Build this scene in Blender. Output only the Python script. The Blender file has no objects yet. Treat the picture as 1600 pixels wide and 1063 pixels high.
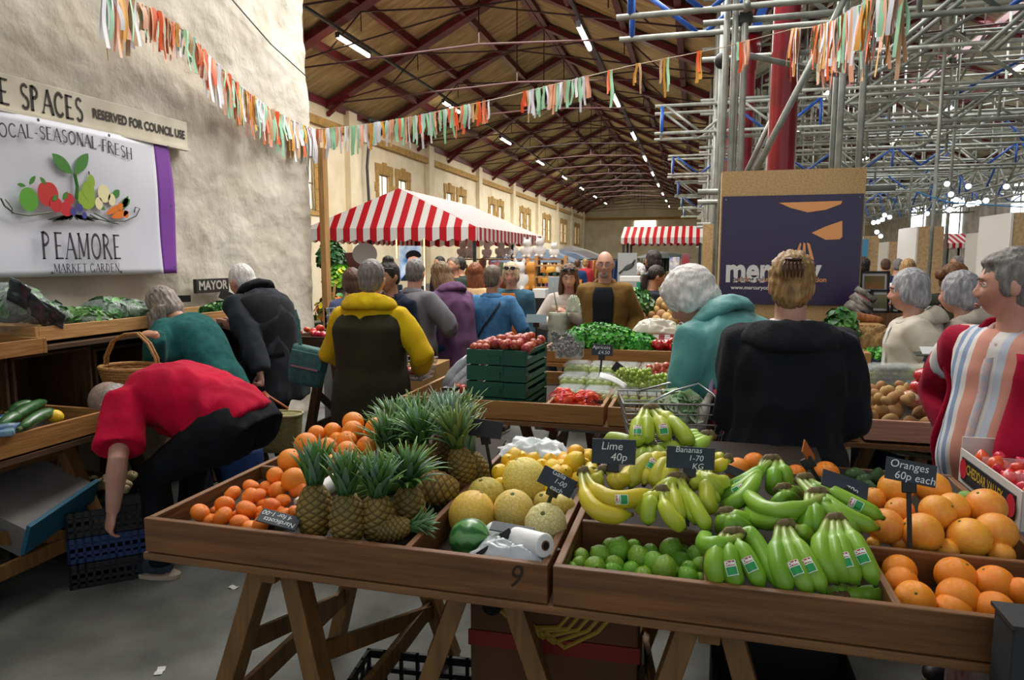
import bpy, bmesh, math, random
import numpy as np
from mathutils import Vector, Matrix, Quaternion, noise
random.seed(7)
S = bpy.context.scene; COL = S.collection; PI = math.pi
# ---------------- camera ----------------
F = 1067.0; CH = 1.6
_ph = math.atan(126/F); _th = math.atan(287/math.hypot(F, 126))
FW = Vector((-math.sin(_th)*math.cos(_ph), math.cos(_th)*math.cos(_ph), -math.sin(_ph)))
RT = Vector((math.cos(_th), math.sin(_th), 0)); UP = RT.cross(FW); CAM = Vector((0, 0, CH))
cd = bpy.data.cameras.new('camera'); cam = bpy.data.objects.new('camera', cd); COL.objects.link(cam)
cd.sensor_width = 36; cd.lens = F/1600*36; cd.clip_start = .05; cd.clip_end = 200
cam.matrix_world = Matrix.Translation(CAM) @ Matrix((RT, UP, -FW)).transposed().to_4x4()
S.camera = cam
# ---------------- world, daylight, exposure ----------------
S.view_settings.view_transform = 'Standard'; S.view_settings.look = 'None'
S.view_settings.gamma = 1; S.view_settings.use_curve_mapping = False
S.view_settings.exposure = 0.35
wd = bpy.data.worlds.new('world'); S.world = wd; wd.use_nodes = True
wd.node_tree.nodes['Background'].inputs[0].default_value = (.86, .93, 1, 1)
wd.node_tree.nodes['Background'].inputs[1].default_value = 0.55
def area(name, loc, size, power, col=(1, 1, 1), rot=(0, 0, 0), spread=None):
    l = bpy.data.lights.new(name, 'AREA'); l.shape = 'RECTANGLE'; l.size, l.size_y = size
    l.energy = power; l.color = col
    if spread: l.spread = spread
    o = bpy.data.objects.new(name, l); COL.objects.link(o); o.location = loc; o.rotation_euler = rot
    return o
# unseen area lamps for roof daylight above the hall, the stall and the far aisle
area('rooflight_front', (0.6, 3.2, 7.2), (5.5, 4.0), 420, (1, .985, .96))
area('rooflight_stall', (-1.5, 8.0, 6.1), (4.0, 4.0), 520, (1, .98, .95))
area('rooflight_hall_near', (-4.9, 17.0, 6.5), (4.5, 9), 800, (1, .96, .88))
area('rooflight_hall_far', (-4.9, 40.0, 6.5), (4.5, 24), 2100, (1, .96, .88))
area('rooflight_aisle', (7.0, 22.0, 8.2), (7, 20), 2100, (.97, .99, 1))
area('wall_fill_left', (-.8, 3.4, 6.8), (2.5, 4.0), 165, (1, .96, .9), (0, math.radians(-35), 0))  # added lamp, tuned to brighten the near rough wall
# ---------------- pixel rays to world points ----------------
def ray(x, y): return FW*F + RT*(x-800) - UP*(y-531.5)
def atz(x, y, z): r = ray(x, y); return CAM + r*((z-CH)/r.z)
def atY(x, y, d): r = ray(x, y); return CAM + r*(d/r.y)
def atX(x, y, d): r = ray(x, y); return CAM + r*(d/r.x)
def depth(p): return (Vector(p)-CAM).dot(FW)
def proj(p):
    v = Vector(p)-CAM; d = v.dot(FW)
    return 800+F*v.dot(RT)/d, 531.5-F*v.dot(UP)/d
# ---------------- materials ----------------
MATS = {}
def srgb(h):
    if isinstance(h, str):
        h = h.lstrip('#'); c = [int(h[i:i+2], 16)/255 for i in (0, 2, 4)]
        return tuple(x/12.92 if x <= .04045 else ((x+.055)/1.055)**2.4 for x in c)
    return h
def mat(name, c='#808080', r=.6, c2=None, ns=20, st=(1, 1, 1), bump=0, bs=60, metal=0, emit=0, alpha=1, trans=0, detail=3,
        lo=.35, hi=.65, vcol=False, rnd=0, coat=0, sheen=0, sss=0, voro=False):
    if name in MATS: return MATS[name]
    m = bpy.data.materials.new(name); m.use_nodes = True; nt = m.node_tree; N = nt.nodes; L = nt.links
    b = N['Principled BSDF']; c = srgb(c)
    b.inputs['Roughness'].default_value = r; b.inputs['Metallic'].default_value = metal
    b.inputs['Base Color'].default_value = (*c, 1)
    out = None
    tc = N.new('ShaderNodeTexCoord'); mp = N.new('ShaderNodeMapping'); mp.inputs['Scale'].default_value = st
    L.new(tc.outputs['Object'], mp.inputs[0])
    if vcol:
        a = N.new('ShaderNodeAttribute'); a.attribute_name = 'Col'; out = a.outputs['Color']
    if c2 is not None:
        c2 = srgb(c2)
        if voro:
            t = N.new('ShaderNodeTexVoronoi'); t.inputs['Scale'].default_value = ns; t.feature = 'DISTANCE_TO_EDGE'; f = t.outputs['Distance']
        else:
            t = N.new('ShaderNodeTexNoise'); t.inputs['Scale'].default_value = ns; t.inputs['Detail'].default_value = detail; f = t.outputs['Fac']
        L.new(mp.outputs[0], t.inputs['Vector'])
        mr = N.new('ShaderNodeMapRange'); mr.inputs[1].default_value = lo; mr.inputs[2].default_value = hi; L.new(f, mr.inputs[0])
        mx = N.new('ShaderNodeMix'); mx.data_type = 'RGBA'; L.new(mr.outputs[0], mx.inputs[0])
        if out: L.new(out, mx.inputs[6])
        else: mx.inputs[6].default_value = (*c, 1)
        mx.inputs[7].default_value = (*c2, 1); out = mx.outputs[2]
    if rnd:
        oi = N.new('ShaderNodeObjectInfo'); hs = N.new('ShaderNodeHueSaturation'); mr = N.new('ShaderNodeMapRange')
        mr.inputs[3].default_value = .5-rnd*.12; mr.inputs[4].default_value = .5+rnd*.12; L.new(oi.outputs['Random'], mr.inputs[0]); L.new(mr.outputs[0], hs.inputs[0])
        mv = N.new('ShaderNodeMapRange'); mv.inputs[3].default_value = 1-rnd; mv.inputs[4].default_value = 1+rnd*.5; L.new(oi.outputs['Random'], mv.inputs[0]); L.new(mv.outputs[0], hs.inputs[2])
        if out: L.new(out, hs.inputs[4])
        else: hs.inputs[4].default_value = (*c, 1)
        out = hs.outputs[0]
    if out: L.new(out, b.inputs['Base Color'])
    if bump:
        t = N.new('ShaderNodeTexNoise'); t.inputs['Scale'].default_value = bs; t.inputs['Detail'].default_value = 4; L.new(mp.outputs[0], t.inputs['Vector'])
        bp = N.new('ShaderNodeBump'); bp.inputs['Strength'].default_value = min(1, bump); bp.inputs['Distance'].default_value = .01*max(1, bump)
        L.new(t.outputs['Fac'], bp.inputs['Height']); L.new(bp.outputs[0], b.inputs['Normal'])
    if emit:
        b.inputs['Emission Color'].default_value = (*c, 1); b.inputs['Emission Strength'].default_value = emit
        if out: L.new(out, b.inputs['Emission Color'])
    if alpha < 1: b.inputs['Alpha'].default_value = alpha
    if trans: b.inputs['Transmission Weight'].default_value = trans
    if coat: b.inputs['Coat Weight'].default_value = coat; b.inputs['Coat Roughness'].default_value = .15
    if sheen: b.inputs['Sheen Weight'].default_value = sheen
    if sss: b.inputs['Subsurface Weight'].default_value = sss; b.inputs['Subsurface Scale'].default_value = .01
    MATS[name] = m; return m
def wood(name, c, c2, axis=0, r=.6, bump=.25):
    st = [14, 14, 14]; st[axis] = 1.2
    return mat(name, c, r, c2, 3.0, tuple(st), bump, 6, detail=5, lo=.3, hi=.7)
# ---------------- mesh builder ----------------
class MB:
    def __init__(s, col=(1, 1, 1)): s.v = []; s.f = []; s.c = []; s.mi = []; s.m = 0; s.col = srgb(col); s.sm = []; s.smooth = False
    def add(s, vs, fs, cols=None):
        n = len(s.v); s.v += [tuple(x) for x in vs]; s.c += (cols if cols else [s.col]*len(vs))
        for f in fs: s.f.append(tuple(i+n for i in f)); s.mi.append(s.m); s.sm.append(s.smooth)
        return s
    def box(s, c, d, R=None, bev=0):
        c = Vector(c); hx, hy, hz = d[0]/2, d[1]/2, d[2]/2
        P = [Vector((x*hx, y*hy, z*hz)) for x in (-1, 1) for y in (-1, 1) for z in (-1, 1)]
        if R is not None: P = [R @ p for p in P]
        return s.add([c+p for p in P], [(0, 1, 3, 2), (4, 6, 7, 5), (0, 4, 5, 1), (2, 3, 7, 6), (0, 2, 6, 4), (1, 5, 7, 3)])
    def bar(s, a, b, w, h, up=(0, 0, 1)):
        a, b = Vector(a), Vector(b); d = b-a; L = d.length
        if L < 1e-6: return s
        z = d/L; u = Vector(up)
        if abs(z.dot(u)) > .98: u = Vector((1, 0, 0))
        x = z.cross(u).normalized(); y = x.cross(z)
        R = Matrix((x, y, z)).transposed(); return s.box((a+b)/2, (w, h, L), R)
    def rings(s, R, closed=True, cap=True, cols=None):
        n = len(R[0]); vs = [p for r in R for p in r]; fs = []
        for i in range(len(R)-1):
            for j in range(n if closed else n-1):
                k = (j+1) % n; fs.append((i*n+j, i*n+k, (i+1)*n+k, (i+1)*n+j))
        if cap and closed: fs.append(tuple(range(n-1, -1, -1))); fs.append(tuple(range((len(R)-1)*n, len(R)*n)))
        cc = None
        if cols: cc = [cols[i] for i in range(len(R)) for _ in range(n)]
        return s.add(vs, fs, cc)
    def tube(s, pts, rad, n=8, cols=None, cap=True, flat=None):
        pts = [Vector(p) for p in pts]; m = len(pts)
        if not hasattr(rad, '__len__'): rad = [rad]*m
        R = []; pu = None
        for i, p in enumerate(pts):
            t = (pts[min(i+1, m-1)]-pts[max(i-1, 0)])
            t = t.normalized() if t.length > 1e-9 else Vector((0, 0, 1))
            if pu is None:
                u = Vector((0, 0, 1)) if abs(t.z) < .9 else Vector((1, 0, 0))
                if flat is not None: u = Vector(flat[0])
            else: u = pu
            u = (u-t*u.dot(t)).normalized(); v = t.cross(u); pu = u
            fu, fv = (1, 1) if flat is None else (flat[1], flat[2])
            R.append([p+(u*math.cos(a)*fu+v*math.sin(a)*fv)*rad[i] for a in [2*PI*k/n for k in range(n)]])
        return s.rings(R, cap=cap, cols=cols)
    def lathe(s, prof, n=24, c=(0, 0, 0), cols=None):
        c = Vector(c)
        R = [[c+Vector((r*math.cos(2*PI*k/n), r*math.sin(2*PI*k/n), z)) for k in range(n)] for r, z in prof]
        return s.rings(R, cols=cols)
    def ell(s, c, r, R=None, nu=16, nv=10):
        c = Vector(c); r = (r, r, r) if not hasattr(r, '__len__') else r
        G = []
        for i in range(nv+1):
            t = PI*i/nv; q = max(math.sin(t), .02)
            row = []
            for k in range(nu):
                p = Vector((r[0]*q*math.cos(2*PI*k/nu), r[1]*q*math.sin(2*PI*k/nu), -r[2]*math.cos(t)))
                row.append(c+(R @ p if R is not None else p))
            G.append(row)
        return s.rings(G)
    def quad(s, a, b, c, d): return s.add([a, b, c, d], [(0, 1, 2, 3)])
    def grid(s, fn, nu, nv, col=None):
        vs = [fn(i/nu, j/nv) for j in range(nv+1) for i in range(nu+1)]
        fs = [(j*(nu+1)+i, j*(nu+1)+i+1, (j+1)*(nu+1)+i+1, (j+1)*(nu+1)+i) for j in range(nv) for i in range(nu)]
        return s.add(vs, fs, [col(i/nu, j/nv) for j in range(nv+1) for i in range(nu+1)] if col else None)
    def build(s, name, mats, parent=None, smooth=None, W=False, bev=0, sub=0, solid=0, loc=None, rot=None):
        me = bpy.data.meshes.new(name)
        v = s.v
        if W and parent is not None:
            I = parent.matrix_basis.inverted() if parent.parent is None else (parent.parent.matrix_basis @ parent.matrix_basis).inverted()
            v = [I @ Vector(p) for p in v]
        me.from_pydata(v, [], s.f)
        if not hasattr(mats, '__len__'): mats = [mats]
        for m in mats: me.materials.append(m)
        me.polygons.foreach_set('material_index', s.mi)
        a = me.color_attributes.new('Col', 'FLOAT_COLOR', 'POINT')
        a.data.foreach_set('color', np.array([(*c, 1) for c in s.c], dtype=np.float32).ravel())
        sm = s.sm if smooth is None else [smooth]*len(s.f)
        me.polygons.foreach_set('use_smooth', sm)
        bm = bmesh.new(); bm.from_mesh(me); bmesh.ops.recalc_face_normals(bm, faces=bm.faces); bm.to_mesh(me); bm.free()
        me.update()
        o = bpy.data.objects.new(name, me); COL.objects.link(o)
        if parent is not None: o.parent = parent
        if loc is not None: o.location = loc
        if rot is not None: o.rotation_euler = rot
        if bev: m = o.modifiers.new('b', 'BEVEL'); m.width = bev; m.segments = 2; m.limit_method = 'ANGLE'
        if solid: m = o.modifiers.new('s', 'SOLIDIFY'); m.thickness = solid; m.offset = 0
        if sub: m = o.modifiers.new('u', 'SUBSURF'); m.levels = sub; m.render_levels = sub
        return o
def tag(o, label=None, cat=None, group=None, kind=None):
    if label: o['label'] = label
    if cat: o['category'] = cat
    if group: o['group'] = group
    if kind: o['kind'] = kind
    return o
def empty(name, loc=(0, 0, 0), rz=0, label=None, cat=None, group=None, kind=None, rot=None):
    o = bpy.data.objects.new(name, None); COL.objects.link(o); o.location = loc
    o.rotation_euler = rot if rot else (0, 0, rz); o.empty_display_size = .1
    return tag(o, label, cat, group, kind)
def structure(name, mb, m, **k): o = mb.build(name, m, **k); o['kind'] = 'structure'; return o
def kids(o): return list(o.children)
def dup(o, loc=None, rot=None, scale=None, label=None, group=None, parent=None):
    c = o.copy(); COL.objects.link(c)
    if parent is not None: c.parent = parent
    if loc is not None: c.location = loc
    if rot is not None: c.rotation_euler = rot
    if scale is not None: c.scale = scale if hasattr(scale, '__len__') else (scale,)*3
    if label: c['label'] = label
    if group: c['group'] = group
    for ch in kids(o): dup(ch, parent=c)
    return c
ORD = ['first', 'second', 'third', 'fourth', 'fifth', 'sixth', 'seventh', 'eighth', 'ninth', 'tenth', 'eleventh', 'twelfth', 'thirteenth',
       'fourteenth', 'fifteenth', 'sixteenth', 'seventeenth', 'eighteenth', 'nineteenth', 'twentieth']
def ordn(i): return ORD[i] if i < 20 else 'twenty-'+ORD[i-20] if i < 29 else 'thirtieth' if i == 29 else 'thirty-'+ORD[min(i-30, 9)]
def row_labels(objs, what, nrows, place):
    """label a pile: rows counted from the front, ranks from the left (by where they show)"""
    P = [(o, proj(o.matrix_basis.translation)) for o in objs]
    P.sort(key=lambda t: -t[1][1]); n = len(P); nrows = max(1, min(nrows, n)); out = 0
    for r in range(nrows):
        row = sorted(P[round(r*n/nrows):round((r+1)*n/nrows)], key=lambda t: t[1][0])
        for k, (o, _) in enumerate(row):
            pos = ('leftmost' if k == 0 else 'rightmost' if k == len(row)-1 else ordn(k)+' from left')
            rw = '' if nrows == 1 else (' in front row' if r == 0 else ' in back row' if r == nrows-1 else ' in %s row' % ordn(r))
            o['label'] = '%s, %s%s %s' % (what, pos, rw, place)
def text_mesh(txt, size=1, bold=0, shear=0, spacing=1, align='CENTER', res=3):
    cu = bpy.data.curves.new('t', 'FONT'); cu.body = txt; cu.size = size; cu.offset = bold; cu.shear = shear
    cu.space_character = spacing; cu.align_x = align; cu.align_y = 'CENTER'; cu.resolution_u = res
    o = bpy.data.objects.new('t', cu); me = o.to_mesh()
    vs = [v.co.copy() for v in me.vertices]; fs = [tuple(p.vertices) for p in me.polygons]
    o.to_mesh_clear(); bpy.data.objects.remove(o); bpy.data.curves.remove(cu)
    return vs, fs
def put_text(mb, txt, o, x, y, size, sx=1, off=.002, **k):
    """flat lettering on a surface: o origin, x / y directions"""
    x, y = Vector(x).normalized(), Vector(y).normalized(); n = x.cross(y); o = Vector(o)+n*off
    vs, fs = text_mesh(txt, size, **k)
    mb.add([o+x*v.x*sx+y*v.y for v in vs], fs)
TMP = bpy.data.scenes.new('workbench')
def remesh(o, vox, smooth=2, mats=None):
    """turn overlapping closed pieces into one continuous skin"""
    m = o.modifiers.new('r', 'REMESH'); m.mode = 'VOXEL'; m.voxel_size = vox; m.use_smooth_shade = True
    if smooth: s = o.modifiers.new('s', 'SMOOTH'); s.factor = .6; s.iterations = smooth
    pa = o.parent; o.parent = None
    TMP.collection.objects.link(o); vl = TMP.view_layers[0]; vl.update(); dg = vl.depsgraph
    me = bpy.data.meshes.new_from_object(o.evaluated_get(dg)); old = o.data
    TMP.collection.objects.unlink(o); o.parent = pa
    me.name = old.name; o.modifiers.clear(); ms = list(old.materials); o.data = me; me.materials.clear()
    for x in ms: me.materials.append(x)
    bpy.data.meshes.remove(old); me.polygons.foreach_set('use_smooth', [True]*len(me.polygons)); return o
def displace(me, fn):
    """move each vertex along its normal by fn(co)"""
    n = len(me.vertices); co = np.empty(n*3, np.float32); no = np.empty(n*3, np.float32)
    me.vertices.foreach_get('co', co); me.vertex_normals.foreach_get('vector', no); co = co.reshape(-1, 3); no = no.reshape(-1, 3)
    d = np.array([fn(p) for p in co.tolist()], np.float32); me.vertices.foreach_set('co', (co+no*d[:, None]).ravel()); me.update()
def wrinkle(o, amp=.006, sc=9, st=(1, 1, .45), seed=0, amp2=.0025):
    sx, sy, sz = seed*3.1, seed*1.7, seed; a, b, c = st[0]*sc, st[1]*sc, st[2]*sc
    def fn(p):
        q = Vector((p[0]*a+sx, p[1]*b+sy, p[2]*c+sz)); return (1-abs(noise.noise(q))*2.2)*amp+noise.noise(q*2.7)*amp2
    displace(o.data, fn)
SKIN = mat('skin_fair', '#d0a088', .5, '#c48c74', 9, sss=.08, bump=.15, bs=120)
# ======================= people =======================
def lerp_tab(T, t):
    if t <= T[0][0]: return T[0][1:]
    for a, b in zip(T, T[1:]):
        if t <= b[0]:
            k = (t-a[0])/(b[0]-a[0]); k = k*k*(3-2*k)
            return tuple(x+(y-x)*k for x, y in zip(a[1:], b[1:]))
    return T[-1][1:]
TORSO = [(-.30, .098, .080), (-.12, .097, .076), (-.05, .094, .072), (0, .091, .070), (.08, .078, .060), (.15, .081, .064), (.215, .088, .066), (.25, .088, .056), (.28, .066, .044), (.303, .038, .034), (.33, .032, .032)]
def ik(a, t, l1, l2, pole):
    a, t, pole = Vector(a), Vector(t), Vector(pole); d = t-a; D = d.length
    if D > (l1+l2)*.995: d = d*((l1+l2)*.995/D); D = d.length; t = a+d
    k = (l1*l1-l2*l2+D*D)/(2*D); h = math.sqrt(max(l1*l1-k*k, 0)); u = d/D
    p = pole-u*pole.dot(u); p = p.normalized() if p.length > 1e-5 else Vector((0, 0, 1))
    return a+u*k+p*h, t
def hand(mb, w, d, n, side=1, sc=1, curl=.35, spread=.07, thumb=.3):
    d = d.normalized(); n = (n-d*n.dot(d)).normalized(); s = d.cross(n)*side
    R = []
    for k, (q, a, b) in enumerate([(-.012, .024, .02), (.015, .033, .018), (.05, .042, .0155), (.085, .041, .0125), (.095, .036, .010)]):
        c = w+d*q*sc
        R.append([c+(s*math.cos(x)*a+n*math.sin(x)*b)*sc for x in [2*PI*i/14 for i in range(14)]])
    mb.rings(R)
    for i, (o, L, r) in enumerate([(.031, .070, .0083), (.0105, .079, .0087), (-.0105, .074, .0085), (-.031, .058, .0075)]):
        p = w+(d*.082+s*o)*sc; dd = (d+s*o*spread*30).normalized(); pts = [p-d*.012*sc, p]; a = 0
        for q in (.46, .30, .24):
            a += curl*(1+.12*i); p = p+(dd*math.cos(a)+n*math.sin(a))*L*q*sc; pts.append(p)
        mb.tube(pts, [r*1.12*sc, r*1.08*sc, r*sc, r*.93*sc, r*.72*sc], 8)
    p = w+(d*.022+s*.030)*sc; t = (d*.75+s*.62+n*thumb).normalized(); t2 = (d*.95+s*.2+n*thumb*1.6).normalized()
    mb.tube([p-t*.01*sc, p+t*.018*sc, p+t*.042*sc, p+t*.042*sc+t2*.026*sc, p+t*.042*sc+t2*.034*sc], [.0135*sc, .0125*sc, .0105*sc, .0092*sc, .006*sc], 8)
def head_pts(g=0, nu=40, nv=30):
    G = []
    for i in range(nv+1):
        t = PI*i/nv; z = -math.cos(t); q = max(math.sin(t), .02); row = []
        for k in range(nu):
            a = 2*PI*k/nu; x = q*math.cos(a); y = q*math.sin(a)
            p = Vector((x*.0765, y*.098, z*.120))
            if z < -.1:
                kk = min(1, (-z-.1)/.85); p.x *= 1-.30*kk
                if y < 0: p.y *= 1-.5*kk
                elif y > .1: p.y += .010*kk*min(1, y/.4)
            if y > 0 and z > .2: p.y *= 1-.10*(z-.2)
            if y < 0 and z > 0: p.y *= 1.04
            if y > .1:
                ax = abs(p.x)
                p.y -= .0125*math.exp(-((ax-.031)/.016)**2-((p.z-.006)/.012)**2)
                p.y += .0045*math.exp(-((ax-.028)/.024)**2-((p.z-.030)/.009)**2)
                p.y += .005*math.exp(-((ax-.046)/.018)**2-((p.z+.028)/.018)**2)
                p.y += .0065*math.exp(-(ax/.024)**2-((p.z+.066)/.018)**2)
                p.y -= .005*math.exp(-(ax/.022)**2-((p.z+.072)/.0035)**2)
                p.y += .006*math.exp(-(ax/.018)**2-((p.z+.104)/.014)**2)
            row.append(p)
        G.append(row)
    return G
EYEW = mat('eye_white', '#e9e2da', .25); IRIS = mat('eye_iris', '#38281e', .2); LIP = mat('lips', '#a8564f', .5)
def person(nm, label, x, y, rz, H=1.7, b=1.0, belly=0, a=(0, 0.05, 0.1, .2), head=(0, 0), lh=None, rh=None, lpole=None, rpole=None, feet=None,
           skin=None, hair=None, top=None, pants=None, shoes=None, vox=.009, face=False, curl=(.35, .35), handn=(None, None), handd=(None, None),
           hipdrop=0, group=None, z=0, brow='#5a4636', lids=0):
    skin = skin or SKIN; rzr = math.radians(rz)
    root = empty('person', (x, y, z), rzr, label, 'person', group)
    MI = (Matrix.Translation((x, y, z)) @ Matrix.Rotation(rzr, 4, 'Z')).inverted(); MR = Matrix.Rotation(-rzr, 3, 'Z')
    hz = .525*H-hipdrop
    A = [(-.3, a[0]), (0, a[0]), (.07, (a[0]+a[1])/2), (.13, a[1]), (.22, a[2]), (.33, a[2])]
    # spine curve
    ts = [i*.01 for i in range(-31, 34)]; pos = {}; P = Vector((0, 0, hz)); pos[0] = (P.copy(), a[0]); q = P.copy()
    for i in range(1, 34):
        an = lerp_tab(A, i*.01)[0]; q = q+Vector((0, math.sin(an), math.cos(an)))*.01*H; pos[i] = (q.copy(), an)
    q = P.copy()
    for i in range(-1, -32, -1): q = q-Vector((0, math.sin(a[0]), math.cos(a[0])))*.01*H; pos[i] = (q.copy(), a[0])
    def sp(t):
        f = t*100; i = math.floor(f); k = f-i; p0, a0 = pos[max(-31, min(33, i))]; p1, a1 = pos[max(-31, min(33, i+1))]
        return p0.lerp(p1, k), a0+(a1-a0)*k
    def tp(t, ang, g=0, dw=0, dd=0):
        c, an = sp(t); w, d = lerp_tab(TORSO, t); w = (w*H+dw)*b+g; d = (d*H+dd)*(.5+.5*b)+g
        sn, cs = math.sin(ang), math.cos(ang)
        f = Vector((0, math.cos(an), -math.sin(an)))
        bel = belly*math.exp(-((t-.06)/.085)**2) if sn > 0 else belly*.15*math.exp(-((t-.0)/.07)**2)
        return c+Vector((1, 0, 0))*w*(abs(cs)**.85*(1 if cs > 0 else -1))+f*(d+bel)*(abs(sn)**.85*(1 if sn > 0 else -1))
    def torso(mb, t0, t1, g=0, n=28, flare=0, st=.015):
        R = []; k = max(2, int((t1-t0)/st))
        for i in range(k+1):
            t = t0+(t1-t0)*i/k; gg = g+(flare*max(0, (0-t))/.1)
            if t > .29: gg = g*.5
            R.append([tp(t, 2*PI*j/n, gg) for j in range(n)])
        mb.rings(R)
    nb, na = sp(.295); up = Vector((0, math.sin(na), math.cos(na)))
    sh = {}; el = {}; wr = {}
    L1, L2 = .172*H, .150*H
    for s, tgt, pole, key in ((-1, lh, lpole, 'l'), (1, rh, rpole, 'r')):
        c, an = sp(.262); sh[key] = c+Vector((s*.092*H*b, 0, 0))
        if tgt is None: t = sh[key]+Vector((s*.035*H, .035*H+math.sin(an)*.06*H, -.315*H))
        else: t = MI @ Vector(tgt)
        pl = MR @ Vector(pole) if pole else Vector((s*.5, -1, -.2))
        el[key], wr[key] = ik(sh[key], t, L1, L2, pl)
    # head frame
    nd = Vector((0, math.sin(a[3]), math.cos(a[3]))); ht = nb+nd*.055*H
    hs = H/1.72 if H > 1.6 else .95
    Rh = Matrix.Rotation(math.radians(head[1]), 3, 'Z') @ Matrix.Rotation(-math.radians(head[0]), 3, 'X') @ (Matrix.Rotation(math.radians(head[2]), 3, 'Y') if len(head) > 2 else Matrix.Identity(3))
    hc = ht+Rh @ Vector((0, .022, .085))*hs
    def hp(p): return hc+Rh @ Vector(p)*hs
    body = MB(); torso(body, -.06, .30)
    body.tube([nb-up*.03*H, nb.lerp(ht, .5), ht+Rh @ Vector((0, .0, .03))], [.040*H*(.6+.4*b), .034*H*(.6+.4*b), .034*H*(.7+.3*b)], 14)
    body.rings([[hp(p) for p in row] for row in head_pts()])
    body.tube([hp((0, .086, .020)), hp((0, .096, -.002)), hp((0, .107, -.024)), hp((0, .104, -.031)), hp((0, .094, -.038))], [.006*hs, .0075*hs, .0105*hs, .011*hs, .007*hs], 8)
    for s in (-1, 1):
        body.ell(hp((s*.011, .101, -.034)), .0085*hs, None, 8, 6)
        body.ell(hp((s*.079, -.006, -.006)), (.009*hs, .020*hs, .034*hs), Rh @ Matrix.Rotation(s*.3, 3, 'Z'), 10, 8)
    for s, k in ((-1, 'l'), (1, 'r')):
        c0 = sh[k]; e = el[k]; w = wr[k]
        body.tube([c0, c0.lerp(e, .3), e, e.lerp(w, .3), w], [q_*H*(.6+.42*b) for q_ in (.028, .027, .022, .0235, .0152)], 12)
        ix = 0 if k == 'l' else 1
        d = (w-e).normalized() if handd[ix] is None else MR @ Vector(handd[ix])
        n = Vector((-s, .2, 0)) if handn[ix] is None else MR @ Vector(handn[ix])
        d0 = d.normalized(); n0 = (n-d0*n.dot(d0)); 
        sd = 1 if (d0.cross(n0).dot(Vector((0, .6, .8)))) > 0 else -1
        hand(body, w, d, n, sd, H/1.75, curl[ix])
    legs = {}
    for s, k in ((-1, 'l'), (1, 'r')):
        hj = Vector((s*.053*H*b, 0, hz-.02*H)); hj = pos[0][0]+(pos[-2][0]-pos[0][0])+Vector((s*.053*H*b, 0, 0))
        ft = Vector((s*.06*H, 0, .05*H)) if feet is None else Vector((*feet[0 if s < 0 else 1][:2], .05*H))
        kn, an_ = ik(hj, ft, .245*H, .245*H, Vector((s*.1, 1, 0))); legs[k] = (hj, kn, an_)
        body.tube([hj, hj.lerp(kn, .5), kn, kn.lerp(an_, .35), an_, an_-Vector((0, 0, .02*H))], [.052*H, .043*H, .032*H, .031*H, .020*H, .02*H], 12)
        body.tube([an_+Vector((0, -.02*H, -.03*H)), an_+Vector((0, .09*H, -.038*H))], [.013*H, .010*H], 8)
    bo = body.build('body', skin, root); remesh(bo, vox, 2)
    if face:
        for s in (-1, 1):
            e = MB(); e.ell(hp((s*.031, .0765, .005)), .0125*hs, None, 14, 10); eo = e.build('eye', EYEW, root, smooth=True)
            i_ = MB(); i_.ell(hp((s*.031, .0855, .004)), (.0058*hs, .0042*hs, .0058*hs), Rh, 10, 8); i_.build('iris', IRIS, eo, smooth=True)
            e = MB(); e.tube([hp((s*.014, .098, .025)), hp((s*.030, .096, .031)), hp((s*.050, .084, .025))], [.0025, .0035, .002], 6); e.build('eyebrow', mat('brow_'+brow, brow, .8), root, smooth=True)
            e = MB(); e.tube([hp((s*.017, .0865, .013)), hp((s*.031, .0905, .0135)), hp((s*.046, .082, .010))], [.002, .0034, .002], 6); e.build('eyelid', skin, root, smooth=True)
        e = MB(); e.tube([hp((-.022, .093, -.070)), hp((-.008, .1025, -.067)), hp((0, .103, -.069)), hp((.008, .1025, -.067)), hp((.022, .093, -.070))], [.0015, .0038, .0035, .0038, .0015], 6)
        e.tube([hp((-.018, .095, -.073)), hp((0, .102, -.078)), hp((.018, .095, -.073))], [.0015, .0045, .0015], 6); e.build('lips', LIP, root, smooth=True)
    ctx = dict(root=root, tp=tp, hp=hp, Rh=Rh, hs=hs, nb=nb, ht=ht, sp=sp, H=H, b=b, sh=sh, el=el, wr=wr, legs=legs, na=na, MI=MI, up=up, g=0, hz=hz)
    cv = max(vox*1.5, .012)
    if pants:
        m = MB(); m_, pl = pants if isinstance(pants, tuple) else (pants, 1.0); gg = .016
        R = []
        for i in range(7):
            t = -.075+.125*i/6; R.append([tp(t, 2*PI*j/28, gg+.008) for j in range(28)])
        m.rings(R)
        for k in 'lr':
            hj, kn, an_ = legs[k]; m.ell(hj, .064*H*b+gg)
            e_ = an_.lerp(kn, 1-pl) if pl < 1 else an_-Vector((0, 0, .015*H))
            m.tube([hj+Vector((0, 0, .02*H)), hj.lerp(kn, .3), kn, kn.lerp(e_, .4), e_], [.056*H*b+gg, .052*H*b+gg, .034*H+gg, .031*H+gg, .024*H+gg], 14)
        o = m.build('trousers', m_, root); remesh(o, cv, 4); wrinkle(o, .006, 8, (1, 1, .7), x)
        s = shoes or mat('shoe_dark', '#1c1a1a', .5)
        for k in 'lr':
            hj, kn, an_ = legs[k]; c = Vector((an_.x, an_.y, 0))
            m = MB(); m.ell(c+Vector((0, .02*H, .035*H)), (.026*H, .055*H, .034*H)); m.ell(c+Vector((0, .075*H, .022*H)), (.028*H, .05*H, .024*H)); m.ell(c+Vector((0, .0, .06*H)), (.025*H, .03*H, .03*H))
            o = m.build('shoe', s, root); remesh(o, .008, 2)
            m = MB(); R = []
            for zz, q in ((0, 1), (.012*H, 1.02)): R.append([c+Vector((.030*H*q*math.cos(t), .035*H+.088*H*q*math.sin(t), zz)) for t in [2*PI*i/20 for i in range(20)]])
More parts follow.
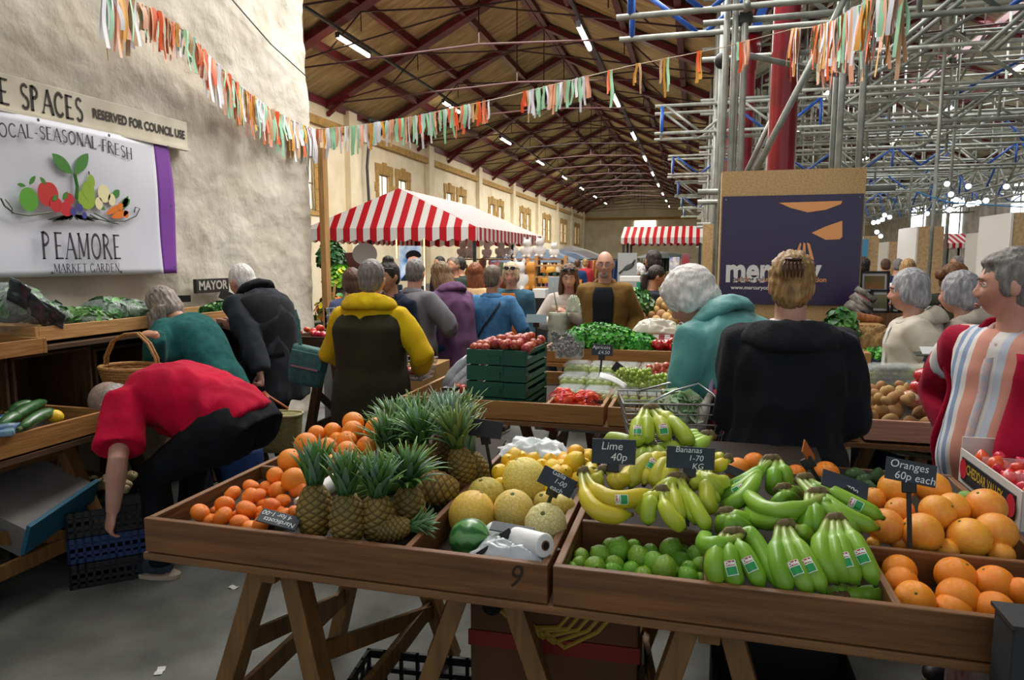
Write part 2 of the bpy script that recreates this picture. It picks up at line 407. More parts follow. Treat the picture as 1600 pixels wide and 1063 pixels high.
            m.rings(R); m.build('sole', mat('sole', '#a89a86' if shoes else '#26211f', .7), o)
    if top:
        T = dict(g=.02, hem=-.06, sleeve=1.0, neck=.30, cuff=True, amp=.007, flare=0, vest=None); T.update(top); g = T['g']; ctx['g'] = g
        m = MB(); torso(m, T['hem'], T['neck'], g, flare=T['flare'])
        for k, s in (('l', -1), ('r', 1)):
            c0, e, w = sh[k], el[k], wr[k]; sl = T['sleeve']
            pts = [c0-Vector((s*.03*H, 0, 0)), c0, c0.lerp(e, .4), e]; rr = [.034*H+g*.5, .031*H+g*.7, .029*H+g*.75, .024*H+g*.75]
            if sl <= .5: pts = [pts[0], c0, c0.lerp(e, .5), c0.lerp(e, min(1, sl*2))]; rr = [.034*H+g*.5, .033*H+g*.8, .033*H+g, .036*H+g]
            else:
                pts += [e.lerp(w, .5), e.lerp(w, (sl-.5)*2-.04)]; rr += [.022*H+g*.75, .018*H+g*.65]
            m.tube(pts, rr, 16)
        o = m.build(T.get('name', 'top'), T['m'], root); remesh(o, cv, 5); wrinkle(o, T['amp'], 7, (1, 1, .55), x*3+y, T['amp']*.4); ctx['top'] = o
    if hair: do_hair(ctx, *hair)
    return ctx
HAIRN = [0]
def do_hair(c, style, m, **k):
    hp, Rh, hs, root = c['hp'], c['Rh'], c['hs'], c['root']; h = MB()
    E = lambda p, r, R=Rh: h.ell(hp(p), tuple(q*hs for q in r), R, 24, 16)
    vox, amp, st = .007, .003, (26, 26, 6)
    if style == 'short':
        E((0, -.018, .030), (.084, .099, .103)); E((0, -.045, -.01), (.076, .066, .085))
    elif style == 'fringe':      # bald crown
        E((0, -.050, -.010), (.080, .054, .050)); amp = .002
        for s in (-1, 1): E((s*.070, -.012, .012), (.010, .030, .030))
    elif style == 'wave':
        E((0, -.018, .034), (.089, .104, .108)); E((0, -.05, -.02), (.079, .066, .088)); E((0, .035, .088), (.066, .052, .034)); amp = .005
        for s in (-1, 1): E((s*.074, .012, .0), (.012, .028, .045))
    elif style == 'bob':
        E((0, -.014, .036), (.092, .106, .108)); E((0, -.05, -.03), (.086, .072, .095)); amp = .004
        for s in (-1, 1): E((s*.076, .01, -.01), (.020, .050, .065))
    elif style == 'puff':
        E((0, -.020, .045), (.112, .128, .118)); E((0, -.06, -.02), (.098, .078, .09)); E((0, .045, .085), (.080, .06, .05))
        for s in (-1, 1): E((s*.088, .0, .0), (.026, .055, .06))
        amp, st = .0045, (18, 18, 18)
    elif style == 'long':
        E((0, -.014, .036), (.090, .104, .106)); E((0, -.06, -.08), (.092, .055, .15)); L = k.get('L', .26)
        E((0, -.075, -.10-L*.25), (.088, .045, .10+L*.35))
        for s in (-1, 1): E((s*.078, .005, -.06), (.020, .048, .12)); E((s*.080, -.005, -.12), (.022, .045, .10+L*.15))
        amp = .005; st = (30, 30, 3)
    elif style == 'drape':       # long hair falling forward and down from a bent head (world down)
        E((0, -.014, .034), (.090, .104, .106)); E((0, -.05, -.03), (.086, .066, .10))
        for s in (-1, 1):
            for q in range(4):
                p = hp((s*.078, -.055+.03*q, -.02)); h.tube([p, p+Vector((0, .00, -.10)), p+Vector((s*.01, .0, -.22)), p+Vector((0, .01, -.30-.02*q))], [.032, .034, .03, .012], 10)
        amp = .005; st = (30, 30, 3)
    elif style == 'bun':
        E((0, -.016, .032), (.085, .100, .104)); E((0, -.045, -.01), (.077, .062, .08)); E((0, -.125, .035), (.042, .036, .042)); amp = .003
    elif style == 'clip':
        E((0, -.020, .040), (.090, .104, .106)); E((0, -.05, .0), (.084, .072, .10)); E((0, -.105, .065), (.058, .034, .060)); E((0, -.085, -.02), (.060, .040, .07)); amp = .005; st = (30, 8, 18)
    elif style == 'tail':
        E((0, -.014, .032), (.086, .102, .104)); p = hp((0, -.10, .0))
        h.tube([hp((0, -.08, .02)), p+Vector((0, -.03, .0)), p+Vector((0, -.05, -.10)), p+Vector((0, -.04, -.24)), p+Vector((0, -.03, -.34))], [.03, .034, .036, .028, .01], 12)
    elif style == 'topknot':
        E((0, -.016, .032), (.086, .102, .104)); E((0, -.03, .135), (.048, .048, .040)); E((0, -.045, -.01), (.078, .062, .08)); amp = .003
    o = h.build('hair', m, root); remesh(o, vox, 3); me = o.data; HAIRN[0] += 7; RI = Rh.inverted()
    hseed = HAIRN[0]; o3 = c['ht']
    def fn(p):
        q = RI @ (Vector(p)-o3); return noise.noise(Vector((q.x*st[0]*4, q.y*st[1]*2, q.z*st[2]*2+hseed)))*amp*1.6
    displace(me, fn)
    me.update(); return o
def hood(c, m, r=.05, drop=.02, name='hood', rad=.085, front=True, droop=.03, lift=0):
    """folded hood lying round the neck"""
    R = []; n = 30; H = c['H']; nb = c['nb']; f = Vector((0, math.cos(c['na']), -math.sin(c['na']))); up = c['up']
    for i in range(n+1):
        a = -PI/2+ (i/n-.5)*2*PI*.93        # from front right round the back
        back = .5-.5*math.sin(a); rr = rad*(1+.25*back)
        ce = nb+Vector((1, 0, 0))*math.cos(a)*rr*1.15*c['b']+f*math.sin(a)*rr+up*(.035+lift-.05*(1-back)-drop*back)
        tr = r*(.35+.65*back); out = (Vector((1, 0, 0))*math.cos(a)+f*math.sin(a))
        R.append([ce+out*math.cos(t)*tr*1.0+up*(math.sin(t)*tr*.75)-up*(droop*back*max(0, math.cos(t))) for t in [2*PI*j/14 for j in range(14)]])
    mb = MB(); mb.rings(R); o = mb.build(name, m, c['root']); remesh(o, .010, 3); wrinkle(o, .006, 12, (1, 1, 1), c['H']); return o
def collar(c, m, h=.045, r=.068, name='collar', open_=.25):
    nb = c['nb']; f = Vector((0, math.cos(c['na']), -math.sin(c['na']))); up = c['up']; R = []; n = 26
    for i in range(n+1):
        a = -PI/2+(i/n-.5)*2*PI*(1-open_)
        o_ = Vector((1, 0, 0))*math.cos(a)*1.1+f*math.sin(a); ce = nb-up*.005-up*(.02*max(0, math.sin(a)))
        R.append([ce+o_*(r+.006), ce+o_*(r-.006)+up*h, ce+o_*(r+.004)+up*(h+.004), ce+o_*(r+.034)+up*(h*.3), ce+o_*(r+.036)-up*.012])
    mb = MB(); mb.rings(R); return mb.build(name, m, c['root'], smooth=True)
def front_strip(c, m, t0, t1, w0, w1, g, name, ang0=None, n=8):
    """panel lying on the chest between two angles: w = half angle at bottom / top"""
    tp = c['tp']; mb = MB()
    def fn(u, v):
        t = t0+(t1-t0)*v
        if ang0 is None: w = w0+(w1-w0)*v; a = PI/2+(u*2-1)*w
        else: lo = ang0[0]+(ang0[1]-ang0[0])*v; a = lo+(u-.5)*(w0+(w1-w0)*v)
        return tp(t, a, g)
    mb.grid(fn, n, 24); return mb.build(name, m, c['root'], smooth=True, solid=.004)
def shades(c, y=.075, z=.085, dark='#15151a', up=True):
    hp = c['hp']; m = MB(); m.tube([hp((-.07, y-.03, z)), hp((0, y+.012, z+.004)), hp((.07, y-.03, z))], .003, 6)
    for s in (-1, 1): m.ell(hp((s*.034, y+.004, z+.002)), (.027, .006, .020), c['Rh'], 14, 8); m.tube([hp((s*.07, y-.03, z)), hp((s*.088, -.01, z-.02))], .003, 6)
    return m.build('sunglasses', mat('shades', dark, .15, coat=1), c['root'], smooth=True)
def glasses(c):
    hp = c['hp']; m = MB()
    for s in (-1, 1):
        pts = [hp((s*.031+.021*math.cos(t), .104-.012*abs(math.cos(t))*0-abs(s*.031+.021*math.cos(t))*.15, .004+.015*math.sin(t))) for t in [2*PI*i/16 for i in range(17)]]
        m.tube(pts, .0016, 5); m.tube([hp((s*.052, .094, .008)), hp((s*.083, .0, .004))], .0016, 5)
    m.tube([hp((-.010, .104, .006)), hp((.010, .104, .006))], .0016, 5)
    return m.build('glasses', mat('glasses_frame', '#3a2c28', .3), c['root'])
def fabric(name, c, c2=None, ns=14, bump=.3, bs=260, st=(1, 1, 1), r=.9, sheen=.03, **k):
    m = mat(name, c, r, c2, ns, st, bump, bs, sheen=sheen, **k); m.node_tree.nodes['Principled BSDF'].inputs['Specular IOR Level'].default_value = .2; return m
# ======================= the setting =======================
FL = mat('floor_concrete', '#6f706a', .8, '#4b4c48', 3.2, bump=.35, bs=60, detail=10, lo=.32, hi=.68)
PLASTER_ROUGH = mat('rough_limewash', '#d0c9bb', .9, '#c0b7a5', 2.2, bump=1.6, bs=9, detail=6)
PLASTER = mat('hall_plaster', '#e9dcc0', .85, '#d8c9a8', 1.2, bump=.1, bs=20)
OCHRE = mat('ochre_stone', '#b89252', .85, '#9c7a40', 5)
RED = mat('red_paint', '#66121b', .45, '#4f0e16', 3, rnd=0); ROD = mat('rust_rod', '#3a1517', .6)
REDC = mat('red_column_paint', '#8e1522', .3, '#741019', 3, coat=.3)
BOARDS = mat('roof_boards', '#b7a070', .8, '#8f7a50', 1.3, (1, 5, 1), .2, 8)
BOARDS2 = mat('aisle_roof_boards', '#c9c2a8', .8, '#9d967c', 1.3, (1, 5, 1))
GREYM = mat('grey_trunking', '#3c4146', .5)
TUBE = mat('lit_tube', '#fff3dc', .4, emit=14)
PANE = mat('lit_window_glass', '#fff2d6', .3, '#f3e2bd', 6, emit=1.6)
PANEW = mat('bright_window_glass', '#f7fbff', .3, emit=4.5)
def chipboard(): return mat('osb_board', '#cdac7c', .8, '#b18c58', 75, (1, .6, 1.3), .15, 60, detail=1, lo=.35, hi=.7)
f = MB(); f.box((1.5, 32, -.05), (38, 76, .1)); structure('floor', f, FL)
# near rough limewashed wall: real relief on the room side and round the end
def rough(p, n, a=.035):
    q = Vector(p); return Vector(p)+Vector(n)*(noise.noise(q*1.1)*a+noise.noise(q*3.4)*a*.7+abs(noise.noise(q*8))*a*.5)
w = MB(); w.smooth = True
w.grid(lambda u, v: rough((-3.93, -1.5+7.98*u, 8*v), (1, 0, 0)), 230, 210)
w.grid(lambda u, v: rough((-3.93-.9*u, 6.48, 8*v), (0, 1, 0), .02), 20, 160)
w.smooth = False; w.box((-4.45, 2.45, 4), (.9, 7.9, 8)); structure('wall_near', w, PLASTER_ROUGH)
w = MB(); w.bar((-3.8, 6.55, 0), (-3.8, 6.55, 2.75), .09, .06); tag(w.build('timber_post', wood('pale_timber', '#b58b55', '#99703c', 2)), 'tall pale timber post fixed to the end of the rough wall', 'post')
# hall side wall with window openings
XW = -10.3; WY = [22.5+6.4*i for i in range(-2, 7)]; Z0, Z1 = 2.95, 4.45
w = MB(); cuts = []
for cy in WY:
    for s in (-.78, .78): cuts.append((cy+s-.42, cy+s+.42))
y = 4.0
for a, b in cuts: w.box((XW-.2, (y+a)/2, 3), (.4, a-y, 6.05)); w.box((XW-.2, (a+b)/2, Z0/2), (.4, b-a, Z0)); w.box((XW-.2, (a+b)/2, (Z1+6.05)/2), (.4, b-a, 6.05-Z1)); y = b
w.box((XW-.2, (y+66.3)/2, 3), (.4, 66.3-y, 6.05)); structure('wall_left', w, PLASTER)
w = MB()
for i in range(-2, 8): w.box((XW+.09, 19.3+6.4*i, 3), (.18, .5, 6))
structure('trim_1', w, PLASTER)
w = MB(); w.box((XW+.06, 35.2, 5.42), (.14, 62, .22)); w.box((-4.7, 66.0, 5.42), (11.2, .14, .22)); structure('trim_2', w, OCHRE)
n = 0
for a, b in cuts:
    n += 1; t = empty('window_%d' % n, (XW-.1, (a+b)/2, Z0)); t['kind'] = 'structure'; hw = (b-a)/2
    m = MB(); m.box((0, 0, .75), (.02, hw*2, 1.5)); m.build('pane', PANE, t)
    m = MB()
    for yy in (-hw+.03, 0, hw-.03): m.box((.02, yy, .75), (.05, .045, 1.5))
    for zz in (.03, .75, 1.47): m.box((.02, 0, zz), (.05, hw*2, .045))
    m.build('window_frame', mat('window_paint', '#8a7a5c', .6), t)
    m = MB()
    for s in (-1, 1):
        for k in range(5): m.box((.11, s*(hw+.11+.04*(k % 2)), .15+.3*k), (.06, .22+.08*(k % 2), .29))
    m.box((.11, 0, 1.66), (.06, 1.35, .32)); m.box((.13, 0, 1.70), (.07, .26, .38)); m.box((.11, 0, -.07), (.08, 1.3, .12)); m.build('stone_surround', OCHRE, t)
w = MB(); w.add([(-10.5, 66.2, 0), (.9, 66.2, 0), (.9, 66.2, 6), (-4.7, 66.2, 8.8), (-10.5, 66.2, 6)], [(0, 1, 2, 3, 4)]); structure('wall_back', w, PLASTER, solid=.2)
t = empty('window_40', (-4.7, 66.05, 4.1)); t['kind'] = 'structure'
m = MB(); m.box((0, 0, .55), (1.9, .04, 1.1)); m.build('pane', PANEW, t); m = MB(); m.box((0, -.03, 1.2), (2.2, .1, .14)); m.box((0, -.03, -.05), (2.2, .1, .1)); m.build('window_frame', PLASTER, t)
# roofs
RZ, EZ = 8.75, 6.0
for nm, x0, x1, x2, mm in (('ceiling_hall', -10.4, -4.7, .9, BOARDS), ('ceiling_aisle', .9, 6.5, 12.2, BOARDS2)):
    w = MB(); w.quad((x0, -3, EZ+.12), (x0, 67, EZ+.12), (x1, 67, RZ+.12), (x1, -3, RZ+.12)); w.quad((x1, -3, RZ+.12), (x1, 67, RZ+.12), (x2, 67, EZ+.12), (x2, -3, EZ+.12))
    if nm == 'ceiling_hall':
        # boards run unbroken; unseen area lamps below stand in for roof glazing
        pass
    o = structure(nm, w, mm, solid=.06)
w = MB(); w.box((12.35, 32, 3), (.3, 70, 6.2)); structure('wall_right', w, mat('far_plaster', '#c9c6bd', .85, '#a8a49a', 2.5))
w = MB(); w.add([(.9, 55, 0), (12.2, 55, 0), (12.2, 55, 6), (6.5, 55, 8.8), (.9, 55, 6)], [(0, 1, 2, 3, 4)]); structure('wall_aisle_back', w, PLASTER, solid=.2)
for i, (yy, hw) in enumerate(((44, 1.1), (38.6, 1.2), (31, .9), (26, .9), (20.5, .9))):
    t = empty('window_%d' % (41+i), (12.15, yy, 2.5)); t['kind'] = 'structure'
    m = MB(); m.box((0, 0, 1.0), (.04, hw*2, 2.1)); m.build('pane', PANEW, t)
    m = MB()
    for s in (-1, 0, 1): m.box((-.04, s*hw, 1), (.06, .07, 2.1))
    m.box((-.04, 0, 2.1), (.08, hw*2+.1, .1)); m.box((-.04, 0, -.05), (.08, hw*2+.1, .1)); m.build('window_frame', mat('white_frame', '#d5d2ca', .6), t)
# trusses: rafters, purlins, ties
def truss(y, x0, x1, x2, idx, light=False):
    w = MB(); w.m = 0
    for xa, xb in ((x0, x1), (x2, x1)):
        w.m = 0
        w.bar((xa, y, EZ-.06), (xb, y, RZ-.06), .15 if not light else .1, .32 if not light else .18, (0, 1, 0))
        w.m = 1; mx, mz = (xa*.5+xb*.5), (EZ+RZ)/2-.2
        w.tube([(mx, y, mz), (x1, y, EZ+1.05)], .022, 5); w.tube([(mx, y, mz), (xb*.35+xa*.65, y, EZ+.38), (xa, y, EZ)], .022, 5)
        w.tube([(xb*.35+xa*.65, y, EZ+.38), (x1, y, EZ+1.05)], .02, 5); w.tube([(mx, y, mz), (mx, y, EZ+.75)], .014, 4)
        w.tube([(xa, y, EZ), (xb, y, EZ+.25)], .022, 5); w.m = 0; w.bar((xa, y, EZ-.3), (xa*.88+xb*.12, y, EZ+.2), .1, .12, (0, 1, 0))
    w.m = 1; w.tube([(x1, y, RZ-.1), (x1, y, EZ+.25)], .016, 5)
    structure('trim_%d' % idx, w, [RED, ROD])
for i in range(18): truss(8.2+3.3*i, -10.3, -4.7, .9, 10+i)
for i in range(12): truss(9.5+3.3*i, .9, 6.5, 12.2, 40+i, True)
w = MB()
for xa, xb in ((-10.3, -4.7), (.9, -4.7), (.9, 6.5), (12.2, 6.5)):
    for k in (.0, .25, .5, .75, .985): x = xa+(xb-xa)*k; z = EZ+(RZ-EZ)*k; w.box((x, 32, z+.0), (.14, 66, .20))
structure('trim_3', w, RED)
w = MB(); w.box((.9, 32, 5.75), (.22, 66, .42)); structure('trim_4', w, RED)
# cast iron columns along the valley
for i in range(8):
    y = 7.5+5.8*i; m = MB(); m.smooth = True
    m.lathe([(.19, 0), (.19, .3), (.15, .36), (.142, .5), (.128, 4.9), (.15, 4.95), (.15, 5.05), (.20, 5.25), (.22, 5.5)], 28, (.80, y, 0))
    o = structure('column', m, REDC)
# ---------------- lights ----------------
def batten(x, y, z, label, grp, L=1.5):
    t = empty('ceiling_light', (x, y, z), 0, label, 'light', grp)
    m = MB(); m.tube([(0, -L/2, -.03), (0, L/2, -.03)], .045, 10); m.build('tube', TUBE, t, smooth=True)
    m = MB(); m.box((0, 0, .04), (.10, L+.1, .06)); m.box((0, -L/2-.04, 0), (.09, .05, .1)); m.box((0, L/2+.04, 0), (.09, .05, .1)); m.build('housing', GREYM, t)
    m = MB(); m.tube([(0, -L/2, .06), (0, -L/2, .16)], .008, 5); m.tube([(0, L/2, .06), (0, L/2, .16)], .008, 5); m.build('hanger', GREYM, t)
    return t
for nm, X, Z, ys in (('left-hand', -8, 6.65, [15.4+6.75*i for i in range(8)]), ('middle', -2.4, 6.25, [14.9+5.9*i for i in range(9)]), ('scaffold-side', 3.5, 6.35, [11+5.5*i for i in range(6)]), ('far right', 7.6, 6.35, [14.5+5.5*i for i in range(5)])):
    for i, y in enumerate(ys): batten(X, y, Z, 'lit fluorescent batten in the %s row, %s from the camera' % (nm, ordn(i)), 'battens in the %s row' % nm)
    m = MB(); m.box((X, (ys[0]-5+ys[-1])/2, Z+.16), (.07, ys[-1]-ys[0]+7, .06)); tag(m.build('cable_trunking', GREYM), 'long dark cable trunking carrying the %s row of lights' % nm, 'trunking')
# cables on the hall wall
m = MB(); m.tube([(XW+.25, 20.2, 6), (XW+.22, 20.3, 5.6), (XW+.2, 20.1, 4.5), (XW+.2, 20.2, 3.0)], .05, 6); m.tube([(XW+.25, 20.2, 5.98), (XW+.25, 21.5, 6.05)], .05, 6)
tag(m.build('wall_cable', GREYM), 'thick grey cable drop running down the cream hall wall', 'cable')
m = MB(); m.smooth = True; m.ell((XW+.75, 15.4, 3.95), .17); m.smooth = False; m.box((XW+.3, 15.3, 4.0), (.7, .08, .08)); m.box((XW+.35, 15.0, 4.75), (.12, .2, .35)); tag(m.build('security_camera', mat('white_plastic', '#dfe2e2', .4)), 'white dome security camera on a bracket on the hall wall', 'camera')
m = MB(); m.box((XW+.12, 15.1, 3.6), (.12, 1.1, 2.0)); o = tag(m.build('notice_cabinet', mat('dark_red_frame', '#4c1a1a', .5)), 'dark framed green notice cabinet on wall behind the striped stall', 'cabinet')
m = MB(); m.box((XW+.19, 15.1, 3.6), (.03, .85, 1.75)); q = m.build('panel', mat('green_panel', '#3f8a4c', .5), o)
# near tension cable on rough wall
m = MB(); m.tube([(-3.87, 5.0+.1, 3.86), (-3.86, 5.8, 3.58), (-3.84, 6.4, 3.42)], .006, 5); tag(m.build('wall_wire', GREYM), 'thin dark wire on the rough wall near its top corner', 'wire')
# ======================= scaffolding =======================
GALV = mat('galvanised_tube', '#a4a79f', .42, '#84887f', 6, metal=.25, bump=.1, bs=30)
BLUE = mat('blue_paint_tube', '#1c4fae', .4, '#2d63b8', 8)
FIT = mat('scaffold_fitting', '#3b3a36', .55, metal=.4)
R_ = .0275
def T(root, a, b, m=None, r=R_, name='pole'):
    mb = MB(); mb.tube([a, b], r, 10); mb.build(name, m or GALV, root, smooth=True, W=True)
def coupler(root, p):
    mb = MB(); mb.box(p, (.10, .10, .085)); mb.bar((p[0]-.06, p[1], p[2]+.02), (p[0]+.06, p[1], p[2]+.02), .03, .03); mb.build('coupler', FIT, root, W=True)
def lattice(x0, x1, y, z, label, h=.45, blue=(), along='x', name='lattice_beam', step=.62):
    """two chords, uprights and zigzag lacing"""
    P = (lambda s, zz: (s, y, zz)) if along == 'x' else (lambda s, zz: (y, s, zz))
    root = empty(name, P(x0, z), 0, label, 'scaffolding', 'scaffold lattice beams')
    for zz in (z, z+h): T(root, P(x0-.12, zz), P(x1, zz), name='chord')
    n = int((x1-x0)/step); s = x0
    T(root, P(x0, z), P(x0, z+h), BLUE if 'end' in blue else GALV, name='upright')
    if n > 60: n = 60
    mb = MB(); mbb = MB()
    for i in range(n):
        a, b = (z+h, z) if i % 2 == 0 else (z, z+h)
        q = mbb if (i % 7 in blue) else mb
        q.tube([P(x0+.06+step*i, a), P(x0+step*(i+1), b)], R_*.85, 8)
        if i % 4 == 3: q.tube([P(x0+step*(i+1), z), P(x0+step*(i+1), z+h)], R_*.85, 8)
    o = mb.build('lacing', GALV, root, smooth=True, W=True)
    if mbb.v: mbb.build('painted_lacing', BLUE, root, smooth=True, W=True)
    return root
for k in range(6):
    y = 6.35+5.8*k; w1 = 'near the top of the photo' if k == 0 else 'crossing behind the tower, %s beam back' % ordn(k)
    lattice(-.62 if k else -.62, 12 if k else 5.6, y, 3.72, 'grey lattice beam with blue lacing, front of pair, '+w1, blue=(0, 1, 4, 5, 'end') if k % 2 == 0 else (3, 'end'))
    lattice(-.66, 12 if k else 5.6, y+.62, 3.72, 'grey lattice beam, rear of pair, '+w1, blue=(0, 1, 5, 'end') if k == 0 else (2,))
def tower(y, label, d=1.45, near=False):
    root = empty('scaffold_tower', (.8, y, 0), 0, label, 'scaffolding', 'scaffold towers round the red columns')
    H = 6.0
    for x in ((.20, .27, .35, 1.14, 1.30) if near else (.25, .4, 1.2, 1.4)):
        for yy in ((y-.62, ) if x in (.27, 1.14) else (y-.62, y+.62)): T(root, (x, yy, 0), (x, yy, H), name='standard')
    for zz in (2.2, 3.65, 4.25, 5.4):
        for yy in (y-.57, y+.57): T(root, (.0, yy, zz), (1.6, yy, zz), name='ledger')
        for x in (.35, 1.3): T(root, (x, y-.8, zz+.06), (x, y+.8, zz+.06), name='transom')
        for x in (.35, 1.3): coupler(root, (x, y-.60, zz))
    T(root, (.38, y-.70, 2.15), (1.22, y-.70, 3.95), name='brace')
    if near: T(root, (.40, y+.7, 2.3), (1.0, y+.7, 3.7), name='brace'); T(root, (.3, y-.5, 3.4), (1.3, y+.5, 3.4), name='brace')
    return root
for k in range(6): tower(7.05+5.8*k, 'grey scaffold tower round the nearest red column' if k == 0 else 'grey scaffold tower round the %s red column back' % ordn(k), near=(k == 0))
# inclined ladder-like beams running back along the aisle
for i, (x, z, y0, y1) in enumerate(((6.9, 3.35, 9.5, 44), (8.4, 3.35, 13, 44))):
    lattice(y0, y1, x, z, 'long ladder-like lattice beam running back above the stalls, %s one' % ('left-hand' if i == 0 else 'right-hand'), h=.55, along='y', blue=(2, 5), step=.6 if y1-y0 < 36 else .7)
# birdcage frames
rs = random.Random(5)
def frame(y, x0, x1, label, z0=3.8, z1=6.0):
    root = empty('scaffold_bay', ((x0+x1)/2, y, z0), 0, label, 'scaffolding', 'scaffold frames under the aisle roof')
    x = x0; xs = []
    while x <= x1: xs.append(x); T(root, (x, y, z0 if rs.random() < .75 else 0), (x, y, 6.3+(1.9-abs(x-6.5)*.35 if x > 1.5 else 0)), name='standard'); x += rs.choice((1.1, 1.5, 1.9))
    for z in (4.1, 4.6, 5.1, 5.6, 6.1): T(root, (x0-.4, y+rs.uniform(-.1, .1), z+rs.uniform(-.08, .08)), (x1+.3, y+rs.uniform(-.1, .1), z+rs.uniform(-.08, .08)), name='ledger')
    for i in range(len(xs)-1):
        if rs.random() < .75:
            a, b = xs[i], xs[i+1]
            if rs.random() < .5: a, b = b, a
            z = rs.choice((3.8, 4.6, 5.1)); T(root, (a, y+.06, z), (b, y+.06, z+rs.uniform(.9, 1.5)), BLUE if rs.random() < .12 else None, name='brace')
    for i in range(6): x = rs.choice(xs); T(root, (x+rs.uniform(-.2, .2), y-1.6, rs.choice((4.15, 4.65, 5.15, 5.65))), (x+rs.uniform(-.2, .2), y+1.6, rs.choice((4.15, 4.65, 5.15, 5.65))), name='transom')
    for i in range(5): coupler(root, (rs.choice(xs), y, rs.choice((4.1, 4.6, 5.1, 5.6))))
for i, y in enumerate((9.6, 11.6, 14.5, 16.2, 19.6, 22, 25.5, 28, 31.5, 35, 38.5)): frame(y, 1.9, 11.4, 'dense grey scaffold frame under the aisle roof, %s frame from the front' % ordn(i))
# two long raking tubes, upper right
for i, (a, b) in enumerate((((2.0, 8.6, 3.9), (4.4, 8.9, 5.9)), ((3.0, 9.0, 3.9), (5.1, 9.3, 5.95)))):
    root = empty('raking_brace', a, 0, ('left' if i == 0 else 'right')+'-hand pair of pale raking scaffold tubes at upper right', 'scaffolding', 'raking scaffold braces')
    T(root, a, b); T(root, (a[0]+.12, a[1], a[2]), (b[0]+.12, b[1], b[2]))
# festoon bulbs
BULB = mat('festoon_glow', '#f2f6ff', .3, emit=7)
fl = [(955, 465), (1133, 485), (1448, 487), (988, 552), (1030, 598), (1078, 620), (1138, 635), (1172, 630), (1215, 622), (1280, 603), (978, 680), (790, 712), (112, 700), (142, 735), (188, 718), (178, 762), (218, 800), (240, 785), (130, 818), (145, 903), (345, 787), (383, 780), (437, 725), (420, 762), (478, 742), (373, 865), (405, 900)]
bs_ = []
for i, (a, b) in enumerate(fl):
    px, py = 1300+a/5.317, 200+b/5.317; Y = 11.0 if a > 900 else 15.5; p = atY(px, py, Y)
    t = empty('festoon_bulb', p, 0, 'x', 'light bulb', 'glowing festoon bulbs above the right-hand stalls')
    r = .036 if a > 900 else .042; m = MB(); m.ell((0, 0, 0), r, None, 12, 8); m.build('bulb', BULB, t, smooth=True); m = MB(); m.tube([(0, 0, r*.8), (0, 0, r*1.8)], r*.35, 8); m.build('cap', GREYM, t); bs_.append(t)
row_labels(bs_, 'glowing white festoon bulb', 4, 'under the scaffolding')
for nm, idx in (('near', [0, 3, 4, 5, 6, 7, 8, 9]), ('far', [12, 14, 13, 15, 16, 17, 20, 21, 23, 22, 24])):
    m = MB(); pts = [bs_[i].location+Vector((0, 0, .09)) for i in idx]; m.tube(pts, .008, 5)
    tag(m.build('festoon_cable', GREYM), '%s cable carrying the string of festoon bulbs' % nm, 'cable')
m = MB(); m.tube([atY(1432, 300, 9.5), atY(1480, 316, 9.5), atY(1600, 324, 9.5)], .008, 5); tag(m.build('blue_rope', mat('rope_blue', '#2f86c4', .6)), 'thin bright blue rope slung between the scaffold tubes', 'rope')
# ---------------- OSB cladding and the purple site board ----------------
OSB = chipboard()
t = empty('plywood_cladding', (.75, 6.7, 0), 0, 'chipboard boxing round the foot of the nearest red column', 'boxing')
m = MB(); m.box((.755, 6.20, 1.17), (1.12, .02, 2.34)); m.build('front_board', OSB, t, W=True)
m = MB(); m.box((.205, 6.75, 1.17), (.02, 1.1, 2.34)); m.build('side_board', OSB, t, W=True)
m = MB(); m.box((1.305, 6.75, 1.17), (.02, 1.1, 2.34)); m.build('side_board', OSB, t, W=True)
m = MB(); m.box((.22, 8.2, 1.0), (.30, .02, 2.0)); tag(m.build('plywood_board', OSB), 'narrow chipboard panel standing left of the purple site board', 'board')
PURP = mat('purple_board', '#2e2148', .35, coat=.2); PEACH = mat('peach_print', '#f0a565', .5); WHI = mat('white_print', '#e4e2de', .5)
bx0, bx1, bz0, bz1 = .205, 1.30, 1.22, 2.13; by = 6.165
t = empty('site_board', (.75, by, bz0), 0, 'large purple printed board reading mercury fixed on chipboard', 'sign')
m = MB(); m.box(((bx0+bx1)/2, by+.006, (bz0+bz1)/2), (bx1-bx0, .012, bz1-bz0)); m.build('panel', PURP, t, W=True)
def bpx(px, py): p = atY(px, py, by); return Vector((p.x, by-.004, p.z))
m = MB()
m.add([bpx(*q) for q in [(1217, 317), (1235, 325), (1262, 332), (1290, 328), (1314, 319), (1316, 314)]], [tuple(range(6))])
m.add([bpx(*q) for q in [(1268, 364), (1290, 375), (1312, 374), (1316, 370), (1316, 345), (1290, 354)]], [tuple(range(6))])
for a, b in ((1240, 1247), (1253, 1260), (1266, 1273)): m.add([bpx(a, 404), bpx(b-1, 407), bpx(1252+(a-1240)*.5, 381), bpx(1250+(a-1240)*.4, 379)], [(0, 1, 2, 3)])
m.build('print_shapes', PEACH, t, W=True)
m = MB(); put_text(m, 'mercury', bpx(1206, 424), (1, 0, 0), (0, 0, 1), .285, .77, bold=.010); m.build('lettering', WHI, t, W=True)
m = MB(); put_text(m, 'building solutions in construction', bpx(1217, 437), (1, 0, 0), (0, 0, 1), .058, .95, bold=.001); m.build('strapline', PEACH, t, W=True)
m = MB(); put_text(m, 'www.mercuryconstruction.co.uk', bpx(1200, 450), (1, 0, 0), (0, 0, 1), .045, 1, bold=.001); m.build('web_address', WHI, t, W=True)
m = MB()
for q in ((bx0+.03, bz1-.03), (bx1-.03, bz1-.03), (bx0+.03, bz0+.03), (bx1-.03, bz0+.03)): m.ell((q[0], by-.004, q[1]), (.006, .003, .006), None, 8, 6)
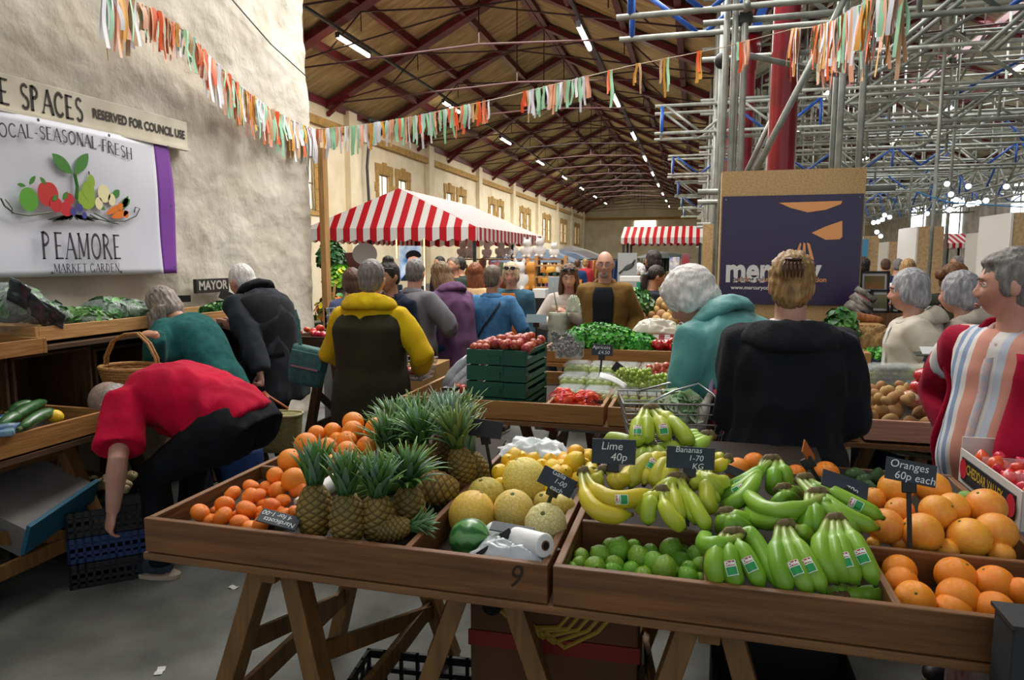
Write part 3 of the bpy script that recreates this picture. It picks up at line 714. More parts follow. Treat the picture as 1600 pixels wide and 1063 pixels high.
m.build('screw', GALV, t, W=True)
# black float / ball hanging on the scaffold and blue cloth
m = MB(); m.smooth = True; m.ell(atY(1128, 95, 6.9), (.07, .05, .075)); tag(m.build('loudspeaker', mat('black_plastic', '#1b1d20', .4)), 'round black speaker hanging beside the scaffold tubes', 'speaker')
m = MB(); m.box(atY(1188, 25, 7.0), (.08, .05, .2), Matrix.Rotation(.3, 3, 'Y')); tag(m.build('blue_tag', BLUE), 'bright blue tag hanging behind the red column top', 'tag')
# ======================= stalls: trays, trestles =======================
WOODX = wood('tray_wood_x', '#80532a', '#59381a', 0); WOODY = wood('tray_wood_y', '#85582d', '#5f3d1e', 1); WOODZ = wood('trestle_wood', '#80592a', '#5f421e', 2)
PALEX = wood('pale_wood_x', '#c79a62', '#b08149', 0); PALEY = wood('pale_wood_y', '#c79a62', '#b08149', 1)
MIDX = wood('amber_wood_x', '#a8773e', '#8b5f2f', 0); MIDY = wood('amber_wood_y', '#a8773e', '#8b5f2f', 1)
DARKX = wood('dark_wood_x', '#5b4028', '#3f2c1b', 0); DARKY = wood('dark_wood_y', '#5b4028', '#3f2c1b', 1); DARKZ = wood('dark_wood_z', '#5b4028', '#3f2c1b', 2)
LINER = mat('tray_liner', '#352b22', .85, '#251d16', 6)
def tray(label, x0, x1, y0, y1, z0, z1, mx, my, dx=(), dy=(), slope=None, th=.02, grp=None, name='display_tray', base=True):
    t = empty(name, ((x0+x1)/2, (y0+y1)/2, z0), 0, label, 'tray', grp); h = z1-z0; zc = (z0+z1)/2
    def B(nm, c, d, m): q = MB(); q.box(c, d); q.build(nm, m, t, W=True, bev=.003)
    B('front_board', ((x0+x1)/2, y0+th/2, zc), (x1-x0, th, h), mx); B('back_board', ((x0+x1)/2, y1-th/2, zc), (x1-x0, th, h), mx)
    for x in (x0+th/2, x1-th/2): B('side_board', (x, (y0+y1)/2, zc), (th, y1-y0-2*th, h-.002), my)
    if base: B('base', ((x0+x1)/2, (y0+y1)/2, z0+.006), (x1-x0-2*th, y1-y0-2*th, .012), LINER)
    for x, a, b in dx: B('divider', (x, (a+b)/2, zc), (.018, b-a, h-.004), my)
    for y, a, b in dy: B('divider', ((a+b)/2, y, zc), (b-a, .018, h-.002), mx)
    for (xa, xb, ya, yb, za, zb) in (slope or ()):
        q = MB(); q.add([(xa, ya, za), (xb, ya, za), (xb, yb, zb), (xa, yb, zb)], [(0, 1, 2, 3)]); q.build('sloping_insert', LINER, t, W=True, solid=.008)
    return t
TA = tray('long brown wooden tray holding satsumas, pineapples and melons', -1.51, -.325, 1.55, 2.60, .762, .862, WOODX, WOODY, dx=[(-.70, 1.57, 2.58)], dy=[(2.08, -1.49, -.71)],
     slope=[(-1.49, -.71, 1.60, 2.07, .79, .81), (-1.49, -.71, 2.10, 2.57, .80, .88), (-.69, -.35, 1.95, 2.57, .78, .86)], grp='big trays on the front trestle table')
TB = tray('long brown wooden tray holding limes, bananas and oranges', -.312, .873, 1.55, 2.60, .762, .862, WOODX, WOODY, dx=[(.05, 1.57, 2.58), (.445, 1.57, 2.58)], dy=[(1.865, -.29, .04), (1.88, .455, .853)],
     slope=[(-.29, .04, 1.90, 2.57, .78, .90), (.06, .436, 1.58, 2.57, .775, .93), (.455, .853, 1.90, 2.57, .78, .86)], grp='big trays on the front trestle table')
INK = mat('marker_ink', '#2c1c10', .7)
m = MB(); put_text(m, '9', atY(803, 902, 1.55), (1, 0, 0), (0, 0, 1), .085, .8, shear=.3); m.build('marker_number', INK, TA, W=True)
m = MB(); put_text(m, '10', atY(1565, 1000, 1.55), (1, 0, 0), (0, 0, 1), .06, .8, shear=.2); m.build('marker_number', INK, TB, W=True)
m = MB(); m.box((-.32, 2.08, .747), (2.40, 1.06, .022)); tag(m.build('table_board', wood('board_wood', '#8a5f36', '#684526', 0), bev=.003), 'long brown plywood table board under the front trays', 'table top')
def trestle(name, label, x, y0, y1, z, rz=0, m=WOODZ, sp=.26, n=2):
    """folding trestle: two A frames joined by a rail; rail runs along y"""
    t = empty(name, (x, (y0+y1)/2, 0), rz, label, 'trestle', 'wooden trestles'); L = (y1-y0)/2
    q = MB(); q.box((0, 0, z-.03), (.05, y1-y0, .06)); q.build('top_rail', m, t, bev=.003)
    q = MB(); q.box((.055, 0, z-.035), (.045, y1-y0-.1, .06)); q.build('top_rail', m, t, bev=.003)
    for s in (-1, 1):
        for e in (-1, 1):
            q = MB(); q.bar((s*.045, e*(L-.06), z-.02), (s*sp, e*(L+.02), 0), .054, .072, (0, 1, 0)); q.build('leg', m, t, bev=.003)
        q = MB(); q.bar((s*sp*.72, -L+.0, z*.32), (s*sp*.72, L-.0, z*.32), .022, .07); q.build('stretcher', m, t, bev=.003)
        q = MB(); q.bar((s*sp*.45, -L+.03, z*.62), (s*sp*.75, L-.05, z*.30), .02, .06); q.build('brace', m, t, bev=.003)
    return t
trestle('trestle', 'brown wooden trestle under the left end of the front table', -1.16, 1.62, 2.42, .736)
trestle('trestle', 'brown wooden trestle under the front table, beside the fruit box', .06, 1.62, 2.42, .736)
trestle('trestle', 'brown wooden trestle under the front table left of the fruit box', -.62, 1.75, 2.5, .736, .18, sp=.30)
# banana carton and crates below
CARD = mat('carton_board', '#5e3a22', .8, '#4d2f1b', 3)
t = empty('fruit_carton', (-.40, 2.12, 0), .05, 'brown banana carton on the floor beneath the front trays', 'box')
m = MB(); m.box((0, 0, .30), (.52, .36, .60)); m.build('carton', CARD, t, bev=.006)
m = MB(); m.box((0, -.183, .42), (.53, .008, .05)); m.build('red_band', mat('red_band', '#7c1f14', .7), t)
m = MB()
for i in range(5): m.tube([(-.16+.03*i, -.187, .52-.01*i), (-.10+.035*i, -.187, .47-.012*i), (.02+.03*i, -.187, .485+.0*i), (.07+.03*i, -.187, .55)], .007, 6)
m.build('printed_bananas', mat('print_bananas', '#a5862e', .7), t)
m = MB(); m.lathe([(.03, 0), (.03, .003)], 16); 
for v in range(len(m.v)): m.v[v] = (m.v[v][0]-.19, -.186-m.v[v][2], m.v[v][1]+.53)
m.build('hand_hole', mat('hole_black', '#0c0806', .9), t)
def crate(label, loc, rz, w, d, h, m, grp=None, floor_=True, name='plastic_crate', slats=7):
    """open-sided plastic crate with posts, rails and bars"""
    t = empty(name, loc, rz, label, 'crate', grp); q = MB()
    for z, hh in ((.012, .024), (h*.36, .018), (h*.68, .018), (h-.014, .028)):
        for s in (-1, 1): q.box((0, s*d/2, z), (w, .012, hh)); q.box((s*w/2, 0, z), (.012, d, hh))
    for i in range(slats+1):
        x = -w/2+w*i/slats; q.box((x, -d/2, h/2), (.012, .012, h)); q.box((x, d/2, h/2), (.012, .012, h))
    k = max(3, int(slats*d/w))
    for i in range(k+1): y = -d/2+d*i/k; q.box((-w/2, y, h/2), (.012, .012, h)); q.box((w/2, y, h/2), (.012, .012, h))
    q.build('sides', m, t); q = MB(); q.box((0, 0, .01), (w, d, .012)); q.build('base', m, t)
    return t
BLK = mat('black_plastic_crate', '#15161a', .45); BLU = mat('blue_plastic_crate', '#15305e', .45)
crate('small black plastic crate on the floor under the front table', (-.86, 1.95, 0), .1, .42, .30, .22, BLK)
# black box below the right-hand tray and the black carton at the very right edge
t = empty('black_box', (.25, 1.80, 0), 0, 'open black box on the floor under the right-hand front tray', 'box')
BB = mat('black_card', '#17181b', .6)
for nm, c, d in (('side', (0, -.14, .27), (.34, .012, .54)), ('side', (0, .14, .27), (.34, .012, .54)), ('side', (-.17, 0, .27), (.012, .28, .54)), ('side', (.17, 0, .27), (.012, .28, .54)), ('base', (0, 0, .01), (.33, .27, .012))):
    q = MB(); q.box(c, d); q.build(nm, BB, t)
m = MB(); m.box((.02, -.149, .46), (.05, .01, .15)); m.build('tape', mat('brown_tape', '#5a4638', .5), t)
m = MB(); m.tube([(-.06, .14, .535), (-.045, .14, .555), (.03, .14, .555), (.045, .14, .535)], .008, 8); m.build('handle', BB, t)
t = empty('black_carton', (atY(1579, 940, 1.44).x+.06, 1.46, 0), 0, 'dark grey carton standing at the right edge in front of the tray', 'box')
m = MB(); m.box((.01, 0, .455), (.14, .09, .91)); m.build('carton', mat('charcoal_card', '#26282b', .6), t, bev=.004)
m = MB(); m.box((.01, -.0, .913), (.15, .10, .008)); m.build('lid', mat('charcoal_card', '#26282b', .6), t)
# plastic crumpled bag on the floor behind
m = MB(); m.grid(lambda u, v: Vector((.28+.28*u, 2.3+.25*v, .03+.05*abs(noise.noise(Vector((u*5, v*5, 1)))))), 20, 20); tag(m.build('plastic_bag', mat('clear_bag', '#c9cdd0', .25, trans=.3, bump=.6, bs=30), smooth=True, solid=.002), 'crumpled clear plastic bag on floor behind the black box', 'bag')

# ======================= fruit =======================
ORANGE = mat('orange_peel', '#fb9a1a', .36, '#f8880e', 8, bump=.35, bs=260, rnd=.05, coat=.12)
SATS = mat('satsuma_peel', '#fb8c14', .33, '#f87808', 7, bump=.4, bs=200, rnd=.05, coat=.2)
GRAPE = mat('grapefruit_peel', '#f6ae2c', .38, '#f39638', 5, bump=.25, bs=240, rnd=.06, coat=.15)
LIMEM = mat('lime_peel', '#569a1c', .32, '#8dba2c', 10, bump=.3, bs=200, rnd=.14, coat=.25)
LEMON = mat('lemon_peel', '#f6d22c', .35, '#f4c01c', 9, bump=.3, bs=220, rnd=.05, coat=.15)
MELON = mat('melon_rind', '#cda436', .6, '#dfc570', 80, voro=True, lo=.0, hi=.10, bump=.3, bs=150, rnd=.14)
PIPE = mat('fruit_stalk_end', '#4f5a26', .8)
def hidden_scene(): return None
def fruit_proto(kind):
    t = empty(kind[0], (0, 0, -50)); m = MB(); m.smooth = True; nu, nv = 28, 18; G = []; shp = kind[1]
    for i in range(nv+1):
        a = PI*i/nv; row = []
        for k in range(nu):
            f = 2*PI*k/nu; q = max(math.sin(a), .012); z = -math.cos(a); r = 1.0
            if shp == 'satsuma': z *= .80; r = 1+.012*math.cos(f*7); z -= .10*math.exp(-(q/.22)**2)*(1 if z > 0 else -1)
            elif shp == 'round': z *= .96; z -= .05*math.exp(-(q/.16)**2)*(1 if z > 0 else 0)
            elif shp == 'lime': z *= 1.12; z += (.14 if z > 0 else -.06)*math.exp(-(q/.17)**2)
            elif shp == 'lemon': z *= 1.16; z += (.20 if z > 0 else -.10)*math.exp(-(q/.2)**2)
            elif shp == 'oval': z *= 1.28
            elif shp == 'pear': z *= 1.35; r = 1-.28*max(0, z)
            elif shp == 'pepper': r = 1+.09*math.cos(f*4); z -= .25*math.exp(-(q/.35)**2)*(1 if z > 0 else 0)
            row.append(Vector((q*r*math.cos(f), q*r*math.sin(f), z)))
        G.append(row)
    m.rings(G); m.build(kind[2], kind[3], t)
    e = MB(); e.smooth = True; zt = {'satsuma': .70, 'round': .92, 'lime': 1.25, 'lemon': 1.34, 'oval': 1.26, 'pear': 1.34, 'pepper': .78}[shp]
    if shp == 'pepper': e.tube([(0, 0, zt-.05), (.05, 0, zt+.28)], [.14, .09], 8)
    else: e.lathe([(.085, zt-.02), (.07, zt+.02), (.02, zt+.03)], 8)
    e.build('stalk_end', PIPE, t); return t
PROTO = {}
def fruit(kind, p, r, grp, cat=None, rot=None):
    if kind not in PROTO: PROTO[kind] = fruit_proto(KINDS[kind])
    rot = rot or (random.uniform(-1, 1), random.uniform(-.9, .9), random.uniform(0, 6.28))
    o = dup(PROTO[kind], loc=p, rot=rot, scale=(r, r, r), label='x', group=grp); o['category'] = cat or KINDS[kind][0].replace('_', ' '); return o
KINDS = {'orange': ('orange', 'round', 'peel', ORANGE), 'satsuma': ('satsuma', 'satsuma', 'peel', SATS), 'grapefruit': ('grapefruit', 'round', 'peel', GRAPE), 'lime': ('lime', 'lime', 'peel', LIMEM),
         'lemon': ('lemon', 'lemon', 'peel', LEMON), 'yellow_orange': ('yellow_grapefruit', 'round', 'peel', mat('yellow_grapefruit_peel', '#f5b828', .36, '#f3a61c', 7, bump=.25, bs=240, rnd=.06, coat=.15)), 'melon': ('melon', 'oval_', 'rind', MELON)}
def pile(kind, zx, zy, sc, pts, plane, grp, what, rows, place, shrink=1.0):
    """fruit read off the photo: each rests on the pile's sloping face z = z0 + k (y - 1.6)"""
    z0, k = plane; out = []
    for p in pts:
        x, y, r = p[:3]; lift = p[3] if len(p) > 3 else 0; px, py, pr = zx+x/sc, zy+y/sc, r/sc
        R = ray(px, py); t = (z0+lift+k*(CAM.y-1.6)-CAM.z)/(R.z-k*R.y); q = CAM+R*t; rr = pr*depth(q)/F*shrink
        out.append(fruit(kind, q, rr, grp))
    row_labels(out, what, rows, place); return out
def onplane(px, py, plane, lift=0):
    z0, k = plane; R = ray(px, py); t = (z0+lift+k*(-1.6)-CAM.z)/(R.z-k*R.y); return CAM+R*t
pile('satsuma', 220, 600, 3.2, [(297, 645, 50), (410, 665, 52), (420, 605, 50), (458, 552, 45), (552, 515, 43), (528, 630, 54), (585, 560, 44), (680, 535, 50), (545, 565, 46), (655, 612, 48), (495, 695, 50, -.01), (600, 705, 50, -.01), (550, 722, 45, -.02),
      (710, 585, 40), (770, 640, 35), (345, 680, 36, -.02), (785, 530, 45, .01), (630, 520, 38), (640, 680, 40, -.02), (720, 655, 40, -.01), (480, 660, 34, -.02), (610, 600, 32, -.02), (690, 645, 38, -.02), (380, 640, 34, -.03), (600, 650, 40, -.02)],
     (.835, .10), 'satsumas at the left end of the front table', 'orange satsuma', 4, 'of the satsuma heap')
pile('orange', 220, 600, 3.2, [(747, 385, 62), (765, 480, 62, .0), (672, 460, 44, -.01), (825, 303, 60, .01), (880, 252, 46), (930, 322, 54), (960, 238, 46), (1062, 194, 55, .02), (1058, 238, 55, .01), (1030, 285, 50), (1030, 342, 56), (865, 412, 52, -.01),
      (955, 392, 42, -.01), (1175, 222, 56, .01), (1130, 312, 52), (1222, 215, 30, .0), (1130, 262, 34, -.02), (820, 495, 40, -.02), (1080, 410, 52, -.02), (980, 280, 40, -.02), (690, 530, 40, -.03)],
     (.855, .16), 'large oranges heaped behind the satsumas', 'large orange', 4, 'of the back-left heap')
GP = (.852, .06)
pile('grapefruit', 1340, 660, 3.127, [(185, 325, 80, .05), (365, 325, 82, .05), (75, 378, 60, .02), (205, 435, 68, .02), (135, 508, 86, .01), (390, 440, 84, .04), (468, 418, 74, .03), (315, 540, 96, .01), (545, 565, 98, .0), (625, 415, 92, .03), (675, 535, 94, .01), (435, 625, 56, -.03),
      (700, 645, 62, -.03), (450, 530, 44, -.02), (205, 590, 46, -.03), (510, 500, 35, -.02), (75, 590, 30, -.03), (250, 610, 36, -.04), (540, 430, 50, -.01)], GP, 'grapefruit in the right-hand tray', 'orange-yellow grapefruit', 4, 'of the heap by the Oranges sign')
pile('orange', 1340, 660, 3.127, [(205, 725, 78, .0), (215, 785, 78), (280, 868, 92), (480, 755, 95), (668, 790, 90), (495, 862, 100), (470, 925, 90, -.02), (670, 915, 88, -.0), (668, 960, 70, -.02), (800, 830, 70)], (.825, .02), 'oranges in the front right compartment', 'big orange', 3, 'of the front right compartment')
pile('orange', 1060, 660, 3.544, [(325, 262, 68, .02), (420, 228, 62, .02), (650, 290, 56), (630, 352, 42, -.02), (820, 285, 70, .01), (880, 372, 58, -.01), (930, 402, 42, -.02), (690, 325, 42, -.01), (560, 330, 40, -.03), (330, 330, 40, -.02), (760, 345, 40, -.02)], (.85, .05), 'oranges along the back of the banana tray', 'orange', 2, 'behind the green bananas')
pile('lemon', 640, 620, 3.127, [(805, 322, 50, .02), (870, 300, 30), (600, 312, 36), (685, 318, 38), (515, 302, 44), (700, 352, 42), (750, 312, 34), (720, 385, 42), (445, 375, 44, -.02), (440, 422, 26, -.02), (480, 315, 34), (760, 372, 38), (820, 405, 34, -.02), (855, 332, 30), (560, 335, 30), (690, 450, 32, -.03), (880, 282, 26), (545, 298, 32), (645, 340, 34), (500, 350, 34), (790, 420, 34, -.03), (640, 380, 30, -.02), (600, 350, 30, -.02), (740, 340, 34)],
     (.84, .12), 'yellow citrus behind the melons', 'yellow citrus fruit', 3, 'of the heap behind the melons', 1.02)
pile('yellow_orange', 640, 620, 3.127, [(812, 275, 43, .03), (835, 335, 40, .0), (760, 322, 40)], (.84, .12), 'larger yellow-orange citrus on the heap', 'larger amber citrus', 1, 'on top of the yellow heap')
pile('lime', 640, 620, 3.127, [(840, 785, 40), (828, 822, 38), (802, 845, 40, -.01), (905, 835, 54, .01), (935, 778, 50, .01), (985, 733, 42, .01), (1022, 752, 58, .02), (1092, 733, 36, .01), (1003, 822, 44, .01), (997, 852, 46), (1120, 788, 54, .02), (1175, 757, 38, .01), (1195, 812, 52, .02), (1082, 852, 44),
      (1275, 748, 54, .02), (1245, 845, 62, .02), (1142, 882, 48), (1250, 888, 52), (1362, 890, 54), (1400, 782, 48, .01), (1420, 828, 44, .01), (1425, 893, 32), (1330, 808, 48, .0), (1368, 848, 44, .01), (1290, 820, 38, -.01), (870, 860, 36, -.02), (940, 870, 36, -.02), (1070, 800, 36, -.01), (1060, 900, 36, -.03), (1190, 900, 36, -.03), (1310, 900, 36, -.03), (1420, 860, 34, -.01), (1340, 760, 36, -.01), (960, 800, 34, -.01), (1230, 790, 34, -.01), (1150, 840, 36, -.01), (1300, 860, 36, -.01)],
     (.810, .03), 'limes in the front tray', 'green lime', 5, 'of the lime compartment', 1.0)
t = dup(PROTO['lime'], loc=onplane(1340+530/3.127, 660+378/3.127, GP, .01), rot=(1, .3, 0), scale=.026, label='single green lime among the grapefruit', group='stray lime'); t['category'] = 'lime'; del t['group']
AVO = mat('avocado_skin', '#27481b', .45, '#3c6526', 14, bump=.4, bs=120, coat=.2)
KINDS['avocado'] = ('avocado', 'pear', 'skin', AVO); av = []
for x, y, r, ro in ((985, 295, 44, (PI/2, 0, PI/2-.1)), (1100, 300, 42, (.3, .1, 0)), (1055, 357, 34, (PI/2, 0, .8)), (1030, 320, 36, (1.2, 0, 2))):
    q = onplane(1060+x/3.544, 660+y/3.544, (.85, .05)); av.append(fruit('avocado', q, r/3.544*depth(q)/F, 'avocados behind the green bananas', rot=ro))
row_labels(av, 'dark green avocado', 1, 'beside the back rail of the tray')
# melons: own mesh with ribs and a button end
def melon(px, py, pr, Y, label, name='melon', m=MELON, el=1.06, rot=None, cat='melon'):
    p = atY(px, py, Y); r = pr*depth(p)/F; t = empty(name, p, 0, label, cat, None, rot=rot or (random.uniform(-.5, .5), random.uniform(-.5, .5), random.uniform(0, 6)))
    q = MB(); q.smooth = True; R = []
    for i in range(31):
        a = PI*i/30; s_ = max(math.sin(a), .015); z = -math.cos(a)*el; z -= .05*math.exp(-(s_/.12)**2)*(1 if z > 0 else -1)
        R.append([Vector((s_*math.cos(f), s_*math.sin(f), z))*r*(1+.008*math.cos(f*10)) for f in [2*PI*k/48 for k in range(48)]])
    q.rings(R); q.build('rind', m, t); q = MB(); q.lathe([(.008, r*el*.95), (.006, r*el*.985), (.002, r*el*.99)], 10); q.build('stalk_end', PIPE, t); return t
melon(640+565/3.127, 620+415/3.127, 36, 2.10, 'large yellow-brown melon on top of the melon pile')
melon(640+303/3.127, 620+578/3.127, 36, 1.86, 'orange-yellow melon behind the watermelon', m=mat('melon_rind_orange', '#d2a02c', .55, '#e2bb52', 70, voro=True, lo=0, hi=.08, bump=.2, bs=120))
melon(640+508/3.127, 620+560/3.127, 32.5, 1.90, 'netted golden melon in the middle of the front melons')
melon(640+375/3.127, 620+495/3.127, 31, 2.02, 'olive-yellow melon tucked behind the left-hand melons', m=mat('melon_rind_olive', '#a8922c', .6, '#c9b658', 75, voro=True, lo=0, hi=.08))
melon(640+665/3.127, 620+625/3.127, 33, 1.80, 'pale netted melon beside the tray divider', m=mat('melon_rind_pale', '#b9ab5a', .6, '#d8cd95', 90, voro=True, lo=0, hi=.12, bump=.3, bs=150), rot=(.7, 0, 0))
melon(640+742/3.127, 620+550/3.127, 22, 1.97, 'small green-yellow melon behind the Galia sign', m=MATS['melon_rind_olive'])
melon(640+660/3.127, 620+520/3.127, 18, 2.04, 'small half-hidden melon left of the Galia sign stake')
WM = mat('watermelon_rind', '#2f6b32', .35, '#16401f', 5, (1, 1, 1), detail=2)
nt = WM.node_tree; 
WM2 = mat('watermelon_striped', '#ffffff', .35, vcol=True, coat=.2)
p = atY(640+295/3.127, 620+695/3.127, 1.70); r = 32*depth(p)/F; t = empty('watermelon', p, 0, 'small striped dark green watermelon at the front of the tray', 'watermelon', rot=(.35, 1.35, .25))
q = MB(); q.smooth = True; G = []; cc = []; A = srgb('#2d6b30'); B2 = srgb('#5c9350'); nn = 72
for i in range(37):
    a = PI*i/36; s_ = max(math.sin(a), .015); z = -math.cos(a); row = [];
    for k in range(nn):
        f = 2*PI*k/nn; w = f*7+.9*noise.noise(Vector((k*.13 if k < nn/2 else (nn-k)*.13, z*3, 0)))*2; u = .5+.5*math.sin(w); u = max(0, min(1, (u-.45)*3.5)); cc.append(tuple(B2[j]+(A[j]*.8-B2[j])*u for j in range(3))); row.append(Vector((s_*math.cos(f), s_*math.sin(f), z*1.02))*r)
    G.append(row)
vs = [v for rw in G for v in rw]; fs = [(i*nn+j, i*nn+(j+1) % nn, (i+1)*nn+(j+1) % nn, (i+1)*nn+j) for i in range(36) for j in range(nn)]
q.add(vs, fs, cc); q.build('rind', WM2, t)
# ---------------- pineapples ----------------
PBODY = mat('pineapple_skin', '#ffffff', .65, vcol=True, bump=.3, bs=120)
PLEAF = mat('pineapple_leaf', '#ffffff', .5, vcol=True, rnd=.12)
def pine_body(r=.052, h=.17, seed=0):
    q = MB(); q.smooth = True; G = []; cc = []; nu, nv = 96, 64; c1, c2, c3 = srgb('#3f2b16'), srgb('#a8822f'), srgb('#6f6a30')
    for i in range(nv+1):
        v = i/nv; pr = math.sin(PI*min(1, v*.94+.04))**.42; row = []
        for k in range(nu):
            u = k/nu; a, b = u*8+v*7, u*8-v*7; da, db = abs(a-round(a))*2, abs(b-round(b))*2
            # eye centres where both helices are at half
            ca, cb = abs((a % 1)-.5)*2, abs((b % 1)-.5)*2; e = max(ca, cb); bump = (1-e**3); tipp = math.exp(-((ca**2+cb**2)/.06))
            rr = r*pr*(1+.085*bump+.05*tipp); f = 2*PI*u; row.append(Vector((rr*math.cos(f), rr*math.sin(f), v*h)))
            k1 = min(1, max(0, (1-e)*2.4)); g = noise.noise(Vector((math.cos(f)*1.5, math.sin(f)*1.5, v*2+seed)))*.5+.5
            bc = tuple(c2[j]*(1-g)+c3[j]*g for j in range(3)); col = tuple(c1[j]+(bc[j]-c1[j])*k1 for j in range(3))
            cc.append(tuple(x*(1-.75*tipp)+.08*tipp for x in col))
        G.append(row)
    vs = [x for rw in G for x in rw]; fs = [(i*nu+j, i*nu+(j+1) % nu, (i+1)*nu+(j+1) % nu, (i+1)*nu+j) for i in range(nv) for j in range(nu)]; fs.append(tuple(range(nu)))
    q.add(vs, fs, cc); return q
def crown(L=.17, n=54, spread=1.0, seed=0, c=('#2f5c2c', '#6f9a4a', '#8fae93'), h=.165, w=.013):
    rs = random.Random(seed); q = MB(); q.smooth = True; C3 = [srgb(x) for x in c]
    for i in range(n):
        f = i*2.399963; v = i/n; lean = (1.15-.95*v)*spread+rs.uniform(-.1, .1); LL = L*(.45+.75*math.sin(PI*(.25+.6*v)))*rs.uniform(.85, 1.1)
        d = Vector((math.cos(f), math.sin(f), 0)); s = Vector((-d.y, d.x, 0)); p = d*.016*(1-v)+Vector((0, 0, h+.03*v)); vs = []; cols = []; an = lean*.45; ww = w*rs.uniform(.8, 1.2); m_ = 7
        base = C3[0]; tipc = C3[1] if rs.random() < .6 else C3[2]
        for j in range(m_+1):
            t = j/m_; wd = ww*(1-t**1.6)+.0006; up = (d*math.cos(an)*-1+Vector((0, 0, 1))*math.sin(an))*0; nrm = d*math.cos(an)-Vector((0, 0, 1))*math.sin(an)
            vs += [p-s*wd+nrm*wd*-.35*-1, p, p+s*wd+nrm*wd*.35]; col = tuple(base[k]+(tipc[k]-base[k])*t for k in range(3)); cols += [col]*3
            p = p+(d*math.sin(an)+Vector((0, 0, 1))*math.cos(an))*LL/m_; an += lean*.16
        fs = [(3*j+k, 3*j+k+1, 3*j+k+4, 3*j+k+3) for j in range(m_) for k in (0, 1)]; q.add(vs, fs, cols)
    return q
PB = [pine_body(seed=k) for k in range(3)]
CR = [crown(.15, 56, 1.0, 1), crown(.165, 52, .75, 2, ('#486f54', '#8eb09a', '#a9c1a8'), w=.017), crown(.13, 60, 1.2, 3), crown(.165, 46, .9, 4, ('#35602f', '#86a45a', '#a8b96a')), crown(.17, 60, .6, 5), crown(.115, 50, .62, 6), crown(.10, 46, .8, 7, ('#3a6b3c', '#7fa86a', '#9fbf9c'))]
PP = []
def pineapple(px, py, Y, tilt, yaw, label, ci=0, s=1.0, bi=0):
    """base of fruit at pixel / depth; tilt leans it over, yaw turns the lean"""
    p = atY(px, py, Y); t = empty('pineapple', p, 0, label, 'pineapple', 'pineapples on the front table', rot=(tilt, 0, yaw)); t.scale = (s, s, s)
    key = ('b', bi)
    if key in PROTO: b_ = PROTO[key].copy(); COL.objects.link(b_); b_.parent = t
    else: PROTO[key] = PB[bi].build('fruit_body', PBODY, t)
    key = ('c', ci)
    if key in PROTO: b_ = PROTO[key].copy(); COL.objects.link(b_); b_.parent = t
    else: PROTO[key] = CR[ci].build('leaf_crown', PLEAF, t, solid=.0012)
    PP.append(t); return t
rad = math.radians
pineapple(492, 842, 1.66, -.10, .25, 'front-left pineapple standing beside the satsuma price card', 5, .93)
pineapple(545, 852, 1.64, .05, .1, 'second pineapple along the front, right of the front-left one', 5, .90, 1)
pineapple(590, 845, 1.70, .25, .5, 'paler brown pineapple leaning behind the two front ones', 5, .9, 2)
pineapple(588, 848, 1.66, 0, 0, 'small yellow pineapple lying by the front board', 6, .60, 2); PP[-1].rotation_euler = (0, rad(78), rad(12)); PP[-1].location.z += .03
pineapple(640, 835, 1.80, .05, .3, 'round dark pineapple standing by the tray divider', 2, .9, 1)
pineapple(716, 768, 1.98, -.15, 0, 'big pineapple lying on its side, crown to the left', 3, 1.02)
PP[-1].rotation_euler = (rad(8), rad(-80), rad(15))
for i, (px, py, Y, tl, yw, ci, lb) in enumerate([(607, 762, 2.15, .1, .4, 0, 'pineapple behind the white roll, leftmost of the back group'), (632, 750, 2.30, -.1, 1, 4, 'pineapple with tall narrow crown behind the white roll'), (652, 748, 2.2, .1, 0, 2, 'pineapple with wide green crown in middle of back group'),
       (668, 752, 2.12, .15, -.5, 0, 'pineapple just behind the one lying on its side'), (655, 735, 2.45, 0, 0, 4, 'tallest dark crowned pineapple at the back of the tray'), (700, 745, 2.25, -.1, .3, 1, 'pineapple with large blue-green crown by the black card'),
       (728, 760, 2.12, .2, -.9, 3, 'pineapple whose long leaves reach over the lemons'), (722, 722, 2.5, 0, .2, 3, 'yellow-green crowned pineapple at the back right'), (690, 725, 2.48, .1, 2, 1, 'pale blue-green crowned pineapple at the very back'), (622, 728, 2.48, -.1, 2, 0, 'dark pineapple beside the large oranges at the back'), (755, 765, 2.2, .35, -1.3, 1, 'pineapple leaning right against the yellow citrus heap')]):
    pineapple(px, py, Y, tl, yw, lb, ci, .84, i % 3)
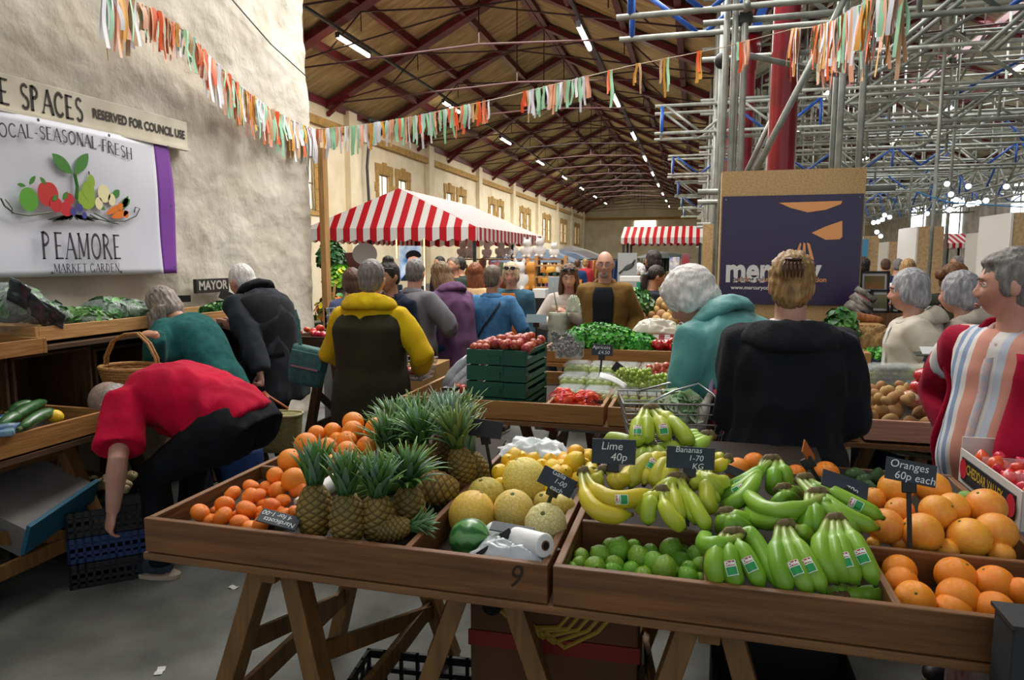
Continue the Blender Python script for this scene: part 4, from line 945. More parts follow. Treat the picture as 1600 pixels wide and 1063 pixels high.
# ---------------- bananas ----------------
BAN = mat('banana_skin', '#ffffff', .42, vcol=True, bump=.12, bs=40, coat=.12)
STK_W = mat('sticker_white', '#e9efe8', .4); STK_G = mat('sticker_green', '#1f8f4a', .4); STK_R = mat('sticker_red', '#b3202c', .4)
GREEN_B = ('#7ca82c', '#5f9a1e', '#2b2113', '#8f9a4c'); YEL_B = ('#c8b52a', '#a9b12c', '#3a2c14', '#8d9440'); YG_B = ('#b0bb34', '#8fae2e', '#33280f', '#8f9a40')
def bezier(P, t):
    P = list(P)
    while len(P) > 1: P = [a.lerp(b, t) for a, b in zip(P, P[1:])]
    return P[0]
def banana_mb(A, C, B, r, pal, seed=0):
    q = MB(); q.smooth = True; n = 22; cs = [srgb(x) for x in pal]; rs = random.Random(seed); pts = []; rr = []; cc = []
    ca = cs[0] if rs.random() < .6 else tuple((cs[0][k]+cs[1][k])/2 for k in range(3)); jit = rs.uniform(.9, 1.12)
    for i in range(n+1):
        t = i/n; pts.append(bezier((A, A.lerp(C, .85), C.lerp(B, .35), B), t))
        if t < .13: w = .38+.10*t/.13
        elif t < .30: k = (t-.13)/.17; w = .48+.50*k*k*(3-2*k)
        elif t < .78: w = .98+.04*math.sin((t-.3)*6)
        elif t < .95: k = (t-.78)/.17; w = 1.0-.62*k*k
        else: w = .34-.10*(t-.95)/.05
        rr.append(r*w)
        if t < .04: c = cs[2]
        elif t < .2: k = (t-.04)/.16; c = tuple((cs[3][j]*(1-k)+ca[j]*k)*jit for j in range(3))
        elif t < .84: c = tuple(x*jit for x in ca)
        elif t < .955: k = (t-.84)/.115; c = tuple((ca[j]*(1-k)+cs[1][j]*.85*k)*jit for j in range(3))
        else: c = cs[2]
        cc.append(c)
    # five-sided rounded section
    R = []; m_ = len(pts); pu = None; cols = []
    for i, p in enumerate(pts):
        tg = (pts[min(i+1, m_-1)]-pts[max(i-1, 0)]).normalized()
        u = Vector((0, 0, 1)) if pu is None else pu
        if abs(tg.dot(u)) > .95: u = Vector((0, -1, 0))
        u = (u-tg*u.dot(tg)).normalized(); pu = u; v = tg.cross(u)
        R.append([p+(u*math.cos(f)+v*math.sin(f))*rr[i]*(1+.055*math.cos(5*f)) for f in [2*PI*k/15 for k in range(15)]])
    q.rings(R, cols=cc); return q, pts, rr
def sticker(par, p, n, x, s=.017):
    n = n.normalized(); x = (x-n*x.dot(n)).normalized(); y = n.cross(x)
    def curvedpatch(a0, a1, b0, b1, off):
        def fn(u, v):
            a = (a0+(a1-a0)*u); b = b0+(b1-b0)*v; return p+x*a*s+y*b*s+n*(off-.5*(b*s)**2/.022)
        m = MB(); m.grid(fn, 4, 6); return m
    o = curvedpatch(-1, 1, -.75, .75, .0010).build('sticker', STK_W, par, W=True, smooth=True)
    a = curvedpatch(-.9, .15, -.68, .68, .0016); a2 = curvedpatch(.3, .92, -.62, .62, .0016)
    for k, mm in ((a, STK_G), (a2, STK_R)):
        pass
    me = MB(); me.add(a.v, a.f); me.m = 1; me.add(a2.v, a2.f)
    me.m = 2; vs, fs = text_mesh('Dole', s*.62, bold=.0006, res=2); me.add([p+x*(.60*s+v.y)-y*v.x*1.0+n*(.0020-.5*(v.x)**2/.022) for v in vs], fs)
    w_ = MB(); w_.v = me.v; me_o = me.build('sticker_print', [STK_G, STK_R, STK_W], o, smooth=False); 
    I = (par.parent.matrix_basis if par.parent else Matrix()).inverted() if par.parent else par.matrix_basis.inverted()
    for v in me_o.data.vertices: v.co = I @ v.co
BN = [0]
def bunch(label, cr, tips, pal, plane, r=.0215, clift=.06, tl=.0, group='green banana bunches', stick=()):
    """cr crown pixel, tips = (tip x, tip y, control x, control y)"""
    C0 = onplane(cr[0], cr[1], plane, clift); t = empty('banana_bunch', C0, 0, label, 'bananas', group); BN[0] += 1; n = len(tips)
    if pal is GREEN_B: r *= 1.02
    ends = []
    for i, tp_ in enumerate(tips):
        l2 = tp_[4] if len(tp_) > 4 else 0
        B = onplane(tp_[0], tp_[1], plane, tl+l2); Cc = onplane(tp_[2], tp_[3], plane, clift*.75+l2+.012)
        off = Vector(((i-(n-1)/2)*.012, .002*i, 0)); A = C0+off
        q, pts, rr = banana_mb(A, Cc, B, r, pal, BN[0]*17+i); b_ = q.build('banana', BAN, t, W=True); ends.append(pts[1])
        if i in stick:
            k = 13; tg = (pts[k+1]-pts[k-1]).normalized(); nrm = (CAM-pts[k]); nrm = (nrm-tg*nrm.dot(tg)).normalized(); sticker(b_, pts[k]+nrm*rr[k]*1.03, nrm, -tg)
    q = MB(); q.smooth = True; a, b = C0+Vector((-(n-1)*.006-.008, 0, 0)), C0+Vector(((n-1)*.006+.008, .002*n, 0)); rr = .013
    q.tube([a-Vector((0, -.002, .010)), a.lerp(b, .3)+Vector((0, 0, .006)), a.lerp(b, .7)+Vector((0, 0, .008)), b-Vector((0, 0, .006))], [rr*.5, rr*.85, rr*.85, rr*.5], 10, flat=((0, 0, 1), 1.2, .9))
    q.tube([C0+Vector((0, 0, .0)), C0+Vector((.002, .004, .020))], [.011, .0075], 9)
    o = q.build('stem_crown', mat('banana_crown', '#7a6a40', .7, '#4a3a24', 26, bump=.3, bs=60), t, W=True)
    return t
def z1(x, y): return (1060+x/3.544, 660+y/3.544)
def Z(f, L): return [(*f(a[0], a[1]), *f(a[2], a[3])) + tuple(a[4:]) for a in L]
GPn = (.842, .17)
bunch('bunch of green bananas at the back left of the heap', z1(515, 215), Z(z1, [(215, 478, 400, 440), (190, 432, 390, 380), (222, 385, 400, 330), (520, 400, 530, 320), (590, 385, 600, 290)]), GREEN_B, GPn, clift=.075, stick=(1, 2))
bunch('bunch of green bananas pointing right over the grapefruit', z1(700, 320), Z(z1, [(1010, 605, 830, 520), (1110, 590, 900, 530), (1142, 535, 930, 430), (820, 480, 760, 400)]), GREEN_B, GPn, clift=.085, tl=.03, stick=(2,))
bunch('small dark-stemmed bunch of green bananas in the centre', z1(585, 375), Z(z1, [(700, 410, 650, 385), (660, 440, 620, 420), (560, 470, 570, 430), (520, 500, 540, 440)]), GREEN_B, GPn, clift=.06, r=.018)
bunch('large bunch of green bananas curling left across the heap', z1(770, 400), Z(z1, [(690, 640, 720, 560), (760, 640, 770, 560), (840, 560, 830, 470), (372, 465, 480, 640), (365, 370, 500, 590, .03)]), GREEN_B, GPn, clift=.09, tl=.02, r=.0225)
bunch('half-hidden bunch of green bananas at the left edge', z1(265, 510), Z(z1, [(440, 590, 360, 530), (420, 620, 330, 570), (240, 600, 240, 560), (300, 640, 270, 570)]), GREEN_B, GPn, clift=.06)
bunch('front left bunch of green bananas with stickers', z1(305, 625), Z(z1, [(228, 900, 165, 790), (335, 925, 270, 780), (475, 935, 370, 740), (560, 940, 400, 560, .01), (165, 610, 90, 740, .02)]), GREEN_B, GPn, clift=.075, stick=(1, 2))
bunch('front middle bunch of green bananas with two stickers', z1(597, 580), Z(z1, [(625, 955, 520, 790), (748, 968, 610, 780), (815, 962, 700, 760), (738, 700, 690, 600)]), GREEN_B, GPn, clift=.075, stick=(1, 2))
bunch('front right bunch of bright green bananas with two stickers', z1(870, 545), Z(z1, [(885, 895, 740, 740), (935, 890, 860, 760), (1000, 905, 890, 740), (1098, 915, 1000, 700)]), GREEN_B, GPn, clift=.08, stick=(2, 3), r=.0225)
bunch('low bunch of dark-tipped green bananas by the front board', z1(900, 985), Z(z1, [(940, 960, 900, 930), (1035, 990, 1000, 940), (1125, 990, 1100, 930), (860, 980, 870, 940)]), GREEN_B, (.80, .10), clift=.015, tl=-.0)
def z2(x, y): return (800+x/4.428, 620+y/4.428)
YP = (.85, .30)
G2 = 'ripe banana bunches behind the limes'
bunch('bunch of yellow-green bananas topping the banana heap', z2(960, 92), Z(z2, [(880, 352, 850, 240), (930, 335, 935, 220), (1040, 300, 1080, 240), (1100, 262, 1130, 170), (1235, 345, 1200, 240)]), YG_B, YP, clift=.09, tl=.04, group=G2, stick=(0, 2), r=.024)
bunch('bunch of pale green bananas pointing left at back right', z2(1350, 275), Z(z2, [(1180, 275, 1270, 260), (1190, 300, 1270, 290), (1210, 325, 1280, 310), (1240, 350, 1300, 330)]), ('#9dc04a', '#86b03a', '#33280f', '#6f5a30'), YP, clift=.03, tl=.03, group=G2, r=.019)
bunch('second layer bunch of yellow-green bananas under the top one', z2(940, 340), Z(z2, [(640, 290, 760, 290), (880, 470, 900, 420), (980, 470, 960, 420), (1060, 440, 1030, 400), (1180, 400, 1130, 340)]), ('#93a83a', '#7b9a2c', '#33280f', '#8f9a40'), YP, clift=.03, tl=.0, group=G2)
bunch('bunch of yellow bananas lying left with purple-brown stem', z2(640, 520), Z(z2, [(560, 470, 520, 560), (600, 620, 560, 600), (820, 480, 790, 640), (760, 620, 700, 600)]), YEL_B, YP, clift=.04, group=G2)
bunch('bunch of large yellow bananas curving left of the Bananas sign', z2(1110, 400), Z(z2, [(820, 640, 860, 440), (910, 620, 950, 420), (990, 640, 1000, 500), (1060, 640, 1070, 520)]), ('#cdbf3c', '#a9b12c', '#3a2c14', '#8d9440'), YP, clift=.06, tl=.01, group=G2, r=.024, stick=(1,))
bunch('front left pair of long yellow bananas behind the limes', z2(495, 530), Z(z2, [(835, 815, 500, 850), (985, 650, 620, 800, .02)]), YEL_B, YP, clift=.06, tl=.02, group=G2, r=.0245, stick=(1,))
bunch('small pair of green-yellow bananas behind the Bananas stake', z2(1032, 660), Z(z2, [(945, 890, 930, 760), (1200, 915, 1060, 840), (880, 800, 900, 720)]), YG_B, YP, clift=.06, group=G2)
bunch('fan of small green-yellow bananas round the Bananas stake', z2(1140, 570), Z(z2, [(1100, 830, 1050, 760), (1170, 860, 1130, 780), (1270, 890, 1240, 720), (1370, 930, 1280, 800), (990, 700, 1040, 610)]), YG_B, YP, clift=.05, group=G2, r=.020)
bunch('bunch of yellow-green bananas hanging right of the Bananas sign', z2(1310, 500), Z(z2, [(1470, 570, 1450, 640), (1440, 640, 1380, 650), (1240, 580, 1260, 640), (1420, 690, 1330, 740), (1400, 770, 1320, 780)]), YG_B, YP, clift=.04, tl=-.01, group=G2)
bunch('small ripe banana pair beside the oranges at the back', z2(1490, 440), Z(z2, [(1400, 440, 1440, 420), (1390, 490, 1430, 480)]), YEL_B, YP, clift=.02, group=G2, r=.019)
# ---------------- bags, rolls, price cards ----------------
ROLLW = mat('white_roll_plastic', '#e8e8e6', .45, bump=.2, bs=40)
def roll(label, a, b, r, Ya, Yb, name='bag_roll'):
    p, q = atY(*a, Ya), atY(*b, Yb); t = empty(name, p, 0, label, 'roll'); m = MB(); m.smooth = True
    m.tube([p, q], r, 28); m.build('roll', ROLLW, t, W=True, bev=.004)
    d = (q-p).normalized(); m = MB(); m.tube([p-d*.002, p+d*.01], r*.42, 18); m.build('core', mat('roll_core', '#6a5038', .8), t, W=True)
    m = MB(); m.tube([p-d*.003, p+d*.01], r*.30, 16); m.build('core_hole', mat('hole_black', '#0c0806', .9), t, W=True)
roll('white roll of plastic bags lying against the satsumas', (467, 792), (545, 738), .027, 1.80, 1.98)
FILM = mat('clear_film', '#d6dde2', .18, trans=.35, bump=.8, bs=25, coat=.5)
p = atY(690, 840, 1.66); roll('white bag roll wrapped in film beside the watermelon', (852, 853), (770, 832), .030, 1.60, 1.74)
def crumple(name, label, cx, cy, Y, w, h, m, seed=0, z=0, dz=.05, cat='bag', rot=0):
    c = atY(cx, cy, Y); q = MB(); n = 36; cs, sn = math.cos(rot), math.sin(rot)
    def fn(u, v):
        a, b = (u-.5)*w, (v-.5)*h; e = (1-(2*u-1)**4)*(1-(2*v-1)**4); s = 7/max(w, .2)
        d = .9-1.5*abs(noise.noise(Vector((u*3+seed, v*3, 3))))-.5*abs(noise.noise(Vector((u*7, v*7+seed, 1))))
        return c+Vector((a*cs-b*sn+.02*noise.noise(Vector((u*6, v*6, seed))), a*sn+b*cs, z+dz*e*(.6+d*.8)))
    q.grid(fn, n, n); return tag(q.build(name, m, smooth=True, solid=.0012), label, cat)
crumple('film_wrap', 'clear crinkled film around the bag roll by the watermelon', 806, 856, 1.64, .20, .12, FILM, 2, -.01, .03, 'film', -.1)
crumple('plastic_bag', 'crumpled white carrier bag lying behind the lemons', 836, 702, 2.50, .27, .15, mat('white_bag', '#e9ecee', .4, bump=.3, bs=20, sss=.1), 5, -.02, .05)
m = MB(); m.smooth = True; a, b = atY(775, 712, 2.50), atY(880, 706, 2.50); m.tube([a, b], .034, 22); tag(m.build('bag_roll', ROLLW), 'cream bag roll under the crumpled white bag at the back', 'roll')
SLATE = mat('slate_card', '#262f38', .55, '#2d3742', 20); SLATEB = mat('card_back', '#141517', .6); CHALK = mat('chalk', '#e8ecec', .8); BLKP = mat('black_stake', '#101114', .45)
def sign(label, px, py, Y, w, h, lines, roll=0, yaw=0, pitch=0, stake=None, m=None, name='price_card', size=None, ink=None, flip=False):
    c = atY(px, py, Y); t = empty(name, c, 0, label, 'price card')
    R = Matrix.Rotation(rad(yaw), 3, 'Z') @ Matrix.Rotation(rad(roll), 3, 'Y') @ Matrix.Rotation(rad(pitch), 3, 'X')
    q = MB(); q.box(c, (w, .004, h), R); q.build('card', m or SLATE, t, W=True, bev=.001)
    X_, Z_, N_ = R @ Vector((1, 0, 0)), R @ Vector((0, 0, 1)), R @ Vector((0, -1, 0))
    if flip: X_, Z_ = -X_, -Z_
    if lines:
        q = MB(); n = len(lines); sz = size or h/(n+.35)
        for i, tx in enumerate(lines):
            o_ = c+N_*.0025+Z_*((n-1)/2-i)*sz*.86+X_*(-.05*w if i == 0 else .08*w)
            put_text(q, tx, o_, X_, Z_, sz*.88, 1, .0006, shear=.15, bold=0)
        q.build('chalk_writing', ink or CHALK, t, W=True)
    if stake:
        e = atY(stake[0], stake[1], stake[2] if len(stake) > 2 else Y); b0 = c-R @ Vector((0, 0, h*.42)); b0 = b0+R @ Vector((0, .004, 0)); s = e-b0
        q = MB(); q.bar(b0+Vector((0, .003, 0)), e+Vector((0, .003, 0)), .011, .005, (0, 1, 0)); q.build('stake', BLKP, t, W=True)
        q = MB(); q.bar(b0-s.normalized()*.004, b0+s.normalized()*.03, .035, .007, (0, 1, 0)); q.build('clip', BLKP, t, W=True, bev=.003)
    return t
sign('slate card on a stake reading Lime 40p', 959, 706, 1.92, .125, .072, ['Lime', ' 40p'], 1.5, 12, -6, (956, 814, 1.885), size=.036)
sign('slate card on a stake reading Bananas 1-70 KG', 1079, 716, 1.92, .132, .062, ['Bananas', ' 1-70', '   KG'], 2, 10, -6, (1074, 824, 1.885), size=.026)
sign('slate card on a short stake reading Galia 1-00 each', 871, 753, 1.84, .105, .052, ['Galia', '1-00', 'each.'], 27, 10, -10, (855, 792, 1.86), size=.0235)
sign('slate card on a stake reading Oranges 60p each', 1423, 738, 1.90, .125, .056, ['Oranges', '60p each'], 10, 8, -18, (1422, 858, 1.87), size=.032)
sign('slate card lying flat on the satsumas, writing upside down', 436, 812, 1.60, .115, .046, ['Nardicotts', '4 for 1-00'], 12, 8, -62, size=.024, flip=True)
sign('blank black card tilted over the pineapples', 759, 670, 2.15, .115, .058, [], 4, 0, -20, (771, 755, 2.15), m=SLATEB)
sign('black card on a bent stake lying across the watermelon', 800, 827, 1.67, .115, .035, [], 4, 0, -70, (745, 868, 1.575))
sign('slate card leaning among the bananas, price ending in 70p', 1320, 757, 1.95, .12, .05, ['', '   70p'], 16, 0, -45, (1343, 785, 1.93), size=.024)
sign('small dark card tucked under the back oranges', 1152, 739, 2.12, .085, .03, [], 20, 0, -45)
sign('amber card turned edge-on above the back oranges', 1263, 710, 2.12, .115, .04, [], 38, 62, -5, (1282, 755, 2.1), m=mat('amber_card', '#b5651a', .5))
# ======================= left wall: banner, signs, veg shelves =======================
BWHITE = mat('banner_vinyl', '#dcdde6', .5, '#d0d2de', 1.5, bump=.1, bs=6); BPURP = mat('banner_purple', '#7a3a9c', .5)
BX = -3.83
def wallp(px, py, off=0): p = atX(px, py, BX); return Vector((BX+off, p.y, p.z))
t = empty('market_banner', (BX, 3.7, 1.5), 0, 'white Peamore Market Garden banner with fruit picture and purple edge on the wall', 'banner')
y0b, y1b, zt, zb = 2.2, 4.40, 2.45, 1.495
m = MB(); m.smooth = True
def bp(u, v): return Vector((BX+.012*math.sin(u*9+v*2)+.006*math.sin(v*7+u*3), y0b+(y1b-y0b)*u, zb+(zt-zb)*v-.012*math.sin(PI*u)*(v > .5)))
m.grid(lambda u, v: bp(u*.936, v), 60, 24); m.build('banner_sheet', BWHITE, t, W=True, solid=.003)
m = MB(); m.smooth = True; m.grid(lambda u, v: bp(.936+.064*u, v)+Vector((.0005, .03*math.sin(v*3)*u, 0)), 6, 24); m.build('purple_edge', BPURP, t, W=True, solid=.003)
TX = Vector((0, 1, 0)); TZ = Vector((0, 0, 1)); BTXT = mat('banner_print_dark', '#3b3640', .6)
# serif capitals drawn as thick and thin strokes
GL = {'A': [((0, 0), (.36, 1), .05), ((.36, 1), (.72, 0), .12), ((.14, .36), (.58, .36), .04)], 'C': [('arc', .38, .5, .36, .5, 40, 320, .11)], 'D': [((.1, 0), (.1, 1), .12), ('arc', .1, .5, .56, .5, -90, 90, .10)],
      'E': [((.1, 0), (.1, 1), .12), ((.1, .97), (.55, .97), .05), ((.1, .5), (.45, .5), .04), ((.1, .03), (.58, .03), .05)], 'F': [((.1, 0), (.1, 1), .12), ((.1, .97), (.55, .97), .05), ((.1, .5), (.45, .5), .04)],
      'G': [('arc', .38, .5, .36, .5, 40, 330, .11), ((.70, .0), (.70, .40), .09)], 'H': [((.1, 0), (.1, 1), .12), ((.66, 0), (.66, 1), .12), ((.1, .5), (.66, .5), .04)], 'K': [((.1, 0), (.1, 1), .12), ((.6, 1), (.14, .45), .05), ((.25, .55), (.66, 0), .11)],
      'L': [((.1, 0), (.1, 1), .12), ((.1, .03), (.56, .03), .05)], 'M': [((.1, 0), (.12, 1), .05), ((.12, 1), (.45, .1), .12), ((.45, .1), (.80, 1), .05), ((.80, 0), (.80, 1), .12)], 'N': [((.1, 0), (.1, 1), .05), ((.1, 1), (.66, 0), .12), ((.66, 0), (.66, 1), .05)],
      'O': [('arc', .42, .5, .37, .5, 0, 360, .11)], 'P': [((.1, 0), (.1, 1), .12), ('arc', .12, .74, .40, .26, -90, 90, .10)], 'R': [((.1, 0), (.1, 1), .12), ('arc', .12, .75, .38, .25, -90, 90, .10), ((.28, .5), (.66, 0), .11)],
      'S': [('arc', .32, .75, .24, .24, 30, 270, .09), ('arc', .32, .26, .26, .26, -150, 90, .10)], 'T': [((.36, 0), (.36, 1), .12), ((.02, .97), (.70, .97), .05)], '-': [((.08, .4), (.34, .4), .06)], ' ': [], 'U': [((.1, .25), (.1, 1), .12), ((.64, .25), (.64, 1), .06), ('arc', .37, .28, .27, .28, 180, 360, .08)]}
GW = {'M': .92, 'O': .86, 'C': .78, 'G': .84, '-': .44, ' ': .38, 'S': .64, 'E': .68, 'F': .62, 'L': .66, 'T': .72}
def serif(mb, txt, o, size, sx=1.0, curve=None, wt=1.0, gap=.06, X=TX, Zv=TZ, align='c'):
    W_ = sum(GW.get(ch, .78)+gap for ch in txt); x = -W_/2 if align == 'c' else 0; n = X.cross(Zv).normalized()
    def st(P, w):
        pts = []
        for a, b in P: pts.append((a, b))
        for (x0, y0), (x1, y1) in zip(pts, pts[1:]):
            d = math.hypot(x1-x0, y1-y0) or 1; nx, ny = -(y1-y0)/d*w/2, (x1-x0)/d*w/2
            mb.add([tr(x0+nx, y0+ny), tr(x1+nx, y1+ny), tr(x1-nx, y1-ny), tr(x0-nx, y0-ny)], [(0, 1, 2, 3)])
    for ch in txt:
        dy = curve(x/W_) if curve else 0
        def tr(a, b, x=x, dy=dy): return o+X*((x+a)*size*sx)+Zv*((b-.5)*size+dy*size)+n*.001
        for s in GL.get(ch, []):
            if s[0] == 'arc':
                _, cx, cy, rx, ry, a0, a1, w = s; P = [(cx+(rx-w/3)*math.cos(rad(a0+(a1-a0)*i/20)), cy+(ry-w/4)*math.sin(rad(a0+(a1-a0)*i/20))) for i in range(21)]; st(P, w*wt*.85)
            else:
                st([s[0], s[1]], s[2]*wt)
                for q in (s[0], s[1]):
                    if q[1] in (0, 1) and s[0][1] != s[1][1] and not (ch in 'AM' and q[1] == 1 and q[0] in (.36,)): st([(q[0]-.11, .02+q[1]*.96), (q[0]+.11, .02+q[1]*.96)], .035*wt)
        x += GW.get(ch, .78)+gap
def serif_fit(mb, txt, xa, xb, py, size, **k):
    a, b = wallp(xa, 400).y, wallp(xb, 400).y; gap = k.get('gap', .06); W_ = sum(GW.get(ch, .78)+gap for ch in txt); c_ = wallp((xa+xb)/2, py, .022); c_.y = (a+b)/2; serif(mb, txt, c_, size, (b-a)/W_/size, **k)
m = MB()
def bq(px, py): return wallp(px, py, .022)
serif_fit(m, 'PEAMORE', 62, 188, 385, .165, wt=1.35, gap=.10)
serif_fit(m, 'MARKET GARDEN', 78, 182, 419, .056, wt=1.3)
serif_fit(m, 'LOCAL-SEASONAL-FRESH', -4, 213, 221, .078,  curve=lambda s: 1.9*(.25-s*s)*1.1-.2, wt=1.3, gap=.05)
m.build('banner_lettering', BTXT, t, W=True)
def leafshape(mb, a, b, w, off=0):
    a, b = Vector(a), Vector(b); d = b-a; s = Vector((0, -d.z, d.y)).normalized(); L = []
    for i in range(9): u = i/8; L.append(a+d*u+s*w*math.sin(PI*u)**.8)
    for i in range(8, -1, -1): u = i/8; L.append(a+d*u-s*w*math.sin(PI*u)**.8)
    mb.add([Vector((BX+.024+off, p.y, p.z)) for p in L], [tuple(range(len(L)))])
def disc(mb, px, py, rx, rz_, off=0, n=24, fn=None):
    c = wallp(px, py); P = [Vector((BX+.024+off, c.y+rx*math.cos(a)*(fn(a) if fn else 1), c.z+rz_*math.sin(a)*(fn(a) if fn else 1))) for a in [2*PI*k/n for k in range(n)]]; mb.add(P, [tuple(range(n))])
pr = [('apple_print', '#5aa02c', lambda b: disc(b, 40, 312, .060, .070, .001)), ('red_apple_print', '#c22a28', lambda b: disc(b, 70, 303, .070, .078, .002, fn=lambda a: 1-.12*math.exp(-((a-PI/2)/.4)**2))),
      ('pear_print', '#8cae2c', lambda b: (disc(b, 130, 311, .066, .066, .003), disc(b, 133, 298, .046, .060, .0038), disc(b, 137, 284, .028, .045, .0046))), ('strawberry_print', '#c4232b', lambda b: (disc(b, 82, 320, .042, .046, .004), disc(b, 98, 327, .046, .045, .005), disc(b, 102, 311, .038, .036, .004))),
      ('berry_print', '#3a3c8e', lambda b: (disc(b, 109, 331, .023, .026, .006), disc(b, 119, 325, .023, .026, .006), disc(b, 126, 337, .018, .022, .007))), ('cauliflower_print', '#e9dfae', lambda b: (disc(b, 158, 303, .050, .058, .001), disc(b, 170, 312, .03, .04, .001), disc(b, 150, 318, .03, .04, .001))),
      ('carrot_print', '#e0781e', lambda b: (leafshape(b, wallp(160, 335), wallp(188, 320), .022, .003), leafshape(b, wallp(168, 340), wallp(197, 331), .024, .004), disc(b, 183, 323, .022, .026, .004), disc(b, 192, 335, .022, .026, .004))),
      ('leaf_print', '#3f7f2a', lambda b: (leafshape(b, wallp(108, 272), wallp(76, 240), .040, .001), leafshape(b, wallp(112, 272), wallp(133, 240), .038, .001), leafshape(b, wallp(40, 289), wallp(50, 275), .014, .002), leafshape(b, wallp(35, 291), wallp(21, 288), .012, .002), leafshape(b, wallp(66, 288), wallp(57, 277), .014, .003), leafshape(b, wallp(92, 312), wallp(100, 300), .016, .006), leafshape(b, wallp(76, 314), wallp(84, 305), .014, .006),
                                             leafshape(b, wallp(172, 310), wallp(182, 297), .026, 0), leafshape(b, wallp(184, 322), wallp(199, 312), .028, 0), leafshape(b, wallp(160, 328), wallp(150, 322), .014, 0), leafshape(b, wallp(186, 330), wallp(196, 306), .02, 0))),
      ('grass_print', '#23301c', lambda b: [leafshape(b, wallp(110, 334+.3*abs(k)), wallp(110+k*7, 344+abs(k)*.5*(k % 2)), .010, .002) for k in range(-6, 7) if k])]
for nm, c, fn in pr: m = MB(); fn(m); m.build(nm, mat(nm, c, .6), t, W=True)
m = MB(); sp_ = lambda L, r: m.tube([wallp(a, b, .025) for a, b in L], r, 5)
sp_([(115, 310), (116, 292), (112, 272)], .010); m.build('stem_print', mat('leaf_print', '#3f7f2a'), t, W=True)
m = MB(); sp_ = lambda L, r: m.tube([wallp(a, b, .024) for a, b in L], r, 5)
sp_([(-4, 310), (2, 322), (16, 333), (40, 337), (75, 332)], .005); sp_([(3, 312), (8, 318), (14, 326), (14, 334)], .003); sp_([(142, 333), (165, 345), (190, 346), (208, 338), (214, 326), (207, 324), (205, 332)], .004); sp_([(136, 26+310), (150, 343), (180, 350)], .004); sp_([(135, 273), (134, 268)], .004)
m.build('scroll_print', mat('scroll_print', '#4c5a44', .6), t, W=True)
m = MB()
for a, b in ((54, 188), (165, 212), (76, 427), (184, 425), (262, 322), (258, 230), (268, 418)): disc(m, a, b, .010, .010, .004, 10)
m.build('eyelet', mat('eyelet', '#5d6068', .4, metal=.6), t, W=True)
t = empty('parking_sign', (-3.86, 3.6, 2.5), 0, 'long cream painted board reading spaces reserved for council use above the banner', 'sign')
m = MB(); ya, yb = 2.0, 4.62; m.box((-3.86, (ya+yb)/2, 2.555), (.03, yb-ya, .20)); m.build('board', mat('cream_sign', '#ddd6c2', .6, '#cfc7b0', 6), t, W=True, bev=.003)
m = MB(); m.box((-3.85, (ya+yb)/2, 2.447), (.05, yb-ya, .02)); m.build('lower_rail', mat('cream_sign', '#d2cbb6'), t, W=True)
BK = mat('sign_black', '#2a241f', .6)
m = MB(); put_text(m, 'RESERVED FOR COUNCIL USE', Vector((-3.843, (atX(140, 180, -3.843).y+atX(291, 200, -3.843).y)/2, 2.55)), TX, TZ, .085, .74, bold=.003); m.build('small_lettering', BK, t, W=True)
m = MB(); ya_, yb_ = atX(32, 160, -3.843).y, atX(131, 170, -3.843).y; serif(m, 'SPACES', Vector((-3.843, (ya_+yb_)/2, 2.553)), .145, (yb_-ya_)/(sum(GW.get(x, .78)+.06 for x in 'SPACES'))/.145, wt=1.7); serif(m, 'E', Vector((-3.843, atX(9, 160, -3.843).y, 2.553)), .145, .7, wt=1.7); m.build('large_lettering', BK, t, W=True)
t = empty('mayor_plate', (-3.86, 4.83, 1.39), 0, 'small black plate with white lettering reading MAYOR on the wall', 'sign')
m = MB(); m.box((-3.87, 4.84, 1.385), (.03, .40, .115)); m.build('plate', mat('sign_black', '#2a241f'), t, W=True, bev=.004)
m = MB(); put_text(m, 'MAYOR', Vector((-3.855, 4.84, 1.385)), TX, TZ, .10, 1, bold=.003); m.build('lettering', mat('plate_white', '#b8b4aa', .6), t, W=True)
# --- upper shelf trays along the wall
tray('pale wooden tray of greens on the shelf below the banner', -3.86, -3.34, 2.80, 3.78, 1.165, 1.245, PALEX, PALEY)
tray('pale wooden tray of greens on the shelf right of the long-haired woman', -3.86, -3.34, 3.80, 4.75, 1.150, 1.225, PALEX, PALEY)
tray('dark wooden tray at the left photo edge on the upper shelf', -3.80, -3.22, 2.05, 2.76, 1.12, 1.20, MIDX, MIDY)
m = MB(); m.box((-3.56, 3.38, 1.135), (.56, 2.8, .022)); tag(m.build('shelf_board', DARKY), 'long dark board carrying the upper row of vegetable trays', 'shelf')
def apple_box(label, x, y, z, w, d, h, rz=0):
    t = empty('wooden_crate', (x, y, z), rz, label, 'crate', 'old dark wooden crates under the wall shelf')
    for k in range(4): q = MB(); q.box((-w/2, -d/2+d*(k+.5)/4, h/2), (.012, d/4-.012, h)); q.build('slat', DARKZ, t)
    for s in (-1, 1):
        q = MB(); q.box((0, s*d/2, h/2), (w, .016, h)); q.build('end_panel', DARKZ, t)
    for zz in (.008, h-.008): q = MB(); q.box((0, 0, zz), (w, d, .014)); q.build('side_panel', DARKY, t)
    return t
for i, (x, y, z, h, lb) in enumerate([(-3.60, 2.42, .66, .44, 'leftmost dark crate standing on end'), (-3.60, 2.92, .66, .44, 'second dark crate standing on end, left of the garlic'), (-3.60, 3.42, .62, .46, 'dark crate standing on end behind the basket'), (-3.60, 4.02, .66, .46, 'slatted dark crate behind the long-haired woman'), (-3.60, 4.50, .66, .46, 'slatted dark crate nearest the man in dark jacket')]):
    apple_box(lb+' under the shelf', x, y, z, .46, .46, h)
m = MB(); m.box((-3.52, 3.5, .63), (.62, 2.9, .03)); tag(m.build('lower_shelf', DARKY), 'lower dark board under the standing crates', 'shelf')
